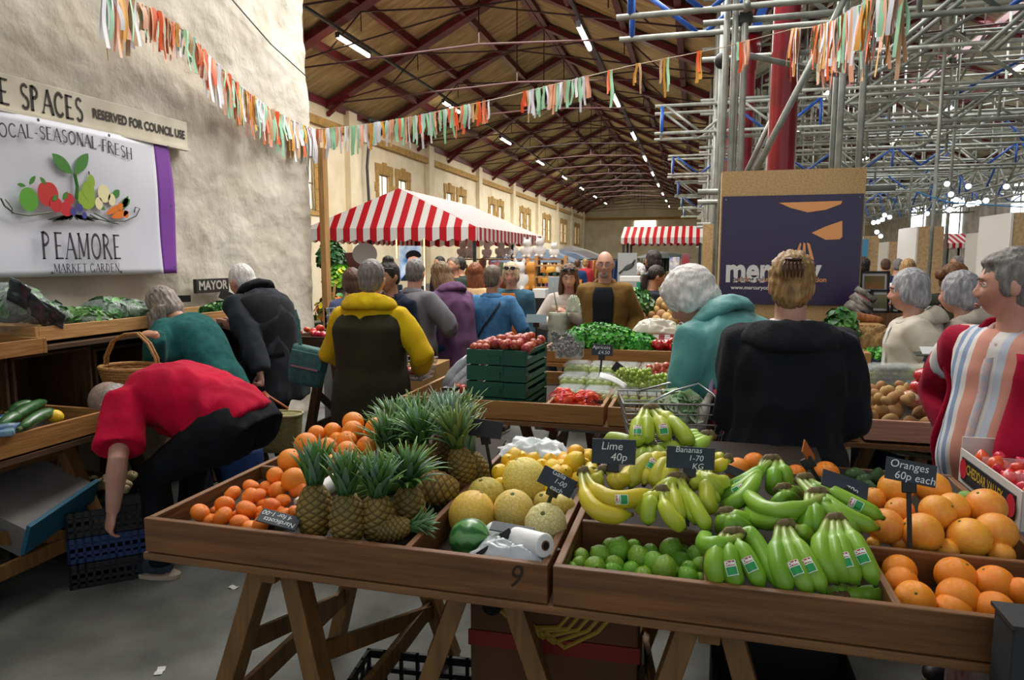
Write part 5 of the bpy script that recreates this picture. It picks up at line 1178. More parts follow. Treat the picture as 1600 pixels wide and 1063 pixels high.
for i, yy in enumerate((2.15, 3.2, 4.3)):
    trestle('trestle', 'dark trestle under the wall shelf, %s one' % ('left', 'middle', 'right')[i], -3.52, yy-.2, yy+.3, .61, 0, DARKZ, .2)
# greens on upper shelf
LEAFC = mat('leafy_green', '#ffffff', .5, vcol=True, rnd=.05)
def leafy(name, label, c, rad3, n, cols, size=.03, cat='greens', seed=1, fr=.3, grp=None, curl=1.0, up=.5, part=None):
    """clump of many small curled leaves"""
    rs = random.Random(seed); c = Vector(c); t = empty(name, c, 0, label, cat, grp); q = MB(); q.smooth = True; C = [srgb(x) for x in cols]
    for i in range(n):
        th = rs.uniform(0, 2*PI); ph = math.acos(rs.uniform(-.2, 1)); r = rs.uniform(.72, 1.05)
        d = Vector((math.sin(ph)*math.cos(th), math.sin(ph)*math.sin(th), math.cos(ph))); p = Vector((d.x*rad3[0], d.y*rad3[1], d.z*rad3[2]))*r
        nn = (d+Vector((rs.uniform(-.6, .6), rs.uniform(-.6, .6), rs.uniform(-.3, .6)))).normalized(); a = nn.orthogonal().normalized(); a.rotate(Quaternion(nn, rs.uniform(0, 6.3))); b = nn.cross(a); s = size*rs.uniform(.6, 1.3)
        cc = C[rs.randrange(len(C))]; k = rs.uniform(.8, 1.2); cc = tuple(x*k for x in cc); vs = []
        for u in (-1, 0, 1):
            for v in (-1, 0, 1): vs.append(p+a*s*u*(1-.35*abs(v))+b*s*v*(1-.25*abs(u))+nn*s*(.35*curl*(u*u+v*v)*.5+rs.uniform(-.15, .15)*fr))
        q.add(vs, [(0, 1, 4, 3), (1, 2, 5, 4), (3, 4, 7, 6), (4, 5, 8, 7)], [cc]*9)
    m = MB(); m.smooth = True; m.ell((0, 0, 0), tuple(x*.78 for x in rad3), None, 18, 12); m.build('stems', mat('dark_green_core', '#1f4a1c', .8), t)
    q.build('leaves', LEAFC, t)
    if part is not None: m = MB(); m.smooth = True; m.lathe([(.09, part-c.z), (.12, part-c.z+.02), (.13, -rad3[2]*.5), (.10, -rad3[2]*.4)], 20); m.build('pot', mat('grey_pot', '#4a4a46', .8), t)
    return t
GR1 = ('#2f6b2c', '#4a8a3c', '#1f4f22', '#6aa552'); GR2 = ('#7fae63', '#9cc27f', '#5f9450'); GR3 = ('#2f8420', '#48a830', '#226a16', '#66c048')
BAGC = mat('clear_bag', '#c9cdd0', .25, trans=.3)
def wrapped(label, px, py, X, r3, cols, seed, part=True):
    p = atX(px, py, X); t = leafy('wrapped_greens', label, p, r3, 260, cols, .028, 'vegetables', seed)
    m = MB(); m.smooth = True; G = []
    for i in range(15):
        a = PI*i/14; G.append([Vector((r3[0]*1.15*math.sin(a)*math.cos(f), r3[1]*1.15*math.sin(a)*math.sin(f), -r3[2]*1.15*math.cos(a)))*(1+.14*noise.noise(Vector((math.cos(f)*2, math.sin(f)*2, a*2+seed)))) for f in [2*PI*k/22 for k in range(22)]])
    m.rings(G); m.build('clear_wrap', mat('thin_wrap', '#e8eef0', .12, alpha=.22, bump=.8, bs=22, coat=.6), t); return t
for i, a in enumerate([('dark bagged kale at the left end of the shelf', 15, 480, -3.5, (.14, .16, .11), GR1), ('bagged cabbage behind the black seed packet', 62, 492, -3.55, (.12, .13, .07), GR1), ('pale bagged lettuce in the middle of the shelf', 112, 500, -3.55, (.10, .16, .06), GR2), ('pale bagged lettuce left of the spinach bags', 140, 500, -3.45, (.09, .10, .05), GR2),
                       ('bagged dark spinach piled on the shelf', 165, 488, -3.55, (.12, .13, .08), GR1), ('bagged spinach next to the long-haired woman', 198, 490, -3.55, (.12, .14, .08), GR1)]): wrapped(*a, seed=i+3)
m = MB()
for i, (a, b, r) in enumerate((((25, 462), (70, 500), .055), ((8, 450), (40, 470), .06), ((50, 478), (95, 505), .045))):
    q = MB(); A_, B_ = atX(*a, -3.38), atX(*b, -3.36); q.smooth = True; n_ = (B_-A_).normalized(); q.grid(lambda u, v: A_.lerp(B_, u)+Vector((.02+.02*math.sin(PI*u)+.012*noise.noise(Vector((u*5, v*5, i))), 0, 0))+Vector((.3, -.0, .95))*(v-.5)*r*2, 12, 8)
    tag(q.build('vegetable_pack', mat('dark_pack', '#20262a', .25, '#39444a', 9, coat=.6), solid=.012), ('black glossy vegetable pack sloping across the left end of shelf', 'black glossy pack at the top left edge of shelf', 'small black pack lying lowest on the shelf greens')[i], 'packet')
for i, (px, py, r) in enumerate(((350, 483, .05), (372, 478, .055), (335, 486, .04))): leafy('leafy_greens', ('dark leaves on the right shelf tray, in the middle', 'dark leaves on the right shelf tray, nearest the old man', 'dark leaves on right shelf tray, nearest the woman')[i], atX(px, py, -3.55), (.09, .10, r), 120, GR1, .03, 'greens', 30+i)
sign('dark slate card standing on the right shelf tray by the MAYOR plate', 353, 462, 4.5, .10, .075, [], 25, 60, -10, m=SLATEB)
sign('small dark slate card behind the long-haired woman', 287, 467, 4.2, .10, .05, [], 0, 60, 0, m=SLATEB)
# lower veg table
tray('amber wooden tray of courgettes at the left photo edge', -3.42, -2.88, 1.95, 2.80, .735, .835, MIDX, MIDY)
m = MB(); m.box((-3.15, 2.45, .715), (.55, 1.1, .025)); tag(m.build('table_board', DARKY), 'dark board under the courgette tray', 'table top')
trestle('trestle', 'pale wooden trestle under the courgette tray', -3.1, 2.0, 2.72, .70, 0, WOODZ, .25)
COUR = mat('courgette_skin', '#1f4a20', .4, '#3a6b34', 40, (1, 1, 1), coat=.3); cg = []
for a, b, Xa in (((8, 662), (70, 628), -3.2), ((32, 670), (84, 643), -3.15), ((14, 645), (52, 632), -3.3), ((0, 668), (30, 650), -3.25)):
    A_, B_ = atz(*a, .85), atz(*b, .87); t = empty('courgette', A_, 0, 'x', 'courgette', 'courgettes in the left tray'); q = MB(); q.smooth = True
    pts = [A_.lerp(B_, u)+Vector((0, 0, .01*math.sin(PI*u))) for u in [k/8 for k in range(9)]]; q.tube(pts, [.012, .022, .026, .028, .029, .029, .028, .024, .012], 14); q.build('skin', COUR, t, W=True)
    q = MB(); q.tube([A_-(B_-A_).normalized()*.02, A_], [.010, .012], 8); q.build('stalk', PIPE, t, W=True); cg.append(t)
row_labels(cg, 'dark green courgette', 1, 'of the left tray')
t = fruit('lemon', atz(87, 651, .85), .032, 'yellow squash'); t.name = 'yellow_squash'; t['label'] = 'small yellow squash behind the courgettes'; t['category'] = 'squash'; del t['group']
for i, (px, py) in enumerate(((8, 655), (14, 668), (4, 676))): q = MB(); q.box(atz(px, py, .85), (.09, .07, .03), Matrix.Rotation(.4*i, 3, 'Z')); tag(q.build('packaged_produce', mat('blue_pack', '#28407a', .25, '#7fa8b8', 16, coat=.5), bev=.008), ('blue packed produce at the very left, rear pack', 'blue packed produce at the very left, middle pack', 'blue packed produce at the very left, front pack')[i], 'packet')
GARL = mat('garlic_skin', '#cdb98f', .6, '#b8a070', 12); KINDS['bulb'] = ('garlic_bulb', 'pepper', 'skin', GARL); gb = []
for i in range(16): gb.append(fruit('bulb', atz(58+random.uniform(0, 62), 632-random.uniform(0, 14), .70), random.uniform(.024, .034), 'bulbs on the lower wall shelf', 'garlic'))
row_labels(gb, 'pale garlic or onion bulb', 2, 'by the bending man')
# cartons and crates on the floor, left
t = empty('carton', atX(38, 785, -3.08)-Vector((0, -.05, .42)), .2, 'white and teal cardboard carton tipped under the courgette tray', 'box')
m = MB(); R3 = Matrix.Rotation(.45, 3, 'Y') @ Matrix.Rotation(.2, 3, 'X'); m.box((.0, -.05, .42), (.36, .42, .16), R3); m.build('carton', mat('white_carton', '#7a7672', .7, '#625f5c', 4), t)
m = MB(); m.box((.175, -.05, .36), (.02, .43, .17), R3); m.build('teal_edge', mat('teal_print', '#1f5f78', .6), t)
t = empty('carton', (-3.35, 2.05, 0), 0, 'white carton standing on the floor under the courgette tray', 'box'); m = MB(); m.box((.0, .0, .13), (.5, .4, .26)); m.build('carton', MATS['white_carton'], t)
G9 = 'stacked produce crates beside the bending man'
for i, (z, mm, lb) in enumerate(((0, BLK, 'black produce crate at the bottom of the stack the man reaches into'), (.13, BLU, 'dark blue produce crate in the middle of the man\'s stack'), (.26, BLK, 'black produce crate on top of the man\'s stack'))): crate(lb, (-2.92, 2.84, z), .72, .40, .56, .125, mm, G9, slats=12)
crate('black produce crate of onions behind the stacked crates', (-3.35, 2.95, 0), .3, .42, .42, .30, BLK)
ob = [fruit('bulb', Vector((-3.35+random.uniform(-.15, .15), 2.95+random.uniform(-.15, .15), .31+random.uniform(0, .03))), random.uniform(.026, .036), 'onions in the floor crate', 'onion') for i in range(16)]; row_labels(ob, 'brown onion', 2, 'of the black floor crate')
ob = [fruit('bulb', Vector((-3.02+random.uniform(-.1, .1), 2.98+random.uniform(-.12, .12), .36+random.uniform(0, .03))), random.uniform(.024, .034), 'bulbs in the top stacked crate', 'garlic') for i in range(10)]; row_labels(ob, 'pale bulb', 2, 'of the top stacked crate')
# tomatoes at the wall end
tray('brown tray of red tomatoes behind the old man', -3.0, -2.45, 4.55, 5.2, .93, 1.02, DARKX, DARKY)
TOM = mat('tomato_skin', '#c4160e', .25, '#d8301c', 5, rnd=.12, coat=.4); KINDS['tomato'] = ('tomato', 'satsuma', 'skin', TOM); tm = []
for i in range(34): tm.append(fruit('tomato', atz(505-random.uniform(0, 40), 556-random.uniform(0, 36), 1.02)+Vector((0, 0, .0)), random.uniform(.026, .036), 'tomatoes behind the old man'))
for o in tm: o.location.x = min(max(o.location.x, -2.97), -2.48); o.location.y = min(max(o.location.y, 4.6), 5.15); o.location.z = 1.03+(o.location.y-4.6)*.2
row_labels(tm, 'red tomato', 4, 'of the tray')
trestle('trestle', 'dark trestle under the tomato tray', -2.7, 4.6, 5.15, .92, 0, DARKZ, .2)
crate('grey plastic crate beyond the tomato tray', (-2.95, 5.6, .95), 0, .4, .4, .22, mat('grey_plastic', '#9aa0a6', .5))
m = MB(); m.box((-2.95, 5.6, .47), (.45, .45, .94)); tag(m.build('crate_stack', mat('grey_plastic', '#9aa0a6')), 'tall grey plastic crates under the topmost one', 'crate')
t = empty('carton', (-2.35, 4.45, 0), .2, 'white and lime green fruit carton under the tomato stall', 'box'); m = MB(); m.box((0, 0, .24), (.34, .3, .3)); m.box((0, 0, .05), (.34, .3, .1)); m.build('carton', mat('pale_carton', '#c9c6bd', .7), t)
m = MB(); m.box((0, -.155, .36), (.36, .012, .10)); m.build('green_band', mat('lime_print', '#6fb52a', .6), t); m = MB(); m.box((.02, -.153, .20), (.12, .008, .07)); m.build('red_print', mat('red_band', '#7c1f14'), t)
# ======================= middle stall =======================
GM = 'trays on the middle stall'
MT = tray('left tray of the middle stall with green crates on it', -1.53, -.425, 3.38, 4.40, .765, .862, MIDX, MIDY, dx=[(-.72, 3.4, 4.38)], grp=GM)
tray('middle tray of the middle stall with grapes and apples', -.405, .75, 3.38, 4.40, .765, .862, MIDX, MIDY, dy=[(3.75, -.38, .73)], grp=GM)
tray('pinkish pale tray at the right holding potatoes', .775, 1.36, 3.38, 4.40, .775, .872, wood('pink_wood', '#cf9f86', '#c08f74', 0), PALEY, grp=GM)
m = MB(); put_text(m, 'Tomas', atY(928, 627, 3.375), (1, 0, 0), (0, 0, 1), .035, 1, bold=.001); m.build('burnt_mark', INK, MT, W=True)
m = MB(); m.box((-.1, 3.92, .75), (2.95, 1.10, .022)); tag(m.build('table_board', wood('board_wood', '#8a5f36', '#684526', 0)), 'long board under the middle stall trays', 'table top')
for x, lb in ((-1.15, 'left end'), (-.2, 'middle'), (.35, 'part behind the black hoodie'), (1.1, 'right end')): trestle('trestle', 'wooden trestle under the %s of the middle stall' % lb, x, 3.46, 4.3, .738, 0, WOODZ, .24)
tray('raised tray of parsley and red peppers', -1.0, .72, 4.55, 5.25, .90, 1.0, MIDX, MIDY, grp=GM)
m = MB(); m.box((-.1, 4.9, .885), (1.9, .75, .022)); tag(m.build('table_board', MIDX), 'board under the raised parsley tray', 'table top')
for x, lb in ((-.8, 'left end'), (.5, 'right end')): trestle('trestle', 'wooden trestle under %s of the raised parsley tray' % lb, x, 4.6, 5.2, .873, 0, DARKZ, .2)
# green crates of peaches
GC = mat('green_crate_card', '#0f5a44', .5, '#0c4c3a', 3); 
for k in range(4):
    z = .778+.087*k; t = empty('fruit_crate', (-1.0, 3.66, z), -.06, 'dark green cardboard crate, %s of the stack of four' % ('bottom one', 'second from bottom', 'third from bottom', 'top one')[k], 'crate', 'stacked dark green crates')
    for s in (-1, 1):
        q = MB(); q.box((0, s*.205, .042), (.33, .006, .080)); q.build('end_panel', GC, t)
        q = MB(); q.box((s*.165, 0, .020), (.006, .40, .030)); q.box((s*.165, 0, .069), (.006, .40, .022)); q.box((s*.165, .19, .042), (.006, .03, .08)); q.box((s*.165, -.19, .042), (.006, .03, .08)); q.build('side_panel', GC, t)
    q = MB(); q.box((0, 0, .004), (.32, .40, .005)); q.build('base', GC, t)
    q = MB(); q.box((0, -.210, .03), (.05, .006, .05)); q.box((0, -.210, .066), (.09, .006, .035)); q.build('locking_tab', GC, t, bev=.002)
PEACH_F = mat('peach_skin', '#981030', .45, '#e89a48', 5, rnd=.08, lo=.5, hi=.68); KINDS['peach'] = ('peach', 'round', 'skin', PEACH_F); L = []
for i in range(6):
    for j in range(7): L.append(fruit('peach', Vector((-1.14+.056*i+random.uniform(-.008, .008), 3.49+.058*j, 1.115+random.uniform(0, .022)+(.025 if 1 < i < 5 else 0))), random.uniform(.025, .030), 'peaches in the green crate'))
row_labels(L, 'red and yellow peach', 5, 'of the top green crate')
sign('pale blank-looking card on a stake above the peach crate', 838, 498, 3.75, .115, .050, [], 0, 5, -25, (838, 560, 3.78), m=mat('pale_slate', '#8fa2a6', .5), size=.022)
sign('slate card on a stake reading Apricots £4.50', 941, 547, 3.72, .115, .062, ['Apricots', '£4.50'], 2, 8, -8, (937, 590, 3.70), size=.032)
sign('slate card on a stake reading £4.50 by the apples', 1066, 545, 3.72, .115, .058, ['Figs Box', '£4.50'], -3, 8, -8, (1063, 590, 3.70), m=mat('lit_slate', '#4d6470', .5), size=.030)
sign('dark slate card leaning by the grapes', 969, 578, 3.85, .09, .055, [], 35, 0, -20, m=SLATEB, size=.026)
sign('slate card behind the parsley', 1003, 517, 4.95, .11, .045, [], -2, 0, -10, (1003, 540, 4.95), size=.024)
sign('slate card leaning in the parsley', 968, 521, 4.75, .12, .06, [], 25, 0, -20, m=mat('lit_slate', '#4d6470'), size=.03)
leafy('parsley', 'big heap of bright curly parsley on the raised tray', atY(950, 535, 4.75)+Vector((-.05, 0, 0)), (.26, .20, .13), 3000, GR3, .0125, 'parsley', 3)
leafy('parsley', 'smaller heap of curly parsley right of the big heap', atY(1000, 540, 4.75), (.12, .16, .08), 1200, GR3, .0125, 'parsley', 4)
leafy('parsley', 'parsley hanging over the left corner of the raised tray', atY(905, 530, 4.62), (.09, .10, .08), 900, GR3, .0125, 'parsley', 5)
PEP = mat('red_pepper_skin', '#c00d12', .2, '#a8060c', 5, coat=.6, rnd=.08); KINDS['pepper'] = ('red_pepper', 'pepper', 'skin', PEP); L = []
for i in range(20): L.append(fruit('pepper', atY(1020+5*i, 538+random.uniform(-3, 8), 4.70+random.uniform(-.06, .2)), random.uniform(.034, .042), 'red peppers on the raised tray', 'pepper'))
row_labels(L, 'shiny red pepper', 3, 'behind the middle stall')
APP = mat('apple_skin', '#cc2a2e', .3, '#f0b890', 5, rnd=.12, coat=.35, lo=.45, hi=.75); KINDS['apple'] = ('apple', 'satsuma', 'skin', APP); L = []
for x, y, r in ((1040, 515, 35), (1105, 505, 32), (1070, 552, 36), (1122, 552, 34), (1190, 538, 38), (1255, 562, 38), (1020, 570, 32), (1180, 585, 32), (975, 518, 28), (1150, 512, 28), (1225, 590, 28), (1280, 590, 28), (1000, 540, 26)):
    p = atY(820+x/5, 470+y/5, 3.95); L.append(fruit('apple', p, r/5*depth(p)/F, 'apples on the middle stall'))
for x, y in ((1090, 718), (1185, 722)): p = atY(820+x/5, 470+y/5, 3.6); L.append(fruit('apple', p, 33/5*depth(p)/F, 'apples on the middle stall'))
for x, y, Yy in ((716, 606, 3.6), (723, 608, 3.55), (705, 604, 3.7)): p = atY(x, y, Yy); L.append(fruit('apple', p, .028, 'apples on the middle stall'))
row_labels(L, 'red apple', 4, 'of the middle stall')
PEAR = mat('green_pear_skin', '#9bb244', .4, '#b9c46a', 9, rnd=.1); KINDS['green_apple'] = ('green_apple', 'round', 'skin', PEAR)
PUN = mat('punnet_plastic', '#eef4f2', .12, alpha=.18, coat=.3)
def punnet(label, c, w, d, h, kind, r, n, grp):
    t = empty('punnet', c, 0, label, 'punnet', grp); q = MB(); q.smooth = False
    q.add([(-w/2*.85, -d/2*.85, 0), (w/2*.85, -d/2*.85, 0), (w/2*.85, d/2*.85, 0), (-w/2*.85, d/2*.85, 0), (-w/2, -d/2, h), (w/2, -d/2, h), (w/2, d/2, h), (-w/2, d/2, h)], [(0, 1, 2, 3), (0, 1, 5, 4), (1, 2, 6, 5), (2, 3, 7, 6), (3, 0, 4, 7)]); q.build('tub', PUN, t)
    q = MB(); q.box((0, 0, h+.004), (w*1.03, d*1.03, .010)); q.box((0, 0, h+.012), (w*.8, d*.8, .010)); q.build('lid', PUN, t, bev=.003)
    if kind not in PROTO: PROTO[kind] = fruit_proto(KINDS[kind])
    for i in range(n):
        o = dup(PROTO[kind], loc=(-w*.32+w*.64*(i % 3)/2, (-d*.25 if i < 3 else d*.25), r+.006), rot=(random.uniform(-1, 1), random.uniform(-1, 1), 0), scale=r, parent=t); o.name = 'pear'
        for kk in ('label', 'group', 'category'):
            if kk in o: del o[kk]
    return t
L = []
for j, Yy in enumerate((3.62, 3.86, 4.10)):
    for i in range(4): L.append(punnet('x', (-.66+.155*i-.02*j, Yy+.12, .80+.035*j), .145, .21, .075, 'green_apple', .030, 6, 'clear punnets of green pears'))
row_labels(L, 'clear lidded punnet of green pears', 3, 'behind the apricot bags')
GRAPES = mat('purple_grape', '#2c1024', .35, rnd=.1, coat=.1); GRG = mat('green_grape', '#a9bd52', .3, '#8fae3c', 6, rnd=.1, coat=.3)
def grapes(label, c, w, d, h, mm, n, seed, tub=True, r=.011):
    t = empty('grape_box' if tub else 'grape_bunch', c, 0, label, 'grapes'); rs = random.Random(seed); q = MB(); q.smooth = True
    for i in range(n): q.ell((rs.uniform(-w/2, w/2)*.85, rs.uniform(-d/2, d/2)*.85, rs.uniform(.0, h)), (r, r, r*1.15), None, 8, 6)
    o = q.build('grapes', mm, t); o['kind'] = 'stuff'
    if tub:
        q = MB(); q.add([(-w/2, -d/2, -.01), (w/2, -d/2, -.01), (w/2, d/2, -.01), (-w/2, d/2, -.01), (-w/2*1.05, -d/2*1.05, h*1.1), (w/2*1.05, -d/2*1.05, h*1.1), (w/2*1.05, d/2*1.05, h*1.1), (-w/2*1.05, d/2*1.05, h*1.1)], [(0, 1, 2, 3), (0, 1, 5, 4), (1, 2, 6, 5), (2, 3, 7, 6), (3, 0, 4, 7)]); q.build('tub', PUN, t)
    return t
grapes('clear box of dark grapes beside the green crate, upper', atY(878, 545, 4.3), .16, .12, .10, GRAPES, 70, 1); grapes('clear box of dark grapes beside the green crate, lower', atY(890, 556, 4.15), .16, .12, .08, GRAPES, 60, 2); grapes('green grapes in an open paper on the tray', atY(990, 597, 3.82), .22, .14, .07, GRG, 120, 3, False); grapes('bunch of green grapes in front of the apples', atY(1030, 600, 3.80), .10, .10, .05, GRG, 60, 4, False)
# net bags of apricots
APR = mat('apricot_skin', '#f07a28', .45, '#e8552a', 6, rnd=.1); NET = mat('red_net', '#d8182a', .4)
for bi, (px, py) in enumerate(((880, 606), (918, 604))):
    c = atY(px, py, 3.52); c.z = .80; t = empty('net_bag', c, 0, ('left' if bi == 0 else 'right')+'-hand red net bag of apricots by the front rim', 'bag'); rs = random.Random(bi); q = MB(); q.smooth = True; pts = []
    for i in range(16): p = Vector((rs.uniform(-.055, .055), rs.uniform(-.05, .05), .025+rs.uniform(0, .07))); pts.append(p); q.ell(p, .024, None, 12, 8)
    q.build('apricots', APR, t)['kind'] = 'stuff'; q = MB()
    for i in range(9):
        a = PI*i/9; q.tube([Vector((.085*math.cos(f)*math.cos(a)*1.0, .075*math.cos(f)*math.sin(a), .055+.058*math.sin(f))) for f in [2*PI*k/20 for k in range(21)]], .0012, 4)
    for zz in (-.03, 0, .03): rr = math.sqrt(max(0, 1-(zz/.058)**2)); q.tube([Vector((.085*rr*math.cos(f), .075*rr*math.sin(f), .055+zz)) for f in [2*PI*k/24 for k in range(25)]], .0012, 4)
    q.bar((0, -.075, .07), (.0, .01, .118), .014, .003); q.bar((-.05, -.06, .09), (.05, -.04, .10), .012, .003); q.build('net', NET, t)
q = MB(); A_ = atY(957, 602, 3.45); q.grid(lambda u, v: A_+Vector((-.07+.14*u, .05*v, .035-.06*u+.02*v+.012*math.sin(u*3))), 8, 4); tag(q.build('paper_sheet', mat('white_paper', '#d9dbd8', .6), smooth=True, solid=.001), 'folded white paper lying over the tray rims', 'paper')
for i, (px, py, a) in enumerate(((712, 580, .9), (724, 586, .75), (733, 592, .6))):
    q = MB(); q.smooth = True; c = atY(px, py, 3.62); d = Vector((math.cos(a)*.11, .02, math.sin(a)*.11)); q.tube([c-d, c-d*.3, c+d*.4, c+d], [.018, .034, .030, .012], 12, flat=((0, -1, 0), .5, 1)); tag(q.build('salad_bag', mat('grey_bag', '#9fa6ab', .25, '#c8ced2', 12, coat=.5, bump=.5, bs=30)), ('grey plastic produce bag leaning on the green crates, leftmost', 'grey plastic produce bag leaning on the green crates, middle', 'grey plastic produce bag lying lowest by the green crates')[i], 'bag')
q = MB(); q.box(atY(705, 607, 3.5), (.08, .06, .015)); tag(q.build('black_tray', mat('black_plastic', '#1b1d20')), 'small flat black pack in the left tray of the middle stall', 'packet')
# cartons under the middle stall
t = empty('fruit_carton', (-.80, 3.75, 0), 0, 'white fruit carton printed Val Venosta under the middle stall', 'box'); a, b = atY(835, 648, 3.55), atY(988, 682, 3.55)
m = MB(); m.box(((a.x+b.x)/2, 3.75, (a.z+b.z)/2), (b.x-a.x, .38, a.z-b.z)); m.build('carton', mat('print_carton', '#a19c94', .7), t, W=True)
m = MB(); put_text(m, 'VENOSTA', atY(909, 661, 3.555), (1, 0, 0), (0, 0, 1), .060, 1, bold=.002); put_text(m, 'VAL', atY(888, 648, 3.555), (1, 0, 0), (0, 0, 1), .030, 1, bold=.001); put_text(m, 'VENOSTA', atY(974, 655, 3.555), (1, 0, 0), (0, .0, 1), .03, 1, bold=.001); m.build('carton_lettering', mat('sign_black', '#2a241f'), t, W=True)
m = MB(); c = atY(859, 662, 3.55); m.ell(c, (.05, .004, .045)); m.build('apple_print', mat('dark_apple_print', '#7f1f1a', .6), t, W=True)
m = MB(); m.box((-.62, 3.85, .20), (.7, .4, .40)); tag(m.build('black_crate_stack', mat('black_plastic', '#1b1d20')), 'black plastic crate under the printed fruit carton', 'crate')
for i, (x, y) in enumerate(((-1.35, 4.0), (.55, 3.9), (1.1, 3.8))): m = MB(); m.box((x, y, .19), (.4, .34, .38)); tag(m.build('carton', mat('brown_carton', '#5f4a34', .8, '#4d3a28', 4), bev=.004), ('brown carton on the floor under the left end of the middle stall', 'brown carton on floor behind the black hoodie', 'brown carton on the floor under the potato tray')[i], 'box')
m = MB(); m.box(atY(1400, 695, 3.6), (.28, .3, .02), Matrix.Rotation(.15, 3, 'Y')); tag(m.build('carton_flap', mat('olive_card', '#4d4a34', .8)), 'open olive carton lid below the potato tray', 'box')
# potatoes, punnets, cards on the right tray
POT = mat('potato_skin', '#c39a63', .7, '#a9804c', 16, rnd=.12, bump=.2, bs=60); KINDS['potato'] = ('potato', 'oval', 'skin', POT); L = []
for x, y, r in ((190, 1000, 34), (230, 950, 30), (270, 1005, 32), (330, 960, 34), (350, 1000, 36), (280, 930, 28), (400, 960, 32), (440, 1000, 34), (385, 980, 30), (250, 975, 28), (310, 1015, 26), (215, 1015, 26), (300, 960, 26), (440, 940, 28), (420, 1010, 26), (390, 925, 26)):
    p = atY(1300+x/3.667, 350+y/3.667, 3.44+(1015-y)*.0035); L.append(fruit('potato', p, r/3.667*depth(p)/F*.95, 'potatoes at the right of the middle stall'))
for i in range(16): L.append(fruit('potato', Vector((.83+.075*(i % 6)+random.uniform(-.02, .02), 3.50+.13*(i//6)+random.uniform(-.03, .03), .845+.02*(i//6))), random.uniform(.03, .038), 'potatoes at the right of the middle stall'))
row_labels(L, 'pale brown potato', 4, 'of the pinkish tray')
L = []
for x, y in ((300, 850), (370, 860), (430, 850), (240, 860), (270, 880), (340, 905), (400, 890), (240, 905)): p = atY(1300+x/3.667, 350+y/3.667, 4.15); L.append(punnet('x', p-Vector((0, 0, .04)), .13, .16, .07, 'green_apple', .028, 6, 'clear punnets of apples behind the potatoes'))
row_labels(L, 'clear punnet of green apples', 3, 'behind the potatoes')
for i, (x, y) in enumerate(((515, 935), (540, 870), (450, 1000), (540, 985), (605, 985), (580, 1005))):
    p = atY(1300+x/3.667, 350+y/3.667, 3.6); q = MB(); q.smooth = True; q.ell(p, (.055, .05, .038)); tag(q.build('wrapped_pack', mat('red_pack' if i < 2 else 'red_nut_pack', '#c8262c' if i < 2 else '#c46a4c', .3, '#e0c8b8' if i > 1 else '#a81a20', 40, coat=.4)), ('red wrapped fruit pack below the blue card', 'red pack at the back beside the cards', 'red and tan pack nearest the potatoes', 'red and tan pack right of the potatoes', 'tan wrapped pack at the right end of tray', 'lowest red and tan pack by the tray rim')[i], 'packet')
sign('slate card reading Dragon Fruit on a stake over the potatoes', 1468, 566, 3.7, .135, .050, ['Dragon', ' Fruit', '3-50'], 0, 5, -15, (1465, 612, 3.7), size=.021)
sign('olive card turned away beside the white card', 1448, 553, 3.85, .13, .035, [], 0, 20, -60, (1440, 590, 3.85), m=mat('olive_card2', '#4c5044', .6)); sign('bright white card above the slate card at right', 1459, 548, 3.75, .12, .05, [], 0, 10, -50, (1452, 600, 3.75), m=mat('white_card', '#e8eceb', .6)); sign('blue-grey card lying on the red packs', 1440, 600, 3.68, .12, .04, [], 0, 0, -60, m=mat('lit_slate', '#4d6470'), size=.022)
q = MB(); a = atY(1487, 592, 3.7); q.lathe([(.035, -.05), (.045, .03), (.047, .035)], 20, a); tag(q.build('printed_tub', mat('yellow_tub', '#d2a72c', .5, '#b0302a', 14)), 'yellow and red printed tub beside the striped-shirt man', 'tub')
q = MB(); q.box(atY(1474, 613, 3.55), (.10, .08, .08)); tag(q.build('white_carton', mat('pale_card', '#d9d2c6', .7)), 'small pale carton at the right end of the tray', 'box')
# strawberry box front right
t = empty('strawberry_box', (1.12, 2.26, .86), 0, 'white printed Cheddar Valley box of strawberries at the right edge', 'box'); WC = mat('strawberry_carton', '#cfc8c2', .6); x0, x1, y0, y1, z0, z1 = .90, 1.34, 2.14, 2.60, .845, .958
for nm, c, d in (('side_panel', (x0, (y0+y1)/2, (z0+z1)/2), (.006, y1-y0, z1-z0)), ('side_panel', (x1, (y0+y1)/2, (z0+z1)/2), (.006, y1-y0, z1-z0)), ('end_panel', ((x0+x1)/2, y0, (z0+z1)/2), (x1-x0, .006, z1-z0)), ('end_panel', ((x0+x1)/2, y1, (z0+z1)/2+.02), (x1-x0, .006, z1-z0+.04)), ('base', ((x0+x1)/2, (y0+y1)/2, z0), (x1-x0, y1-y0, .006))): q = MB(); q.box(c, d); q.build(nm, WC, t, W=True)
q = MB(); q.box((x0-.005, (y0+y1)/2, .898), (.004, y1-y0-.06, .075)); q.build('dark_band', mat('dark_print', '#1d1e22', .5), t, W=True)
q = MB(); put_text(q, 'CHEDDAR VALLEY', (x0-.007, 2.385, .905), (0, -1, 0), (0, 0, 1), .046, .72, bold=.001, off=.001); q.build('box_lettering', mat('gold_print', '#c9a638', .5), t, W=True)
q = MB()
for yy in (2.55, 2.19): q.add([(x0-.0085, yy+.03*math.cos(a), (.90)+.034*math.sin(a)) for a in [2*PI*k/14 for k in range(14)]], [tuple(range(14))])
for k in range(6): xx = x0+.03+.065*k; q.add([(xx, y0-.004, .84), (xx+.045, y0-.004, .84), (xx+.02, y0-.004, .945)], [(0, 1, 2)])
q.build('red_print', mat('bright_red_print', '#c01c2c', .5), t, W=True)
m = MB(); m.box((1.12, 2.37, .42), (.44, .46, .84)); tag(m.build('box_stack', mat('strawberry_carton_dark', '#9a938c', .7, '#7d2430', 12), bev=.004), 'stack of printed cartons under the strawberry box', 'box')
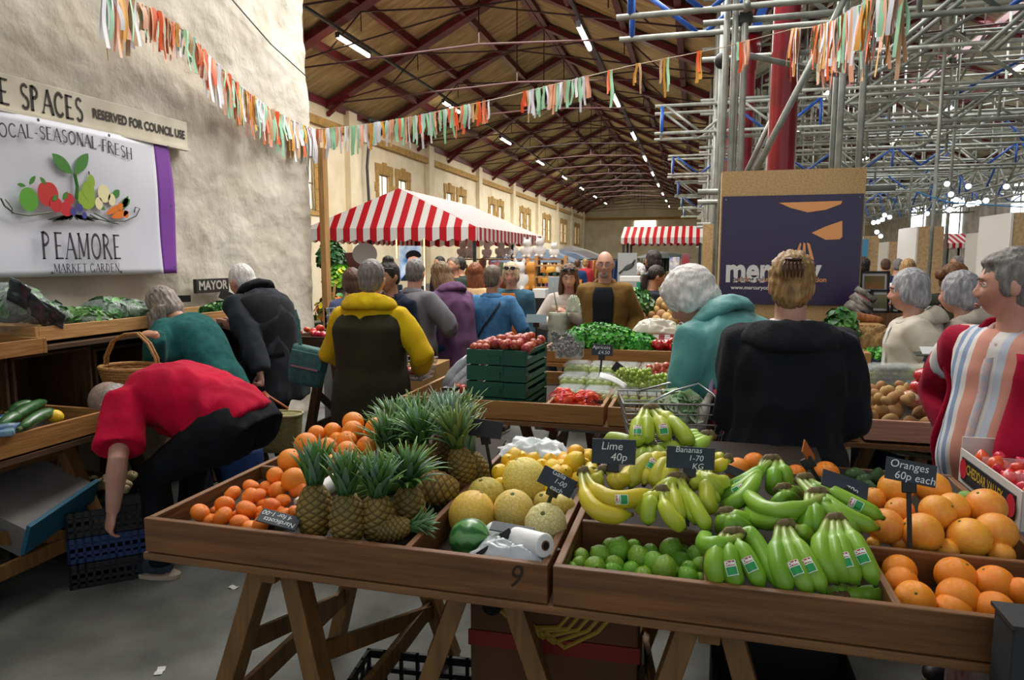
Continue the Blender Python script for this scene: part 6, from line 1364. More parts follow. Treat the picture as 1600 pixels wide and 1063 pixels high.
STRAW = mat('strawberry_skin', '#d2141c', .3, '#e84038', 60, rnd=.15, coat=.3); KINDS['strawberry'] = ('strawberry', 'pear', 'skin', STRAW); L = []
for i in range(7):
    for j in range(9): L.append(fruit('strawberry', Vector((.94+.058*i+random.uniform(-.01, .01), 2.17+.048*j+random.uniform(-.01, .01), .935+random.uniform(-.01, .02))), random.uniform(.017, .023), 'strawberries in the box'))
row_labels(L, 'red strawberry', 6, 'of the printed box')
q = MB()
q.box((1.12, 2.37, .955), (.012, .42, .03))
for yy in (2.29, 2.45): q.box((1.12, yy, .955), (.42, .008, .03))
tag(q.build('punnet_dividers', PUN), 'clear plastic punnet rims among the strawberries', 'punnet')
# ======================= striped canopies, umbrellas, background stalls =======================
def stripes(name, axis, w, a='#c8101f', b='#e8e4df'):
    if name in MATS: return MATS[name]
    m = mat(name, a, .5); nt = m.node_tree; N, L = nt.nodes, nt.links; bs = N['Principled BSDF']; tc = N.new('ShaderNodeTexCoord'); sp = N.new('ShaderNodeSeparateXYZ'); L.new(tc.outputs['Object'], sp.inputs[0])
    q = N.new('ShaderNodeMath'); q.operation = 'MULTIPLY'; q.inputs[1].default_value = 1/w; L.new(sp.outputs[axis], q.inputs[0]); f = N.new('ShaderNodeMath'); f.operation = 'PINGPONG'; f.inputs[1].default_value = 1; L.new(q.outputs[0], f.inputs[0])
    g = N.new('ShaderNodeMath'); g.operation = 'GREATER_THAN'; g.inputs[1].default_value = .5; L.new(f.outputs[0], g.inputs[0]); mx = N.new('ShaderNodeMix'); mx.data_type = 'RGBA'; L.new(g.outputs[0], mx.inputs[0]); mx.inputs[6].default_value = (*srgb(a), 1); mx.inputs[7].default_value = (*srgb(b), 1); L.new(mx.outputs[2], bs.inputs['Base Color'])
    tr = N.new('ShaderNodeBsdfTranslucent'); L.new(mx.outputs[2], tr.inputs[0]); ms = N.new('ShaderNodeMixShader'); ms.inputs[0].default_value = .35; L.new(bs.outputs[0], ms.inputs[1]); L.new(tr.outputs[0], ms.inputs[2]); L.new(ms.outputs[0], N['Material Output'].inputs[0]); return m
LEGM = mat('stall_leg', '#1e2224', .45)
def gazebo(label, x0, x1, y0, y1, ze, zr, w=.14, val=.2, ridge=True, cat='stall canopy', legs=None, lean=None, axis=0):
    t = empty('stall_canopy', ((x0+x1)/2, (y0+y1)/2, 0), 0, label, cat); cx, cy = (x0+x1)/2, (y0+y1)/2; hw, hd = (x1-x0)/2, (y1-y0)/2
    MX, MY = stripes('stripe_x_%d' % int(w*1000), 0, w), stripes('stripe_y_%d' % int(w*1000), 1, w); r = min(hw, hd)*.98 if ridge is True else ridge
    if lean is None:
        A, B = ((0, -hd+r, zr), (0, hd-r, zr)) if hd >= hw else ((-hw+r, 0, zr), (hw-r, 0, zr))
        c = [(-hw, -hd, ze), (hw, -hd, ze), (hw, hd, ze), (-hw, hd, ze)]
        m = MB()
        if hd >= hw: m.add([c[0], c[1], A], [(0, 1, 2)]); m.add([c[2], c[3], B], [(0, 1, 2)]); m.m = 1; m.add([c[1], c[2], B, A], [(0, 1, 2, 3)]); m.add([c[3], c[0], A, B], [(0, 1, 2, 3)])
        else: m.add([c[0], c[1], B, A], [(0, 1, 2, 3)]); m.add([c[2], c[3], A, B], [(0, 1, 2, 3)]); m.m = 1; m.add([c[1], c[2], B], [(0, 1, 2)]); m.add([c[3], c[0], A], [(0, 1, 2)])
        m.build('roof_cloth', [MX, MY], t, solid=.01)
    else:
        c = [(-hw, -hd, ze), (hw, -hd, ze), (hw, hd, ze), (-hw, hd, ze)]
        m = MB(); m.add([c[0], c[1], (hw, lean, zr), (-hw, lean, zr)], [(0, 1, 2, 3)]); m.add([(hw, lean, zr), (-hw, lean, zr), c[3], c[2]], [(0, 1, 2, 3)]); m.m = 1; m.add([c[1], c[2], (hw, lean, zr)], [(0, 1, 2)]); m.add([c[3], c[0], (-hw, lean, zr)], [(0, 1, 2)]); m.build('roof_cloth', [MX, MY], t, solid=.01)
    def valance(a, b, mm):
        a, b = Vector(a), Vector(b); L = (b-a).length; n = int(L/.035); q = MB(); vs = []
        for i in range(n+1):
            p = a.lerp(b, i/n); vs += [p, p-Vector((0, 0, val-.045*(1-abs(math.sin(PI*(i/n)*L/(2*w))))))]
        q.add(vs, [(2*i, 2*i+1, 2*i+3, 2*i+2) for i in range(n)]); q.build('valance', mm, t, solid=.004)
    valance(c[0], c[1], MX); valance(c[3], c[2], MX); valance(c[1], c[2], MY); valance(c[0], c[3], MY)
    for px, py in (legs or [(-hw+.06, -hd+.06), (hw-.06, -hd+.06), (hw-.06, hd-.06), (-hw+.06, hd-.06), (hw-.06, 0), (-hw+.06, 0)]):
        q = MB(); q.box((px, py, ze/2), (.05, .05, ze)); q.build('leg', LEGM, t)
    for s in (-1, 1): q = MB(); q.box((0, s*(hd-.06), ze-.04), (hw*2-.1, .03, .04)); q.build('rail', LEGM, t); q = MB(); q.box((s*(hw-.06), 0, ze-.04), (.03, hd*2-.1, .04)); q.build('rail', LEGM, t)
    return t
a = atY(474, 372, 11.5); b = atY(745, 372, 11.5)
gazebo('large red and white striped stall canopy with scalloped edge', a.x, b.x, 11.5, 16.8, 2.16, 2.92, .135, .24, ridge=.55)
a = atY(970, 390, 17); b = atY(1098, 390, 17)
gazebo('red and white striped canopy in front of the far gable wall', a.x, b.x, 17, 19.2, 2.12, 2.42, .085, .16, lean=-.3)
a = atY(1478, 392, 22); b = atY(1522, 392, 22); gazebo('small striped canopy far back in the right aisle', a.x, b.x, 22, 24, 2.05, 2.35, .08, .15, lean=0)
gazebo('striped canopy cut off by the right photo edge', 6.0, 9.0, 12.4, 14.4, 2.25, 2.75, .12, .2, lean=0)
def umbrella(label, px, py, Y, r, col, h=.45, col2=None):
    p = atY(px, py, Y); t = empty('parasol', (p.x, p.y, 0), 0, label, 'umbrella', 'parasols far down the hall'); m = MB(); n = 8; z = p.z; R = []
    top = Vector((0, 0, z)); rim = [Vector((r*math.cos(2*PI*k/n+.3), r*math.sin(2*PI*k/n+.3), z-h)) for k in range(n)]; mid = [top.lerp(q, .5)+Vector((0, 0, .04)) for q in rim]
    m.add([top]+mid+rim, [(0, 1+k, 1+(k+1) % n) for k in range(n)]+[(1+k, 1+n+k, 1+n+(k+1) % n, 1+(k+1) % n) for k in range(n)]); m.build('canopy', mat('parasol_'+col, col, .7), t, solid=.01)
    m = MB(); m.tube([(0, 0, 0), (0, 0, z-.02)], .022, 8); m.build('pole', LEGM, t); m = MB(); m.lathe([(.25, 0), (.25, .06), (.04, .09)], 16); m.build('base', LEGM, t); return t
umbrella('blue-grey parasol, nearest of the far parasols', 838, 385, 19, 1.35, '#3f4f63'); umbrella('red parasol behind the blue-grey ones', 865, 391, 24, 1.4, '#b8202e', .4); umbrella('dark blue parasol in front of the grey one', 880, 390, 22, 1.0, '#35465c', .35); umbrella('charcoal grey parasol, rightmost of the far parasols', 893, 384, 24, 1.35, '#4b4646'); umbrella('dark green parasol beyond the far striped canopy', 1036, 393, 26, 1.1, '#2c3a34', .25)
def pbox(name, label, cat, x0, y0, x1, y1, Y, d, m, group=None, bev=.004):
    a, b = atY(x0, y1, Y), atY(x1, y0, Y)
    if name in ('display_screen', 'counter', 'chest', 'rug_display', 'hanging_coat', 'wooden_crates', 'dark_red_door'): a.z = 0
    c = Vector(((a.x+b.x)/2, Y+d/2, (a.z+b.z)/2)); q = MB(); q.box(c, (b.x-a.x, d, b.z-a.z)); o = q.build(name, m, bev=bev); return tag(o, label, cat, group)
CREAMB = mat('cream_display', '#d9d2c0', .7); WHITEB = mat('white_display', '#e2e0da', .7); DKCLOTH = mat('dark_cloth', '#16191c', .9); STALLW = wood('stall_wood', '#b5834c', '#98693a', 2)
def table(label, x0, x1, y0, y1, z, cloth, name='stall_table'):
    t = empty(name, ((x0+x1)/2, (y0+y1)/2, 0), 0, label, 'table'); hw, hd = (x1-x0)/2, (y1-y0)/2
    q = MB(); q.box((0, 0, z-.015), (2*hw, 2*hd, .03)); q.build('top', STALLW, t)
    for sx in (-1, 1):
        for sy in (-1, 1): q = MB(); q.box((sx*(hw-.06), sy*(hd-.06), z/2-.015), (.05, .05, z-.03)); q.build('leg', STALLW, t)
    if cloth: q = MB(); q.grid(lambda u, v: Vector((-hw+2*hw*u, -hd-.012-.012*math.sin(u*40)*(1-v), .06+(z-.06)*v)), 80, 4); q.grid(lambda u, v: Vector((-hw+2*hw*u, -hd-.012+(2*hd+.012)*v, z+.004)), 2, 2); q.build('tablecloth', cloth, t, smooth=True, solid=.004)
    return t
def things(kind, label_, grp, n, x0, x1, y0, y1, z, sz, cols, shape, seed, place, cat=None, rows=2):
    rs = random.Random(seed); L = []
    for i in range(n):
        p = Vector((x0+(x1-x0)*(i+.5)/n+rs.uniform(-.05, .05), rs.uniform(y0, y1), z)); s = sz*rs.uniform(.75, 1.2); t = None; q = MB(); q.smooth = shape != 'box'
        col = rs.choice(cols); mm = mat('%s_%s' % (kind, col[1:]), col, .7, rnd=.1)
        if shape == 'box': q.box((0, 0, s*.6), (s, s*.7, s*1.2)); o = q.build(kind, mm, loc=p, rot=(0, 0, rs.uniform(-.4, .4)), bev=.005)
        elif shape == 'plush':
            q.ell((0, 0, s*.5), (s*.42, s*.36, s*.5), None, 12, 8); q.ell((0, -.05*s, s*1.15), (s*.34, s*.32, s*.32), None, 12, 8)
            for a in (-1, 1): q.ell((a*.22*s, 0, s*1.48), (s*.10, s*.05, s*.20), None, 8, 6); q.ell((a*.40*s, -.12*s, s*.6), (s*.13, s*.13, s*.28), None, 8, 6); q.ell((a*.22*s, -.3*s, s*.13), (s*.15, s*.26, s*.14), None, 8, 6)
            o = q.build(kind, mm, loc=p); remesh(o, s*.05, 2)
        elif shape == 'jar': q.lathe([(s*.3, 0), (s*.32, s*.7), (s*.2, s*.85), (s*.2, s)], 10); o = q.build(kind, mm, loc=p)
        elif shape == 'cloth': q.grid(lambda u, v: Vector(((u-.5)*s*.5, .05*math.sin(u*9+v*3), -v*s*1.8)), 10, 6); o = q.build(kind, mm, loc=p, solid=.02)
        tag(o, 'x', cat or kind, grp); L.append(o)
    row_labels(L, label_, rows, place); return L
# stall under the big canopy
table('wooden counter with cream cloth under the big striped canopy', -6.9, -4.0, 13.2, 14.2, .85, CREAMB)
things('soap_box', 'small coloured box', 'goods under the big canopy', 14, -6.8, -4.1, 13.3, 14.0, .86, .16, ['#b5483a', '#d6c9a4', '#6c4a8a', '#e0e0dc', '#3d6a86'], 'box', 3, 'on the canopy stall counter', 'box')
t = empty('stall_sign', atY(570, 397, 12.6), 0, 'oval white hanging sign under the big striped canopy', 'sign'); q = MB(); q.add([(.27*math.cos(a), 0, .22*math.sin(a)) for a in [2*PI*k/32 for k in range(32)]], [tuple(range(32))]); q.build('panel', mat('oval_sign', '#d8dcda', .5), t, solid=.02); q = MB(); q.tube([(0, .0, .22), (0, 0, .62)], .006, 5); q.build('cord', LEGM, t)
# lit portrait poster
p0 = atY(641, 405, 10.8); t = empty('lit_poster', (atY(641, 405, 11.9).x, 11.9, 1.12), .12, 'glowing blue portrait poster with dark-haired face hung under the canopy', 'poster')
q = MB(); q.box((0, 0, .42), (.42, .03, .62)); q.build('poster', mat('poster_blue', '#2a6ea8', .5, '#dfe9f2', 3, emit=.5), t)
q = MB(); q.add([(.07+.12*math.cos(a), -.020, .40+.17*math.sin(a)) for a in [2*PI*k/24 for k in range(24)]], [tuple(range(24))]); q.add([(.0, -.020, .12), (.2, -.02, .12), (.14, -.02, .26), (.04, -.02, .26)], [(0, 1, 2, 3)]); q.build('printed_face', mat('poster_face', '#e0a184', .5, emit=.6), t)
q = MB(); q.add([(.07+.15*math.cos(a), -.024, .54+.11*math.sin(a)) for a in [PI*k/12 for k in range(13)]]+[(-.06, -.024, .48), (.0, -.024, .52), (.08, -.024, .54), (.18, -.024, .51)][::1], [tuple(range(17))]); q.build('printed_hair', mat('poster_hair', '#2a1c18', .6), t)
q = MB(); q.add([(-.2, -.02, .08), (.2, -.02, .08), (.17, -.021, .2), (.0, -.021, .16), (-.1, -.021, .2)], [(0, 1, 2, 3, 4)]); q.build('printed_shirt', mat('poster_shirt', '#17233c', .6), t)
q = MB()
for x in (-.26, .27): q.tube([(x, 0, .86), (x, 0, -.1 if x > 0 else .5)], .009, 6)
q.build('light_strip', mat('warm_led', '#ffd28a', .4, emit=3), t)
q = MB(); q.tube([(-.26, 0, .98), (-.26, 0, .75), (.27, 0, .98)], .006, 5); q.build('hanging_cord', LEGM, t)
m = MB(); p_ = atY(553, 395, 15.5); m.box((p_.x, 15.5, p_.z/2), (.7, .5, p_.z)); tag(m.build('dark_red_cabinet', mat('dark_red_frame', '#4c1a1a')), 'dark red cabinet behind the oval sign', 'cabinet')
leafy('potted_plant', 'bright green plant with yellow flowers by the timber post', atY(530, 440, 8.5), (.22, .2, .20), 260, ('#6fae2a', '#8fc43a', '#3f7a24', '#c9c42c'), .045, 'plant', 61, part=.75)
leafy('potted_plant', 'dark tall shrub beside the timber post', atY(518, 410, 9.0), (.2, .2, .3), 260, ('#2f5a2c', '#3c6a34'), .04, 'plant', 62, part=0)
leafy('flower_bunch', 'yellow and orange flowers standing behind the yellow-hooded man', atY(522, 492, 8.0), (.25, .2, .28), 260, ('#3f7a24', '#e0c82c', '#d86a2a', '#2f5a2c'), .035, 'flowers', 63, part=.75)
t = table('low green cloth table holding plants behind the man in yellow', -4.9, -3.9, 8.0, 8.9, .75, mat('green_cloth', '#2c4a34', .9)); m = MB(); m.bar(atY(545, 445, 7.8), atY(528, 520, 7.8), .03, .02); m.bar(atY(523, 445, 7.9), atY(515, 520, 7.9), .03, .02); tag(m.build('easel', PALEX), 'pale wooden easel leaning among the plants', 'easel')
# striped-cloth stall between shoppers
STR2 = stripes('stripe_cloth_narrow', 0, .05, '#a8202a', '#e0ddd6')
t = table('stall table with red and white striped cloth by the grey-jacket man', -2.55, -1.75, 5.6, 6.4, .86, STR2)
for i, (px, py) in enumerate(((690, 527), (700, 535), (712, 530))): q = MB(); q.box(atY(px, py, 5.7+.2*i), (.24, .2, .07), Matrix.Rotation(.2*i, 3, 'Z')); tag(q.build('gift_hamper', mat('hamper_%d' % i, ('#a8242a', '#c8a46a', '#8a5a34')[i], .5, '#d8b04a', 30), bev=.01), ('red patterned packet on striped cloth table', 'tan patterned packet on striped cloth table', 'brown patterned packet on striped cloth table')[i], 'packet')
m = MB(); m.box(atY(668, 585, 4.9), (.26, .3, .2)); tag(m.build('tan_carton', mat('tan_card', '#a8814e', .7), bev=.004), 'tan carton left of the striped cloth table', 'box')
m = MB(); m.box((-2.05, 4.95, .27), (.5, .4, .54)); tag(m.build('carton', mat('brown_carton', '#5f4a34')), 'brown carton on the floor below the tan carton', 'box')
# toy stall, shelves and rails in the middle distance
table('long stall table with purple cloth carrying soft toys', -5.2, -2.6, 13.0, 14.0, .95, mat('lilac_cloth', '#6c5a86', .9))
things('soft_toy', 'plush soft toy', 'soft toys on the far stall', 9, -5.1, -2.7, 13.1, 13.8, .96, .34, ['#d9d4cc', '#c98a2c', '#e2e0de', '#b86f74', '#8a6a4a'], 'plush', 5, 'of the toy stall', 'soft toy')
things('soft_toy', 'small plush toy', 'small toys on the rail', 8, -5.1, -2.7, 14.1, 14.3, 1.62, .26, ['#e2e0de', '#cfc9c4', '#d8d4cc'], 'plush', 6, 'on the upper toy rail', 'soft toy', 1)
m = MB(); m.box((-3.9, 14.2, 1.60), (2.6, .3, .03)); m.box((-5.1, 14.2, .8), (.05, .05, 1.6)); m.box((-2.7, 14.2, .8), (.05, .05, 1.6)); tag(m.build('toy_shelf', STALLW), 'high wooden shelf carrying small plush toys', 'shelf')
t = empty('display_rack', (-2.75, 10.8, 0), 0, 'pale wooden rack with shelves of small goods behind the long-haired woman', 'rack'); a, b = atY(838, 408, 10.8), atY(884, 462, 10.8)
for x in (a.x, b.x): q = MB(); q.box((x, 10.8, .8), (.05, .05, 1.72)); q.build('post', STALLW, t, W=True)
for z in (1.15, 1.32, 1.5, .9): q = MB(); q.box(((a.x+b.x)/2, 10.8, z), (b.x-a.x, .3, .025)); q.build('shelf', STALLW, t, W=True)
things('small_shoe', 'small dark item', 'goods on the pale rack', 10, a.x+.03, b.x-.03, 10.72, 10.88, 1.335, .05, ['#2c3a34', '#23262c', '#4a2c2c', '#3c5a4a'], 'box', 8, 'on the pale rack shelf', 'goods', 1)
things('small_shoe', 'small coloured item', 'goods on the pale rack', 9, a.x+.03, b.x-.03, 10.72, 10.88, 1.165, .055, ['#6c4a8a', '#8a7aa4', '#4a3a5c'], 'box', 9, 'on the lower rack shelf', 'goods', 1)
pbox('display_screen', 'grey display panel behind the long-haired woman', 'panel', 856, 433, 884, 492, 9.0, .05, mat('grey_panel', '#8f969c', .6)); pbox('counter', 'dark counter with leaflets behind the blue-cardigan woman', 'counter', 826, 466, 860, 520, 8.6, .4, DKCLOTH)
pbox('leaflet_box', 'stack of white leaflets on the dark counter', 'leaflets', 832, 452, 852, 466, 8.6, .2, WHITEB)
things('plant_pot', 'orange and yellow flowering pot', 'flower pots far back', 7, -4.6, -2.9, 17, 17.5, 1.15, .22, ['#c98a2c', '#8a9a3a', '#a8562a', '#d8c060'], 'jar', 11, 'below the far parasols', 'pot', 1)
table('far stall table with orange cloth under the parasols', -4.8, -2.7, 16.8, 17.8, 1.1, mat('orange_cloth', '#a8682c', .9))
rs = random.Random(4)
for i, (x0, x1, y, z, lb) in enumerate(((-6.8, -4.6, 22, 1.65, 'left'), (-3.6, -1.6, 20.5, 1.6, 'middle'), (-2.2, -.6, 27, 1.7, 'right'))):
    t = empty('clothes_rail', ((x0+x1)/2, y, 0), 0, 'far rail of hanging clothes, %s one of three' % lb, 'clothes rail'); h = (x1-x0)/2; q = MB(); q.tube([(-h, 0, 0), (-h, 0, z), (h, 0, z), (h, 0, 0)], .02, 6); q.build('rail', LEGM, t)
    things('garment', 'hanging garment', 'clothes on the %s far rail' % lb, 11, x0+.1, x1-.1, y-.05, y+.05, z-.03, .42, ['#8a2a34', '#23406a', '#c9b8a4', '#5a6a52', '#d0d0d0', '#2c2c34', '#b8743c'], 'cloth', 20+i, 'on the %s far rail' % lb, 'clothing', 1)
for i, (x, y, z, c) in enumerate([(-6.2, 19, .9, '#e0dcd2'), (-1.6, 23, .85, '#7a2a34'), (-4.6, 26, .9, '#35506a'), (-7.4, 24, .9, '#6a5a44'), (-1.0, 31, .9, '#cfc9bc'), (-5.4, 33, .9, '#c0202c')]):
    table('far market table, %s' % ('cream cloth, left of the toy stall', 'dark red cloth near the far canopy', 'blue cloth in mid hall', 'brown cloth by the hall wall', 'pale cloth below the gable', 'red cloth far down the hall')[i], x-1, x+1, y-.4, y+.4, z, mat('cloth_'+c[1:], c, .9))
    things('goods_box', 'small box of goods', 'goods on the far %s table' % ('cream', 'dark red', 'blue', 'brown', 'pale', 'bright red')[i], 9, x-.9, x+.9, y-.3, y+.3, z+.01, .2, ['#b8743c', '#e0dcd2', '#35506a', '#7a8a3a', '#c22a34', '#e8c24a', '#5a4a7a'], 'box', 40+i, 'on the %s table' % ('cream cloth', 'dark red cloth', 'blue cloth', 'brown cloth', 'pale cloth', 'far red cloth')[i], 'box', 1)
# stall left of the purple board
PIC = mat('bird_print', '#b9b8b4', .7, '#77756f', 2.2)
t = empty('bird_picture', atY(980, 424, 9.5), 0, 'grey panel with printed bird picture left of far canopy', 'picture'); q = MB(); q.box((0, 0, 0), (.26, .02, .50)); q.build('panel', mat('grey_print', '#9a9a98', .7), t); q = MB(); q.smooth = True; q.ell((.02, -.013, .06), (.085, .004, .035), Matrix.Rotation(-.5, 3, 'Y'), 14, 8); q.tube([(.07, -.013, .10), (.105, -.013, .16)], .012, 6); q.tube([(-.05, -.013, .03), (-.11, -.013, -.03)], .010, 6); q.build('bird_print', mat('bird_dark', '#3c403c', .7), t)
q = MB(); q.box((0, .01, -.72), (.05, .04, 1.0)); q.build('stand', LEGM, t)
pbox('white_box', 'white box on the stall in front of the bird picture', 'box', 968, 432, 1000, 440, 8.9, .2, WHITEB)
table('dark green cloth table behind the dark-jacket woman', -.95, .1, 8.0, 8.7, .98, mat('bottle_green_cloth', '#12241c', .9))
pbox('framed_picture', 'cream framed picture standing on the dark green table', 'picture', 1028, 437, 1048, 462, 8.3, .02, mat('cream_picture', '#d8cfb4', .6, '#a88f62', 9)); pbox('card_box', 'pale blue box of cards on the dark green table', 'box', 1052, 450, 1064, 462, 8.1, .1, mat('pale_blue_card', '#8fc0cc', .6)); pbox('tin', 'mint green tin on the dark green table', 'tin', 1040, 452, 1050, 462, 8.1, .08, mat('mint_tin', '#9cc9b0', .6)); pbox('price_label', 'blue-grey price label hanging on the dark green cloth', 'label', 1049, 466, 1063, 473, 7.98, .008, mat('lit_slate', '#4d6470'))
pbox('rug_display', 'red and blue patterned textiles hanging under far canopy', 'textile', 1045, 402, 1062, 440, 10.5, .05, mat('textile_print', '#35589a', .8, '#e0d4c4', 12)); pbox('hanging_coat', 'grey coat with red trim hanging beside far canopy leg', 'coat', 1064, 396, 1078, 448, 10.3, .1, mat('grey_coat', '#5c6a70', .8, '#8a2a30', 4)); pbox('chest', 'olive cabinet behind the dark-jacket woman', 'cabinet', 1040, 425, 1058, 447, 9.6, .3, mat('olive_cabinet', '#5a4d28', .7))
# third stall of potatoes behind the raised tray
tray('far tray of potatoes and squash before dark-jacket woman', -1.05, .30, 6.3, 7.0, .92, 1.02, MIDX, MIDY); table('stall table with red and white cloth under the far potato tray', -1.1, .35, 6.25, 7.05, .915, STR2)
L = []
for i in range(34): L.append(fruit('potato', Vector((-.80+1.0*((i*.618) % 1), 6.36+.06*(i//6), 1.03+.02*(i//6)+random.uniform(0, .03))), random.uniform(.036, .05), 'potatoes in the far tray'))
row_labels(L, 'round pale potato', 4, 'of the far tray')
leafy('leafy_greens', 'dark leafy greens left of the far potatoes', atY(1001, 480, 6.6)+Vector((-.05, 0, 0)), (.16, .18, .16), 420, GR1+('#8fb08a',), .032, 'greens', 77)
m = MB(); m.smooth = True; m.ell(atY(1035, 477, 6.9), (.07, .06, .09)); tag(m.build('onion_bag', mat('net_onions', '#c29a5c', .6, '#8f6a34', 60)), 'net bag of onions held above the far potatoes', 'bag')
crumple('plastic_bag', 'crumpled cream plastic bag behind the red peppers', 1025, 520, 5.0, .34, .2, mat('cream_bag', '#c9c2b0', .3, bump=.4, bs=30), 9, .0, .08); crumple('plastic_bag', 'grey-green plastic bag beside the white-haired woman', 1083, 518, 5.05, .26, .2, mat('greygreen_bag', '#8aa69a', .3, bump=.4, bs=30), 12, .0, .08)
# ---- right background: boxed tower feet, pictures, bread and greens
for i, (x0, y0, x1, Y, d, lb) in enumerate(((1436, 354, 1476, 14.5, 1.2, 'tall chipboard and white boxed tower foot behind the grey-haired woman'), (1350, 369, 1374, 19, 1.0, 'white and chipboard box with blue shirt hung on it'), (1390, 378, 1410, 21, 1.0, 'low chipboard box beyond the dark-suited people'), (1548, 362, 1585, 16, 1.2, 'chipboard box near the right edge with dark handles'), (1585, 332, 1640, 12, 1.2, 'white boxed tower foot at the right photo edge'))):
    a = atY(x0, y0, Y); b = atY(x1, y0, Y); t = empty('boxed_tower_foot', ((a.x+b.x)/2, Y, 0), 0, lb, 'boxing'); q = MB(); q.box(((a.x+b.x)/2, Y+d/2, a.z/2), (b.x-a.x, d, a.z)); q.build('chipboard', mat('osb_far', '#d0b184', .8, '#b8966a', 20), t, W=True)
    q = MB(); q.box((a.x-.02, Y+d/2, a.z/2), (.03, d+.02, a.z)); q.build('white_side', WHITEB, t, W=True)
pbox('blue_shirt', 'sky blue shirt hung on the white boxed tower foot', 'shirt', 1341, 374, 1357, 402, 18.9, .04, mat('sky_cloth', '#4f9ac8', .8)); pbox('dark_red_door', 'dark red door leaf far back on the right', 'door leaf', 1404, 378, 1416, 420, 23, .06, RED)
for i, (x0, y0, x1, y1, mw, lb) in enumerate(((1342, 424, 1391, 459, .02, 'large framed landscape picture on the right-hand stall'), (1359, 453, 1391, 489, .02, 'portrait framed drawing leaning below the landscape'), (1391, 461, 1407, 489, .015, 'small framed grey print right of the drawing'), (1406, 461, 1420, 489, .015, 'white mounted print half hidden by the grey-haired woman'))):
    Y = 6.6-.1*i; a, b = atY(x0, y1, Y), atY(x1, y0, Y); c = (a+b)/2; t = empty('framed_picture', c, 0, lb, 'picture', None, rot=(-.12, 0, 0)); w_, h_ = (b.x-a.x), (b.z-a.z)
    q = MB(); q.box((0, .0, h_/2-mw/2), (w_, .025, mw)); q.box((0, 0, -h_/2+mw/2), (w_, .025, mw)); q.box((w_/2-mw/2, 0, 0), (mw, .025, h_)); q.box((-w_/2+mw/2, 0, 0), (mw, .025, h_)); q.build('frame', mat('black_frame', '#1c1a1a', .5), t)
    q = MB(); q.box((0, .004, 0), (w_-mw, .01, h_-mw)); q.build('mount', WHITEB, t); q = MB(); q.box((0, -.004, 0), (w_*.66, .008, h_*.58)); q.build('print', mat('art_%d' % i, ('#6a7a44', '#b0ac80', '#8a8a88', '#c9c9c0')[i], .6, ('#c07a3c', '#6f6a4c', '#5a5a5c', '#a8a8a0')[i], 5), t)
table('stall table with violet cloth under the framed pictures', 1.55, 2.5, 6.3, 7.0, .98, mat('violet_cloth', '#42208a', .85)); m = MB(); m.box((2.0, 6.75, 1.08), (.9, .04, .18)); tag(m.build('picture_ledge', STALLW), 'wooden ledge holding the framed pictures', 'ledge')
pbox('wooden_crates', 'stack of pale wooden crates behind the baguettes', 'crate', 1320, 420, 1345, 470, 7.4, .4, PALEX)
L = []
for i in range(6): a_ = atY(1325+8*i, 492+1.5*i, 5.6); q = MB(); q.smooth = True; q.tube([a_+Vector((-.05, .03, .02)), a_+Vector((-.02, 0, .015)), a_+Vector((.03, -.02, -.01)), a_+Vector((.055, -.02, -.03))], [.014, .022, .036, .016], 12); o = q.build('squash', mat('butternut', '#b8763c', .6, '#8f562a', 9)); L.append(tag(o, 'x', 'squash', 'tan squashes right of the black hoodie'))
row_labels(L, 'tan orange squash', 1, 'in the heap right of the black hoodie')
L = []
for i in range(7): a_ = atY(1352-4*i, 462+6*i, 5.9-.03*i); q = MB(); q.smooth = True; q.tube([a_+Vector((-.07, 0, .06-.02*(i%2))), a_+Vector((.07, -.03, -.04-.02*(i%3)))], .022, 10); o = q.build('paper_sleeve', mat('sleeve_paper', '#9a938a', .7, '#5a544c', 25)); L.append(tag(o, 'x', 'paper bag', 'printed paper sleeves on the squashes'))
row_labels(L, 'grey printed paper sleeve', 1, 'above the tan squashes')
m = MB(); a, b = atY(1320, 540, 5.3), atY(1388, 503, 5.3); m.box(((a.x+b.x)/2, 5.6, (a.z+b.z)/2-.03), (b.x-a.x, .5, b.z-a.z)); tag(m.build('brown_carton', mat('kraft_card', '#a8804e', .8, '#8f6a3e', 3), bev=.006), 'open brown carton behind the black hoodie', 'box')
crumple('hessian_sack', 'crumpled hessian sack below the brown carton', 1370, 545, 5.0, .36, .24, mat('hessian', '#9a7a4c', .9, '#7a5c34', 60), 21, 0, .12, 'sack')
leafy('leafy_greens', 'dill-like bright greens in a blue crate', atY(1380, 555, 4.9), (.15, .14, .06), 500, GR3, .012, 'greens', 81); pbox('blue_crate', 'dark blue crate holding the bright greens', 'crate', 1358, 562, 1402, 582, 4.8, .3, BLU)
leafy('leafy_greens', 'dark greens just right of the black hoodie', atY(1350, 520, 5.0)+Vector((-.15, 0, 0)), (.10, .14, .16), 260, GR1, .03, 'greens', 82); pbox('small_carton', 'small tan carton beside the black hoodie', 'box', 1350, 552, 1362, 575, 4.7, .2, mat('tan_card', '#a8814e'))
table('stall table under the greens and cartons at right', 1.0, 2.2, 4.7, 5.9, .84, mat('dark_cloth', '#16191c'))
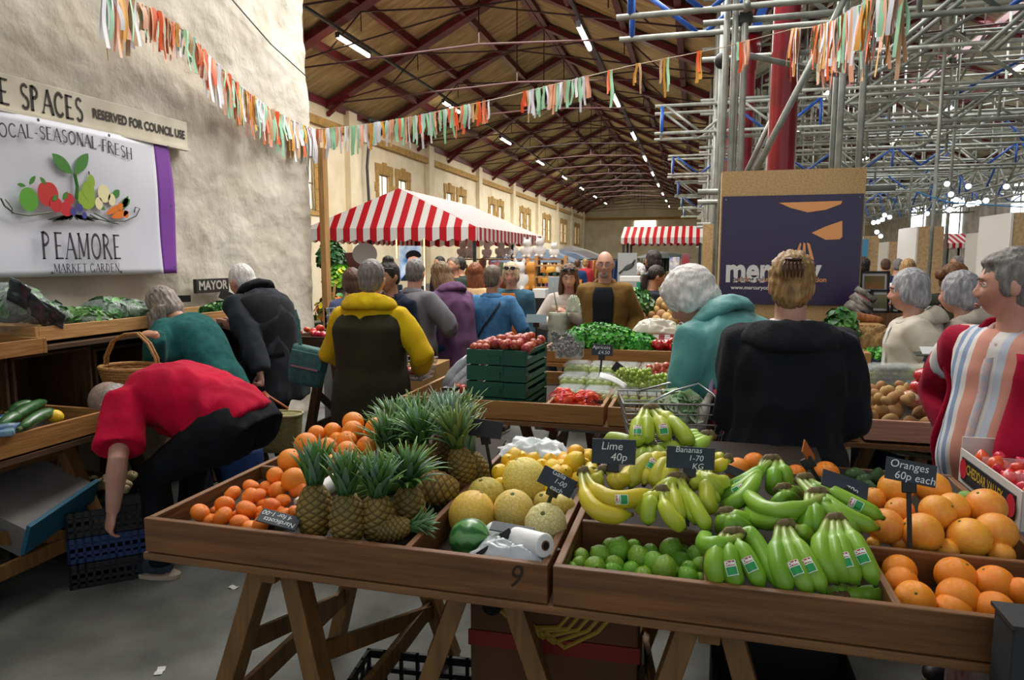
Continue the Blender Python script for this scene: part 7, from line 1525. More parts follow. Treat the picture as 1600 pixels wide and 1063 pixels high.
# ======================= rag bunting =======================
RIB = [mat('ribbon_'+n, c, .6, sss=.1) for n, c in (('white', '#e4e4e8'), ('orange', '#f05a1e'), ('peach', '#f0b494'), ('mint', '#a4d8b4'), ('mustard', '#dca038'), ('white2', '#dfe0ea'), ('tan', '#c9a07a'), ('coral', '#f07848'))]
def bunting(label, pts3, spans, n, Lr, seed, sag=0, wr=(.012, .03)):
    """a cord with torn fabric strips knotted over it"""
    rs = random.Random(seed); t = empty('rag_bunting', pts3[0], 0, label, 'bunting', 'rag bunting strung across the market'); seg = [(b-a).length for a, b in zip(pts3, pts3[1:])]; tot = sum(seg)
    def at(u):
        d = u*tot
        for a, b, l in zip(pts3, pts3[1:], seg):
            if d <= l: return a.lerp(b, d/l)
            d -= l
        return pts3[-1]
    q = MB(); q.tube(pts3, .004, 5); q.build('cord', mat('bunting_cord', '#b8a890', .7), t, W=True)
    sp = sum(b-a for a, b in spans); k = 0
    for a, b in spans:
        m_ = max(2, round(n*(b-a)/sp))
        for i in range(m_):
            u = a+(b-a)*(i+rs.random()*.8)/m_; p = at(u); q = MB(); w = rs.uniform(*wr); L = Lr*rs.uniform(.55, 1.15); ph = rs.uniform(0, 6)
            dr = (at(min(1, u+.01))-at(max(0, u-.01))).normalized(); dn = dr.cross(Vector((0, 0, 1))).normalized(); tw = rs.uniform(-.6, .6); wd = (dr*math.cos(tw)+dn*math.sin(tw))
            for s in (-1, 1):
                LL = L*rs.uniform(.6, 1); sp_ = rs.uniform(-.02, .03)
                q.grid(lambda uu, v: p+wd*(w*(uu-.5)*(1-.15*v)+s*sp_*v+.005*math.sin(v*6+ph))+dn*(s*(.007+.010*v)+.008*math.sin(v*4+ph+s))+Vector((0, 0, .008*(1-v)-LL*v)), 2, 9)
            q.build('ribbon', RIB[rs.choice((0, 0, 1, 2, 3, 3, 4, 5, 6, 7))], t, W=True, smooth=True); k += 1
    return t
B1 = [atY(x, y, Y) for x, y, Y in ((160, -14, 3.55), (200, -2, 3.8), (245, 18, 4.1), (290, 50, 4.4), (330, 92, 4.8), (375, 135, 5.2), (420, 170, 5.7), (455, 188, 6.1), (492, 203, 6.52))]
bunting('thick orange, white and mint rag bunting at top left', B1, [(.0, 1)], 99, .36, 1, wr=(.022, .046))
B2 = [atY(x, y, Y) for x, y, Y in ((492, 203, 6.55), (560, 197, 6.6), (640, 184, 6.6), (720, 167, 6.5), (800, 149, 6.5), (900, 124, 6.4), (980, 104, 6.35), (1060, 88, 6.3), (1130, 74, 6.25), (1190, 58, 6.2), (1236, 46, 6.1))]
bunting('long sparse rag bunting crossing the hall from the wall to the scaffold', B2, [(0, .42), (.49, .63), (.67, .68), (.725, .735), (.77, .79), (.835, .845), (.905, .93)], 92, .30, 2, wr=(.018, .036))
B3 = [atY(x, y, Y) for x, y, Y in ((1236, 46, 6.1), (1275, 42, 5.4), (1305, 34, 4.8), (1340, 12, 4.2), (1375, -8, 3.8), (1415, -22, 3.5))]
bunting('dense orange and white rag bunting right of the red column', B3, [(0, .1), (.25, 1)], 85, .38, 3, wr=(.022, .045))
q = MB(); q.tube([atY(164, 20, 3.6), atY(166, 60, 3.6), atY(169, 95, 3.62)], [.006, .005, .003], 6, flat=((1, 0, 0), 1, .3)); tag(q.build('loose_ribbon', MATS['ribbon_mustard']), 'single long mustard ribbon tail hanging at top left', 'ribbon')
q = MB(); q.tube([atY(474, 235, 6.42), atY(485, 290, 6.42), atY(492, 330, 6.42)], .003, 4); q.build('x', GREYM); q_ = bpy.data.objects['x']; q_.name = 'bunting_string'; tag(q_, 'thin loose cord hanging down the wall end from the bunting', 'cord')
# ======================= the people =======================
SK2 = mat('skin_warm', '#bf8a6c', .5, '#b07a5e', 9, sss=.06, bump=.15, bs=120); SK3 = mat('skin_ruddy', '#cfa08c', .5, '#c68c78', 8, sss=.06, bump=.2, bs=120); SK4 = mat('skin_tan', '#a9694a', .5, '#95583d', 9, sss=.06)
def hairm(n, a, b, s=60): return mat('hair_'+n, a, .55, b, s, (1, 1, .25), bump=.5, bs=140, detail=5)
HG = hairm('grey', '#8a8480', '#5f5a57'); HW = hairm('white', '#e6e2dc', '#c9c4bd'); HLG = hairm('light_grey', '#b4b2b4', '#85838a'); HB = hairm('brown', '#5c3a24', '#3f2718'); HBL = hairm('dark_blonde', '#b8935c', '#7c5a34'); HDK = hairm('black', '#17120f', '#2a201a')
HA = hairm('auburn', '#8a4a20', '#5f2f14'); HGB = hairm('grey_brown', '#7a6a5c', '#544839'); HGR = hairm('greying_long', '#9c9086', '#6c6058'); HCR = hairm('cropped_grey', '#8f8984', '#a39c96')
DARKT = fabric('trouser_black', '#15171b', '#1b1e23'); DENIM = fabric('jeans_blue', '#24405e', '#1b304a', 40); NAVY = fabric('trouser_navy', '#151d2e', '#1b2436'); BEIGE = fabric('trouser_beige', '#b9ab98', '#a89a86'); OLIVT = fabric('trouser_olive', '#2e2d22', '#25251c')
def at_(px, Y): return atY(px, 405, Y).x
# 1 bending man in crimson t-shirt
CRIM = fabric('crimson_tshirt', '#c00032', '#a8002c', 5, .3, 120)
hx = atY(362, 652, 2.90); LH = atY(176, 800, 2.52); RHd = atY(238, 800, 3.10)
c = person('man', 'person bending over in crimson T-shirt and black trousers, reaching into crates', hx.x, hx.y, 92, 1.80, 1.18, .05, (.85, 1.32, 1.60, 1.80), (98, 6), lh=LH, rh=RHd, lpole=(.3, -.3, .2), rpole=(.3, .3, .2), feet=((-.15, .33), (.15, .42)), hipdrop=.16,
           skin=SK3, pants=fabric('stretch_black', '#0d0f13', '#14171b', 12, sheen=0), shoes=mat('shoe_blue_grey', '#2c3a48', .7, '#1f2a36', 30), top=dict(m=CRIM, g=.036, hem=-.035, sleeve=.42, amp=.015), hair=('fringe', HCR), vox=.0065, face=True, curl=(.45, .4), handn=((.5, 1, .1), (.7, .3, .1)), handd=((-.25, -.1, -1), (-.1, 0, -1)))
h = MB(); h.ell(c['hp']((0, -.020, .035)), (.081*c['hs'], .097*c['hs'], .096*c['hs']), c['Rh'], 24, 16); o = h.build('cropped_hair', mat('stubble_hair', '#a08a7e', .8, '#8c7468', 60), c['root'], smooth=True)
# 2 long grey-haired woman, teal fleece
TEAL = fabric('teal_fleece', '#1f5f5c', '#1a504e', 30, .5, 180); hx = atY(336, 600, 3.62)
c = person('w', 'person with long grey hair in teal fleece leaning over the shelf with a wicker basket', hx.x, hx.y, 82, 1.58, 1.08, .02, (.30, .62, .78, 1.05), (35, 8), lh=atX(243, 524, -2.95), rh=atX(236, 575, -3.1), lpole=(.2, -.6, -.8), skin=SK2,
           pants=NAVY, top=dict(m=TEAL, g=.035, hem=-.13, amp=.009, flare=.02), hair=('drape', HGR), vox=.008, face=True, curl=(1.0, .4), handn=((0, .3, -1), None), handd=((-1, 0, .15), None))
q = MB(); e, w = c['el']['l'], c['wr']['l']; q.tube([e.lerp(w, .80), e.lerp(w, .93)], .036, 14); q.build('navy_cuff', NAVY, c['root'], smooth=True)
t = empty('wicker_basket', (0, 0, 0), 0, 'shallow wicker basket with tall hoop handle held by long-haired woman', 'basket'); WK = mat('wicker', '#b98a4c', .6, '#8a5f2c', 60, (1, 1, 3), .5, 90)
bc = atX(206, 583, -3.0); t.location = bc; t.scale = (.86, .86, .86); q = MB(); q.smooth = True
for k in range(7): z = -.09+.018*k; s = .80+.20*(k/6)**.6; q.tube([Vector((.20*s*math.cos(f), .145*s*math.sin(f), z+.003*math.sin(f*14+k*PI))) for f in [2*PI*i/64 for i in range(65)]], .011, 7)
q.tube([Vector((.205*math.cos(f), .15*math.sin(f), .04)) for f in [2*PI*i/48 for i in range(49)]], .014, 8)
q.build('woven_body', WK, t); q = MB(); q.lathe([(.001, -.095), (.15, -.095), (.15, -.085), (.001, -.085)], 24); 
for v in range(len(q.v)): q.v[v] = (q.v[v][0]*1.05, q.v[v][1]*.78, q.v[v][2])
q.build('base', WK, t); q = MB(); q.smooth = True; top_ = (atX(240, 517, -2.95)-bc)/.86
for s in (-.012, .012): q.tube([Vector((-.20, s, .02)), Vector((-.195, s, .10)), Vector((-.13, s, top_.z*.78)), Vector((-.03, s, top_.z-.01)), Vector((.07, s, top_.z)), Vector((.15, s, top_.z*.75)), Vector((.20, s, .10)), Vector((.20, s, .02))], .008, 8)
q.build('hoop_handle', WK, t)
# 3 old man in charcoal jacket
CHAR = fabric('charcoal_jacket', '#2c3138', '#23272d', 12, .4, 160); hx = atY(428, 620, 4.15)
c = person('m', 'stooped white-haired person in charcoal jacket carrying a straw bag', hx.x, hx.y, 72, 1.68, 1.15, .02, (0, .24, .60, 1.2), (22, 5), lh=atY(412, 597, 3.85), rh=atX(366, 512, -3.2), lpole=(.8, -.4, 0), skin=SK3, pants=OLIVT,
           top=dict(m=CHAR, g=.045, hem=-.15, amp=.014, flare=.015), hair=('short', HW), vox=.0075, face=True, curl=(1.2, .4), handn=((-.3, -.6, 0), None), handd=((0, 0, -1), None))
hood(c, fabric('black_vest', '#15171a', '#1b1d21'), .042, .0, 'black_hood', .085, lift=.01, droop=.01)
q = MB(); q.smooth = True; tp = c['tp']
for t0, t1, w in ((.03, .27, 0),): q.grid(lambda u, v: tp(t0+(t1-t0)*v, PI*1.02+PI*.96*u, .052), 20, 14)
q.build('black_back_panel', MATS['black_vest'], c['root'], solid=.006)
def bag(label, c0, w, d, h, m, rz=0, taper=.85, name='bag', rim=None, n=40, puff=.12):
    t = empty(name, c0, rz, label, 'bag'); R = []
    for k in range(9):
        v = k/8; s = taper+(1-taper)*v; b = 1+puff*math.sin(PI*v); R.append([Vector((w/2*s*b*abs(math.cos(f))**.6*(1 if math.cos(f) > 0 else -1), d/2*s*b*abs(math.sin(f))**.6*(1 if math.sin(f) > 0 else -1), h*v)) for f in [2*PI*i/n for i in range(n)]])
    q = MB(); q.smooth = True; q.rings(R); q.build('body', m, t)
    if rim: q = MB(); q.tube([p+Vector((0, 0, .002)) for p in R[-1]]+[R[-1][0]+Vector((0, 0, .002))], .008, 6); q.build('rim', rim, t, smooth=True)
    return t
bc = atY(436, 704, 3.75); t = bag('large straw shopping bag with orange leather handles', bc, .31, .17, .24, mat('woven_straw', '#8a8350', .85, '#6c6638', 70, (1, 1, 2.5), .6, 120), .15, .80, 'straw_bag', mat('straw_rim', '#b3ab80', .8), puff=.03)
hd = atY(412, 606, 3.85)-bc; q = MB(); q.smooth = True; H3 = Matrix.Rotation(-.15, 3, 'Z') @ hd
for s in (-1, 1): q.tube([Vector((-.075, s*.085, .15)), Vector((-.07, s*.085, .26)), H3+Vector((-.03, s*.01, -.05)), H3+Vector((0, s*.012, -.03)), H3+Vector((.03, s*.01, -.06)), Vector((.03, s*.085, .26)), Vector((.035, s*.085, .15))], .0075, 7)
q.build('leather_handles', mat('tan_leather', '#a8552a', .5), t)
bc = atY(476, 600, 3.75); t = bag('teal canvas shoulder bag on the old man\'s hip', bc, .22, .11, .235, mat('teal_canvas', '#3c6a66', .8, '#2f5754', 30, bump=.3, bs=150), .2, .92, 'shoulder_bag')
t.rotation_euler = (0, .22, .25); q = MB(); q.box((0, -.068, .165), (.20, .012, .10)); q.build('front_flap', MATS['teal_canvas'], t, bev=.006); q = MB(); q.box((.0, -.076, .115), (.17, .006, .01)); q.build('zip', mat('pink_zip', '#9c6a70', .5), t)
s0 = Vector((bc.x, bc.y, bc.z+.24)); q = MB(); q.bar(atY(461, 485, 3.86), atY(467, 505, 3.80), .022, .004, (0, 1, 0)); q.bar(atY(466, 500, 3.80), s0+Vector((-.02, 0, -.01)), .024, .004, (0, 1, 0)); q.build('strap', MATS['teal_canvas'], t, W=False); 
for o in t.children:
    if o.name.startswith('strap'): o.matrix_parent_inverse = Matrix(); o.data.transform((Matrix.Translation(bc) @ t.rotation_euler.to_matrix().to_4x4()).inverted())
# 4 yellow hoodie and olive gilet
YEL = fabric('yellow_hoodie', '#d6b410', '#c4a00c', 6, .3, 150); GIL = fabric('olive_gilet', '#33301f', '#2a281a', 8, .3, 130); x4 = at_(576, 3.70)
c = person('m', 'person seen from behind in yellow hoodie and dark olive gilet', x4, 3.70, 8, 1.60, 1.10, .03, (0, .03, .08, .15), (2, 0), lh=(x4-.20, 3.93, .92), rh=(x4+.22, 3.93, .92), lpole=(-.9, -.8, -.2), rpole=(.9, -.8, -.2), skin=SK3, pants=NAVY,
           top=dict(m=YEL, g=.035, hem=-.03, amp=.012), hair=('short', HG), vox=.0075)
hood(c, YEL, .058, .005, 'yellow_hood', .088, droop=.035, lift=.018)
q = MB(); tp = c['tp']; R = []
for i in range(26): t_ = -.16+(.272+.16)*i/25; R.append([tp(t_, 2*PI*j/32, .066 if t_ < .22 else .066-(t_-.22)*.55) for j in range(32)])
q.rings(R); o = q.build('gilet', GIL, c['root']); remesh(o, .013, 3); wrinkle(o, .008, 5, (1, 1, .5), 3)
t = empty('wire_basket', atY(640, 590, 3.95), 0, 'silver wire shopping basket of red fruit held by the yellow-hooded person', 'basket')
def wirebasket(t, w, d, h, m, hpt=None):
    q = MB()
    for k in range(5): z = h*k/4; s = .82+.18*k/4; q.tube([Vector((a*w/2*s, b*d/2*s, z)) for a, b in ((-1, -1), (1, -1), (1, 1), (-1, 1), (-1, -1))], .0035 if k < 4 else .005, 5)
    for i in range(11): x = -1+2*i/10; q.tube([Vector((x*w/2, -d/2, h)), Vector((x*w/2*.82, -d/2*.82, 0)), Vector((x*w/2*.82, d/2*.82, 0)), Vector((x*w/2, d/2, h))], .0022, 4)
    for i in range(8): y = -1+2*i/7; q.tube([Vector((-w/2, y*d/2, h)), Vector((-w/2*.82, y*d/2*.82, 0)), Vector((w/2*.82, y*d/2*.82, 0)), Vector((w/2, y*d/2, h))], .0022, 4)
    q.build('wire_body', m, t)
WIRE = mat('chrome_wire', '#b4b8b8', .3, metal=.8)
wirebasket(t, .30, .22, .12, WIRE); L = []
for i in range(8): L.append(fruit('apple', atY(640, 590, 3.95)+Vector((-.09+.06*(i % 4), -.05+.08*(i//4), .045)), .032, 'apples in the wire basket'))
row_labels(L, 'red apple', 2, 'inside the wire basket')
# 5 dark-haired woman facing
c = person('w', 'person with dark topknot and sunglasses on head, navy jacket, facing the camera', at_(612, 4.95), 4.95, 172, 1.585, 1.0, 0, (0, 0, .05, .15), (8, -8), skin=SK2, pants=DARKT, top=dict(m=fabric('navy_jacket', '#1b2436', '#151c2c'), g=.03, hem=-.1), hair=('topknot', HDK), vox=.008, face=True, brow='#221812')
collar(c, MATS['navy_jacket'], .05, .07); shades(c, .085, .080)
# 6 grey jacket man
x6 = at_(641, 5.25); GJ = fabric('grey_jacket', '#77747a', '#68656a', 8)
c = person('m', 'grey-haired person in long grey jacket, seen from behind', x6, 5.25, -22, 1.61, 1.15, .02, (0, .05, .12, .15), (5, 20), rh=(x6+.26, 5.42, 1.0), rpole=(.6, -.9, 0), skin=SK3, pants=DARKT, top=dict(m=GJ, g=.05, hem=-.20, amp=.010), hair=('short', HG), vox=.009); collar(c, GJ, .045, .07)
# 7 purple hoodie woman
PUR = fabric('plum_hoodie', '#6c4a6c', '#5f405f', 7)
c = person('w', 'person with long fair-brown hair in plum hooded top looking down at a stall', at_(709, 5.65), 5.65, 62, 1.61, 1.18, .03, (0, .12, .28, .6), (20, 0), skin=SK2, pants=DENIM, top=dict(m=PUR, g=.045, hem=-.12, amp=.012, flare=.02), hair=('long', hairm('fair_brown', '#8a6a48', '#5f4528')), vox=.009, face=True); hood(c, PUR, .05, .0, 'hood', .085, lift=.0)
# 8 auburn woman behind
c = person('w', 'person with long auburn hair in cream top, back turned, behind the denim jacket', at_(741, 7.3), 7.3, 5, 1.55, 1.0, 0, hair=('long', HA), skin=SK2, pants=DENIM, top=dict(m=fabric('cream_top', '#c9a77c', '#b8966c'), g=.03), vox=.012)
# 9 denim jacket woman
x9 = at_(768, 5.95); DJ = fabric('denim_jacket', '#4a7aa4', '#3c6890', 25, .3, 200)
c = person('w', 'person with short hair in blue denim jacket with black strap, seen from behind', x9, 5.95, -4, 1.54, 1.18, .02, (0, 0, .05, .1), (0, -8), lh=(x9-.25, 5.95, .86), rh=(x9+.27, 6.12, .90), lpole=(-.4, -1, 0), rpole=(.4, -1, 0), skin=SK2, pants=BEIGE, top=dict(m=DJ, g=.035, hem=.0, amp=.008), hair=('short', HGB), vox=.009)
collar(c, DJ, .035, .066, open_=.3); tp = c['tp']; q = MB(); q.smooth = True; q.grid(lambda u, v: tp(.27-.27*v, -PI*.30-PI*.42*v+.10*(u-.5), .046), 3, 20); q.build('black_strap', mat('strap_black', '#14161c', .7), c['root'], solid=.004)
q = MB(); q.rings([[tp(t_, 2*PI*j/28, .030+.006*math.sin(j*2.2)) for j in range(28)] for t_ in (-.055, -.02, .01)]); q.build('patterned_hem', mat('pink_pattern', '#b98a84', .8, '#d8c9c0', 40), c['root'], smooth=True)
bag('small black handbag at the hip of the denim jacket', (x9-.30, 5.85, .78), .14, .10, .24, mat('black_leather', '#14161c', .5), 0, .9, 'handbag')
# 10 blue cardigan woman
BC = fabric('blue_cardigan', '#3a6074', '#305364', 9); x10 = at_(800, 6.9)
c = person('w', 'person with sunglasses on head, orange top and blue cardigan, facing the camera', x10, 6.9, 178, 1.56, 1.15, .02, (0, 0, .05, .1), (8, 8), skin=SK3, pants=DARKT, top=dict(m=BC, g=.04, hem=-.2, amp=.009), hair=('bob', hairm('pale_blonde', '#c9b494', '#a08a68')), vox=.008, face=True)
front_strip(c, fabric('orange_top', '#b06a24', '#a05e1e'), -.14, .285, .50, .34, .060, 'orange_top'); shades(c, .078, .085); tp = c['tp']; q = MB(); q.grid(lambda u, v: tp(.27-.36*v, PI*.44+.0*v+.06*(u-.5)-.12*v, .055), 2, 16); q.build('bag_strap', mat('maroon_leather', '#4a161c', .5), c['root'], solid=.004)
# 11 cream sweater woman
CS = fabric('cream_sweater', '#c9bcb0', '#b8aa9e', 9, .4); x11 = at_(891, 6.35)
c = person('w', 'person with long brown hair in cream top and beige tabard holding bags', x11, 6.35, 176, 1.55, 1.05, .0, (0, .02, .08, .15), (10, 12), lh=(x11+.02, 6.08, 1.12), rh=(x11-.10, 6.08, 1.02), lpole=(1, .6, -.4), rpole=(-1, .6, -.4), skin=SKIN, pants=DARKT, top=dict(m=CS, g=.035, hem=-.05), hair=('long', hairm('mid_brown', '#6f4c30', '#4a2f1c')), vox=.008, face=True, curl=(.9, .9))
front_strip(c, fabric('beige_tabard', '#b89c84', '#a88c74'), -.26, .24, 1.0, .75, .052, 'beige_tabard'); shades(c, .075, .088, '#8fa0a8')
bg = bag('pale printed shopping bag held by the cream-topped woman', atY(872, 532, 6.0), .17, .10, .25, mat('tote_pale', '#b9b7a4', .8, '#4c5a44', 7), .1, .9, 'tote_bag'); crumple('produce_bag', 'clear bag of green produce held by the cream-topped woman', 896, 474, 5.95, .13, .08, mat('greenish_film', '#c9cdb4', .3, alpha=.7, bump=.5, bs=25), 33, -.08, .12)
q = MB(); q.smooth = True; q.tube([atY(863, 440, 6.0), atY(868, 470, 6.0), atY(872, 492, 6.0)], .006, 5); q.build('y', mat('tote_pale', '#b9b7a4')); o = bpy.data.objects['y']; o.name = 'handle'; o.parent = bg; o.data.transform((Matrix.Translation(bg.location) @ bg.rotation_euler.to_matrix().to_4x4()).inverted())
# 12 brown jacket man
BR = fabric('brown_jacket', '#7a5c2c', '#6a4e24', 6, .3, 140); x12 = at_(946, 6.15); BKS = fabric('black_shirt', '#14171c', '#1a1d22')
c = person('m', 'bald bearded person in glasses, brown jacket over black shirt, facing camera', x12, 6.15, 182, 1.68, 1.08, .01, (0, 0, .03, .05), (2, 0), lh=(x12+.25, 6.1, .88), rh=(x12-.25, 6.1, .88), lpole=(.4, 1, 0), rpole=(-.4, 1, 0), skin=SKIN, pants=DARKT, top=dict(m=BR, g=.05, hem=-.13, amp=.010), hair=('fringe', hairm('stubble', '#8a7a6c', '#6c5c50')), vox=.007, face=True)
front_strip(c, BKS, -.12, .285, .36, .34, .072, 'black_shirt'); glasses(c); collar(c, BR, .05, .072, 'brown_collar', .30)
h = MB(); h.ell(c['hp']((0, .050, -.082)), (.046*c['hs'], .046*c['hs'], .036*c['hs']), c['Rh'], 18, 12); h.build('beard', mat('grey_beard', '#9c8c80', .9, '#b0a094', 80), c['root'], smooth=True)
# 13/14 far stallholders
c = person('w', 'young person with black ponytail in dark coat, side on behind potatoes', at_(1018, 7.55), 7.55, -72, 1.53, 1.0, 0, (0, 0, .05, .2), (10, 0), skin=SK2, pants=DARKT, top=dict(m=fabric('dark_coat', '#22252b', '#1b1e23'), g=.035, hem=-.15), hair=('tail', HDK), vox=.009, face=True)
c = person('m', 'bearded person in black top standing under the far canopy', at_(1028, 9.3), 9.3, 75, 1.72, 1.05, 0, skin=SK4, pants=DARKT, top=dict(m=BKS, g=.03), hair=('bob', HDK), vox=.010, face=True)
h = MB(); h.ell(c['hp']((0, .055, -.085)), (.05, .045, .045), c['Rh'], 14, 10); h.build('beard', HDK, c['root'], smooth=True)
c = person('w', 'white-haired person in green seen far behind bird picture', at_(1001, 11.5), 11.5, 150, 1.50, 1.05, 0, skin=SKIN, pants=DARKT, top=dict(m=fabric('green_top', '#0f6a4c', '#0c5a40'), g=.03), hair=('puff', HW), vox=.012, face=True)
# 15 white-haired woman in pale teal coat
PT = mat('teal_raincoat', '#559c98', .55, '#4b8f8b', 6, bump=.25, bs=40, sheen=.1); hx = atY(1172, 640, 3.02)
c = person('w', 'white-haired person in pale teal raincoat bending to pick from the trays', hx.x, hx.y, 50, 1.66, 1.15, .02, (.05, .30, .62, 1.05), (34, 34), lh=atY(1082, 597, 3.22), lpole=(-.3, -1, -.9), rh=(hx.x+.1, 3.3, .95), skin=SK3, pants=DENIM, shoes=None,
           top=dict(m=PT, g=.045, hem=-.16, amp=.016, flare=.02), hair=('puff', mat('hair_snow', '#efece8', .6, '#d6d2cc', 60, (1, 1, .3), bump=.6, bs=120)), vox=.0065, face=True, curl=(.5, .4), handn=((.2, .1, -1), None), handd=((-.8, .4, -.15), None)); hood(c, PT, .055, .0, 'coat_hood', .088, lift=.01, droop=.04)
t = empty('wire_basket', atY(1048, 684, 2.85), 0, 'wire shopping basket holding cauliflower and bottle behind the bananas', 'basket', rot=(0, 0, .2)); wirebasket(t, .42, .28, .17, WIRE)
b0 = t.location.copy(); q = MB(); q.smooth = True
hp_ = atY(1130, 612, 2.95)-b0; I2 = Matrix.Rotation(-.2, 3, 'Z'); hp_ = I2 @ hp_
for s in (-1, 1): q.tube([Vector((-.12, s*.13, .17)), Vector((.0, s*.08, .215)), Vector((.10, s*.03, .235)), Vector((.15, s*.08, .20)), Vector((.17, s*.13, .17))], .0045, 6)
q.build('basket_handles', WIRE, t)
leafy('cauliflower', 'cauliflower with green leaves in the wire basket', b0+Vector((.03, .0, .11)), (.09, .08, .075), 150, ('#9ab88c', '#6f9a64', '#c9d4b4'), .035, 'cauliflower', 91)
q = MB(); q.smooth = True; a = atY(1078, 690, 2.80); d_ = (atY(1100, 640, 2.82)-a); n_ = d_.normalized(); q.tube([a, a+n_*.02, a+n_*.14, a+n_*.17, a+n_*.21], [.03, .033, .033, .018, .014], 16); o = tag(q.build('bottle', mat('white_label', '#d4d0c8', .5, '#9a8f86', 30)), 'white-labelled bottle leaning in the wire basket', 'bottle')
bag('floral shoulder bag with red and blue flowers at the teal coat', atY(1138, 700, 2.86), .14, .09, .24, mat('floral_cloth', '#1c1f2c', .8, '#a8344a', 26, lo=.55, hi=.6, detail=1), 0, .9, 'floral_bag')
q = MB(); q.smooth = True; q.tube([atY(1116, 655, 2.84), atY(1112, 610, 2.86), atY(1116, 570, 2.95), atY(1128, 555, 3.0)], .008, 7); q.tube([atY(1100, 655, 2.84), atY(1108, 615, 2.86), atY(1118, 572, 2.95)], .008, 7); tag(q.build('lilac_strap', mat('lilac_cord', '#8f7fa0', .6)), 'lilac bag strap hanging from the teal coat sleeve', 'strap')
q = MB(); q.smooth = True; a = atY(1104, 690, 2.82); q.tube([a, atY(1098, 660, 2.83), atY(1093, 640, 2.84)], [.05, .035, .008], 10, flat=((0, -1, 0), .4, 1)); tag(q.build('leather_pouch', mat('brown_leather', '#5c3a30', .5)), 'brown leather pouch beside the bottle', 'bag')
# 16 woman in black hoodie, back view, large
BH = fabric('black_hoodie', '#1a1d23', '#15171c', 5, .35, 160); x16 = at_(1240, 2.74)
c = person('w', 'large back view of person with clipped fair hair in a black hooded top', x16, 2.74, -2, 1.625, 1.06, .03, (0, .02, .08, .12), (3, -4), lh=(x16-.12, 2.98, .90), rh=(x16+.16, 2.98, .90), lpole=(-.35, -1, -.1), rpole=(.35, -1, -.1), skin=SKIN, pants=NAVY,
           top=dict(m=BH, g=.052, hem=-.05, amp=.022), hair=('clip', HBL), vox=.006)
hood(c, BH, .062, .035, 'hood', .105, droop=.05, lift=-.005); q = MB(); q.smooth = True; q.rings([[c['tp'](t_, 2*PI*j/32, .060) for j in range(32)] for t_ in (-.085, -.065, -.045)]); q.build('ribbed_hem', BH, c['root'])
q = MB(); q.smooth = True
for k in range(6): a = -.5+.2*k; q.tube([c['hp']((a*.05, -.135, .100-.0*k)), c['hp']((a*.075, -.150, .07)), c['hp']((a*.06, -.142, .03))], [.003, .0055, .002], 6)
q.tube([c['hp']((-.03, -.138, .10)), c['hp']((.03, -.138, .10))], .005, 8); q.build('hair_claw', mat('tortoiseshell', '#3a2018', .25, '#5f3a24', 30, coat=.5), c['root'])
q = MB(); q.rings([[c['nb']+Vector((.066*math.cos(f)*1.1, .062*math.sin(f), .012+.03*k)) for f in [2*PI*i/24 for i in range(24)]] for k in range(2)]); q.build('white_collar', mat('white_cotton', '#d8d8dc', .8), c['root'], smooth=True)
# 17 grey-haired woman in cream raincoat
CR_ = mat('cream_raincoat', '#c6bfae', .6, '#b8b09e', 6, bump=.2, bs=40); x17 = at_(1442, 4.40)
c = person('w', 'grey-haired person in cream raincoat over white top, facing left', x17, 4.40, 78, 1.53, 1.15, .02, (0, .02, .08, .2), (4, 5), lh=(x17-.10, 4.22, .92), skin=SK3, pants=NAVY, top=dict(m=CR_, g=.05, hem=-.2, amp=.010), hair=('bob', HLG), vox=.007, face=True); hood(c, CR_, .052, .0, 'coat_hood', .09, lift=.0, droop=.035)
front_strip(c, fabric('white_top', '#d0d0cc', '#c4c4c0'), -.18, .275, .62, .35, .056, 'white_top')
# 18 green hoodie bun
GH = fabric('green_hoodie', '#34382a', '#2b2f23', 8); c = person('w', 'person with auburn bun in dark green hooded top, facing right', at_(1486, 5.35), 5.35, -58, 1.575, 1.1, 0, (0, 0, .05, .15), (4, -10), skin=SKIN, pants=DARKT, top=dict(m=GH, g=.04, hem=-.1), hair=('bun', hairm('light_auburn', '#8a5c34', '#5f3c20')), vox=.009, face=True); hood(c, GH, .05, .0, 'hood', .085)
# 19 beige jacket
BJ = fabric('stone_jacket', '#b0a698', '#a09688', 8); c = person('w', 'grey-haired person in stone jacket half hidden behind the man in striped shirt', at_(1530, 4.45), 4.45, 55, 1.52, 1.15, .02, (0, .05, .15, .3), (5, 0), skin=SK3, pants=DARKT, top=dict(m=BJ, g=.045, hem=-.15), hair=('bob', HLG), vox=.009, face=True); hood(c, BJ, .05, .0, 'hood', .085)
# 20 man at right: striped shirt, crimson jacket
def stripes3(name):
    m = mat(name, '#c9c3bd', .8); nt = m.node_tree; N, L = nt.nodes, nt.links; tc = N.new('ShaderNodeTexCoord'); sp = N.new('ShaderNodeSeparateXYZ'); L.new(tc.outputs['Object'], sp.inputs[0]); a = N.new('ShaderNodeMath'); a.operation = 'MULTIPLY_ADD'; a.inputs[1].default_value = 3.6; a.inputs[2].default_value = 10.1; L.new(sp.outputs[0], a.inputs[0])
    b = N.new('ShaderNodeMath'); b.operation = 'FRACT'; L.new(a.outputs[0], b.inputs[0]); r = N.new('ShaderNodeValToRGB'); L.new(b.outputs[0], r.inputs[0]); e = r.color_ramp; e.interpolation = 'CONSTANT'
    st = [(0, '#d3cec9'), (.14, '#c98a78'), (.34, '#d8d0cb'), (.42, '#8296b4'), (.50, '#d3d3d6'), (.56, '#7f93b2'), (.62, '#d8d0cb'), (.70, '#cf9482'), (.90, '#b8c0cc')]
    for i, (p, c_) in enumerate(st):
        el_ = e.elements[i] if i < 2 else e.elements.new(p); el_.position = p; el_.color = (*srgb(c_), 1)
    L.new(r.outputs[0], N['Principled BSDF'].inputs['Base Color']); return m
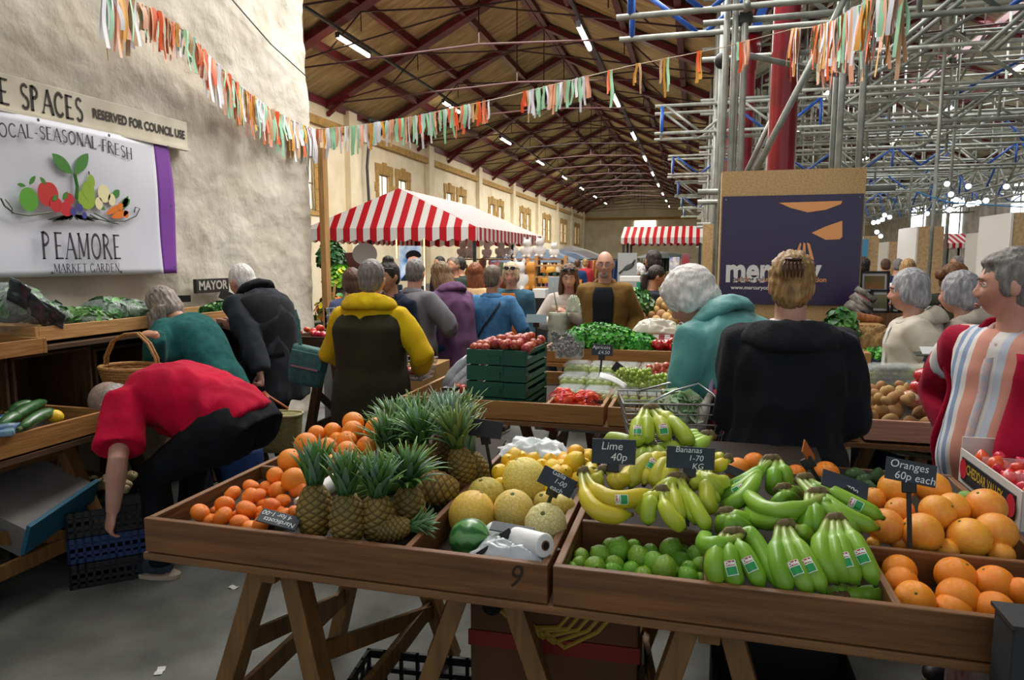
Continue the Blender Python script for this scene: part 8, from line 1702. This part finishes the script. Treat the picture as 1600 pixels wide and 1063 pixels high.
SS = stripes3('striped_shirt'); x20 = at_(1600, 2.78); CJ = fabric('crimson_jacket', '#a80f34', '#930c2c', 6)
c = person('m', 'grey-haired person in crimson jacket over pastel striped shirt at the right edge', x20, 2.78, 126, 1.635, 1.15, .07, (0, -.02, .05, .12), (3, -50), rh=atY(1494, 690, 2.92), rpole=(-.2, 1, 0), lh=(x20+.28, 2.62, .95), skin=SK3, pants=NAVY, top=dict(m=SS, g=.030, hem=-.085, amp=.010, sleeve=.12), hair=('wave', hairm('iron_grey', '#8a8682', '#625d59')), vox=.0055, face=True, curl=(.4, .7), handn=(None, (.3, -.5, 0)), handd=(None, (-.1, -.05, -1)), brow='#6c6058')
tp = c['tp']; q = MB(); R = []
for i in range(24): t_ = -.09+.355*i/23; g_ = .055+.01*math.sin(t_*30); R.append([tp(t_, a_, g_) for a_ in [PI*.63+(PI*1.47)*j/30 for j in range(31)]])
q.rings(R, closed=False, cap=False); o = q.build('open_jacket', CJ, c['root'], smooth=True, solid=.012); wrinkle(o, .008, 8, (1, 1, .5), 5)
for s, k in ((-1, 'l'), (1, 'r')):
    a0, e, w = c['sh'][k], c['el'][k], c['wr'][k]; q = MB(); q.tube([a0-Vector((s*.05, 0, 0)), a0, a0.lerp(e, .5), e, e.lerp(w, .5), e.lerp(w, .92)], [.07, .088, .080, .067, .057, .050], 16); o = q.build('jacket_sleeve', CJ, c['root']); remesh(o, .012, 4); wrinkle(o, .008, 8, (1, 1, .5), 7)
collar(c, CJ, .05, .085, 'jacket_collar', .42); collar(c, mat('shirt_collar', '#a86a5c', .8, '#c9c0bc', 40), .035, .066, 'shirt_collar', .22)
q = MB(); q.grid(lambda u, v: tp(-.08+.36*v, PI*.5+(u-.5)*.10, .036+c['b']*0), 2, 20); q.build('button_placket', mat('placket', '#c9a59a', .8, '#9aa4b4', 60), c['root'], smooth=True, solid=.003)
bag('blue fabric bag on the floor behind the bending person', atY(380, 760, 3.35), .22, .16, .24, mat('blue_bag', '#1c3f7a', .7, '#15305e', 8), .2, .9, 'fabric_bag')
for i, (px, py) in enumerate(((365, 919), (388, 931), (250, 1050), (545, 930))):
    q = MB(); q.grid(lambda u, v: Vector(((u-.5)*.05, (v-.5)*.03, .004+.004*math.sin(u*7))), 5, 3); o = q.build('paper_scrap', mat('scrap', '#c9c9c4', .8), loc=atz(px, py, 0), rot=(0, 0, i)); tag(o, ('white paper scrap on floor nearest the shoe', 'white paper scrap on the floor beside the left trestle leg', 'pale scrap on floor at the bottom edge of the photo', 'pale scrap on floor between the trestles')[i], 'scrap')
# far figures 
def far(label, px, Y, rz, H, topc, hs_, hm, **k):
    person('p', label, at_(px, Y), Y, rz, H, k.get('b', 1.05), 0, skin=SK2, pants=DARKT, top=dict(m=fabric('far_'+topc[1:], topc), g=.035, hem=-.1), hair=(hs_, hm), vox=.016)
far('person in pink top with dark curly hair far back at right', 1350, 11.0, 10, 1.62, '#b0567a', 'puff', HDK); far('person in bright red top beside the purple board', 1324, 11.5, 30, 1.58, '#c01020', 'short', HGB)
far('person in dark navy suit far back at right', 1386, 13, 5, 1.62, '#1a2238', 'short', HB); far('grey-haired person in navy jacket far back at right', 1404, 12, -10, 1.62, '#1c2840', 'short', HG, b=1.3)
far('person with glasses in dark green behind the canopy leg', 711, 9.0, 170, 1.64, '#2c3a2e', 'short', HGB); far('dark-haired person beside the canopy leg', 691, 10.5, 150, 1.66, '#22262c', 'short', HDK); far('dark-haired person right of the bearded shopper', 724, 9.8, 100, 1.64, '#23302c', 'short', HDK)
far('auburn-haired child below the lit poster', 648, 7.5, 20, 1.42, '#3a2c2c', 'short', HA); far('person in grey-lilac top left of the yellow hood', 549, 5.8, 30, 1.50, '#5c6488', 'bob', HB)
for i, (px, Y, H, c_, hs_, hm, lb) in enumerate(((902, 17, 1.6, '#23406a', 'short', HB, 'far person in blue under the parasols'), (915, 20, 1.62, '#b0343c', 'bob', HBL, 'far person in red below the right parasol'), (923, 24, 1.66, '#2a2c30', 'short', HDK, 'far person in black beyond the brown jacket'), (868, 21, 1.64, '#c9b8a4', 'bob', HB, 'far person in cream by the pots'), (818, 15, 1.6, '#6a4a6c', 'short', HG, 'far person in mauve by the toy stall'), (978, 24, 1.66, '#4a5a6a', 'short', HDK, 'far person in slate near the striped canopy'), (1500, 12.5, 1.66, '#8a4a5c', 'short', HG, 'far grey-haired person below the small striped canopy'), (757, 16, 1.64, '#3a3c44', 'short', HG, 'far grey-haired person behind the toy stall'), (1420, 9.5, 1.60, '#d0d0d0', 'bob', HBL, 'far person in white behind the grey-haired woman'))):
    far(lb, px, Y, 20*i, H, c_, hs_, hm)
# remove the fruit patterns the copies were taken from
for o in [o for o in bpy.data.objects if o.parent is None and o.location.z < -40]:
    for c in list(o.children): bpy.data.objects.remove(c)
    bpy.data.objects.remove(o)
bpy.data.scenes.remove(TMP)
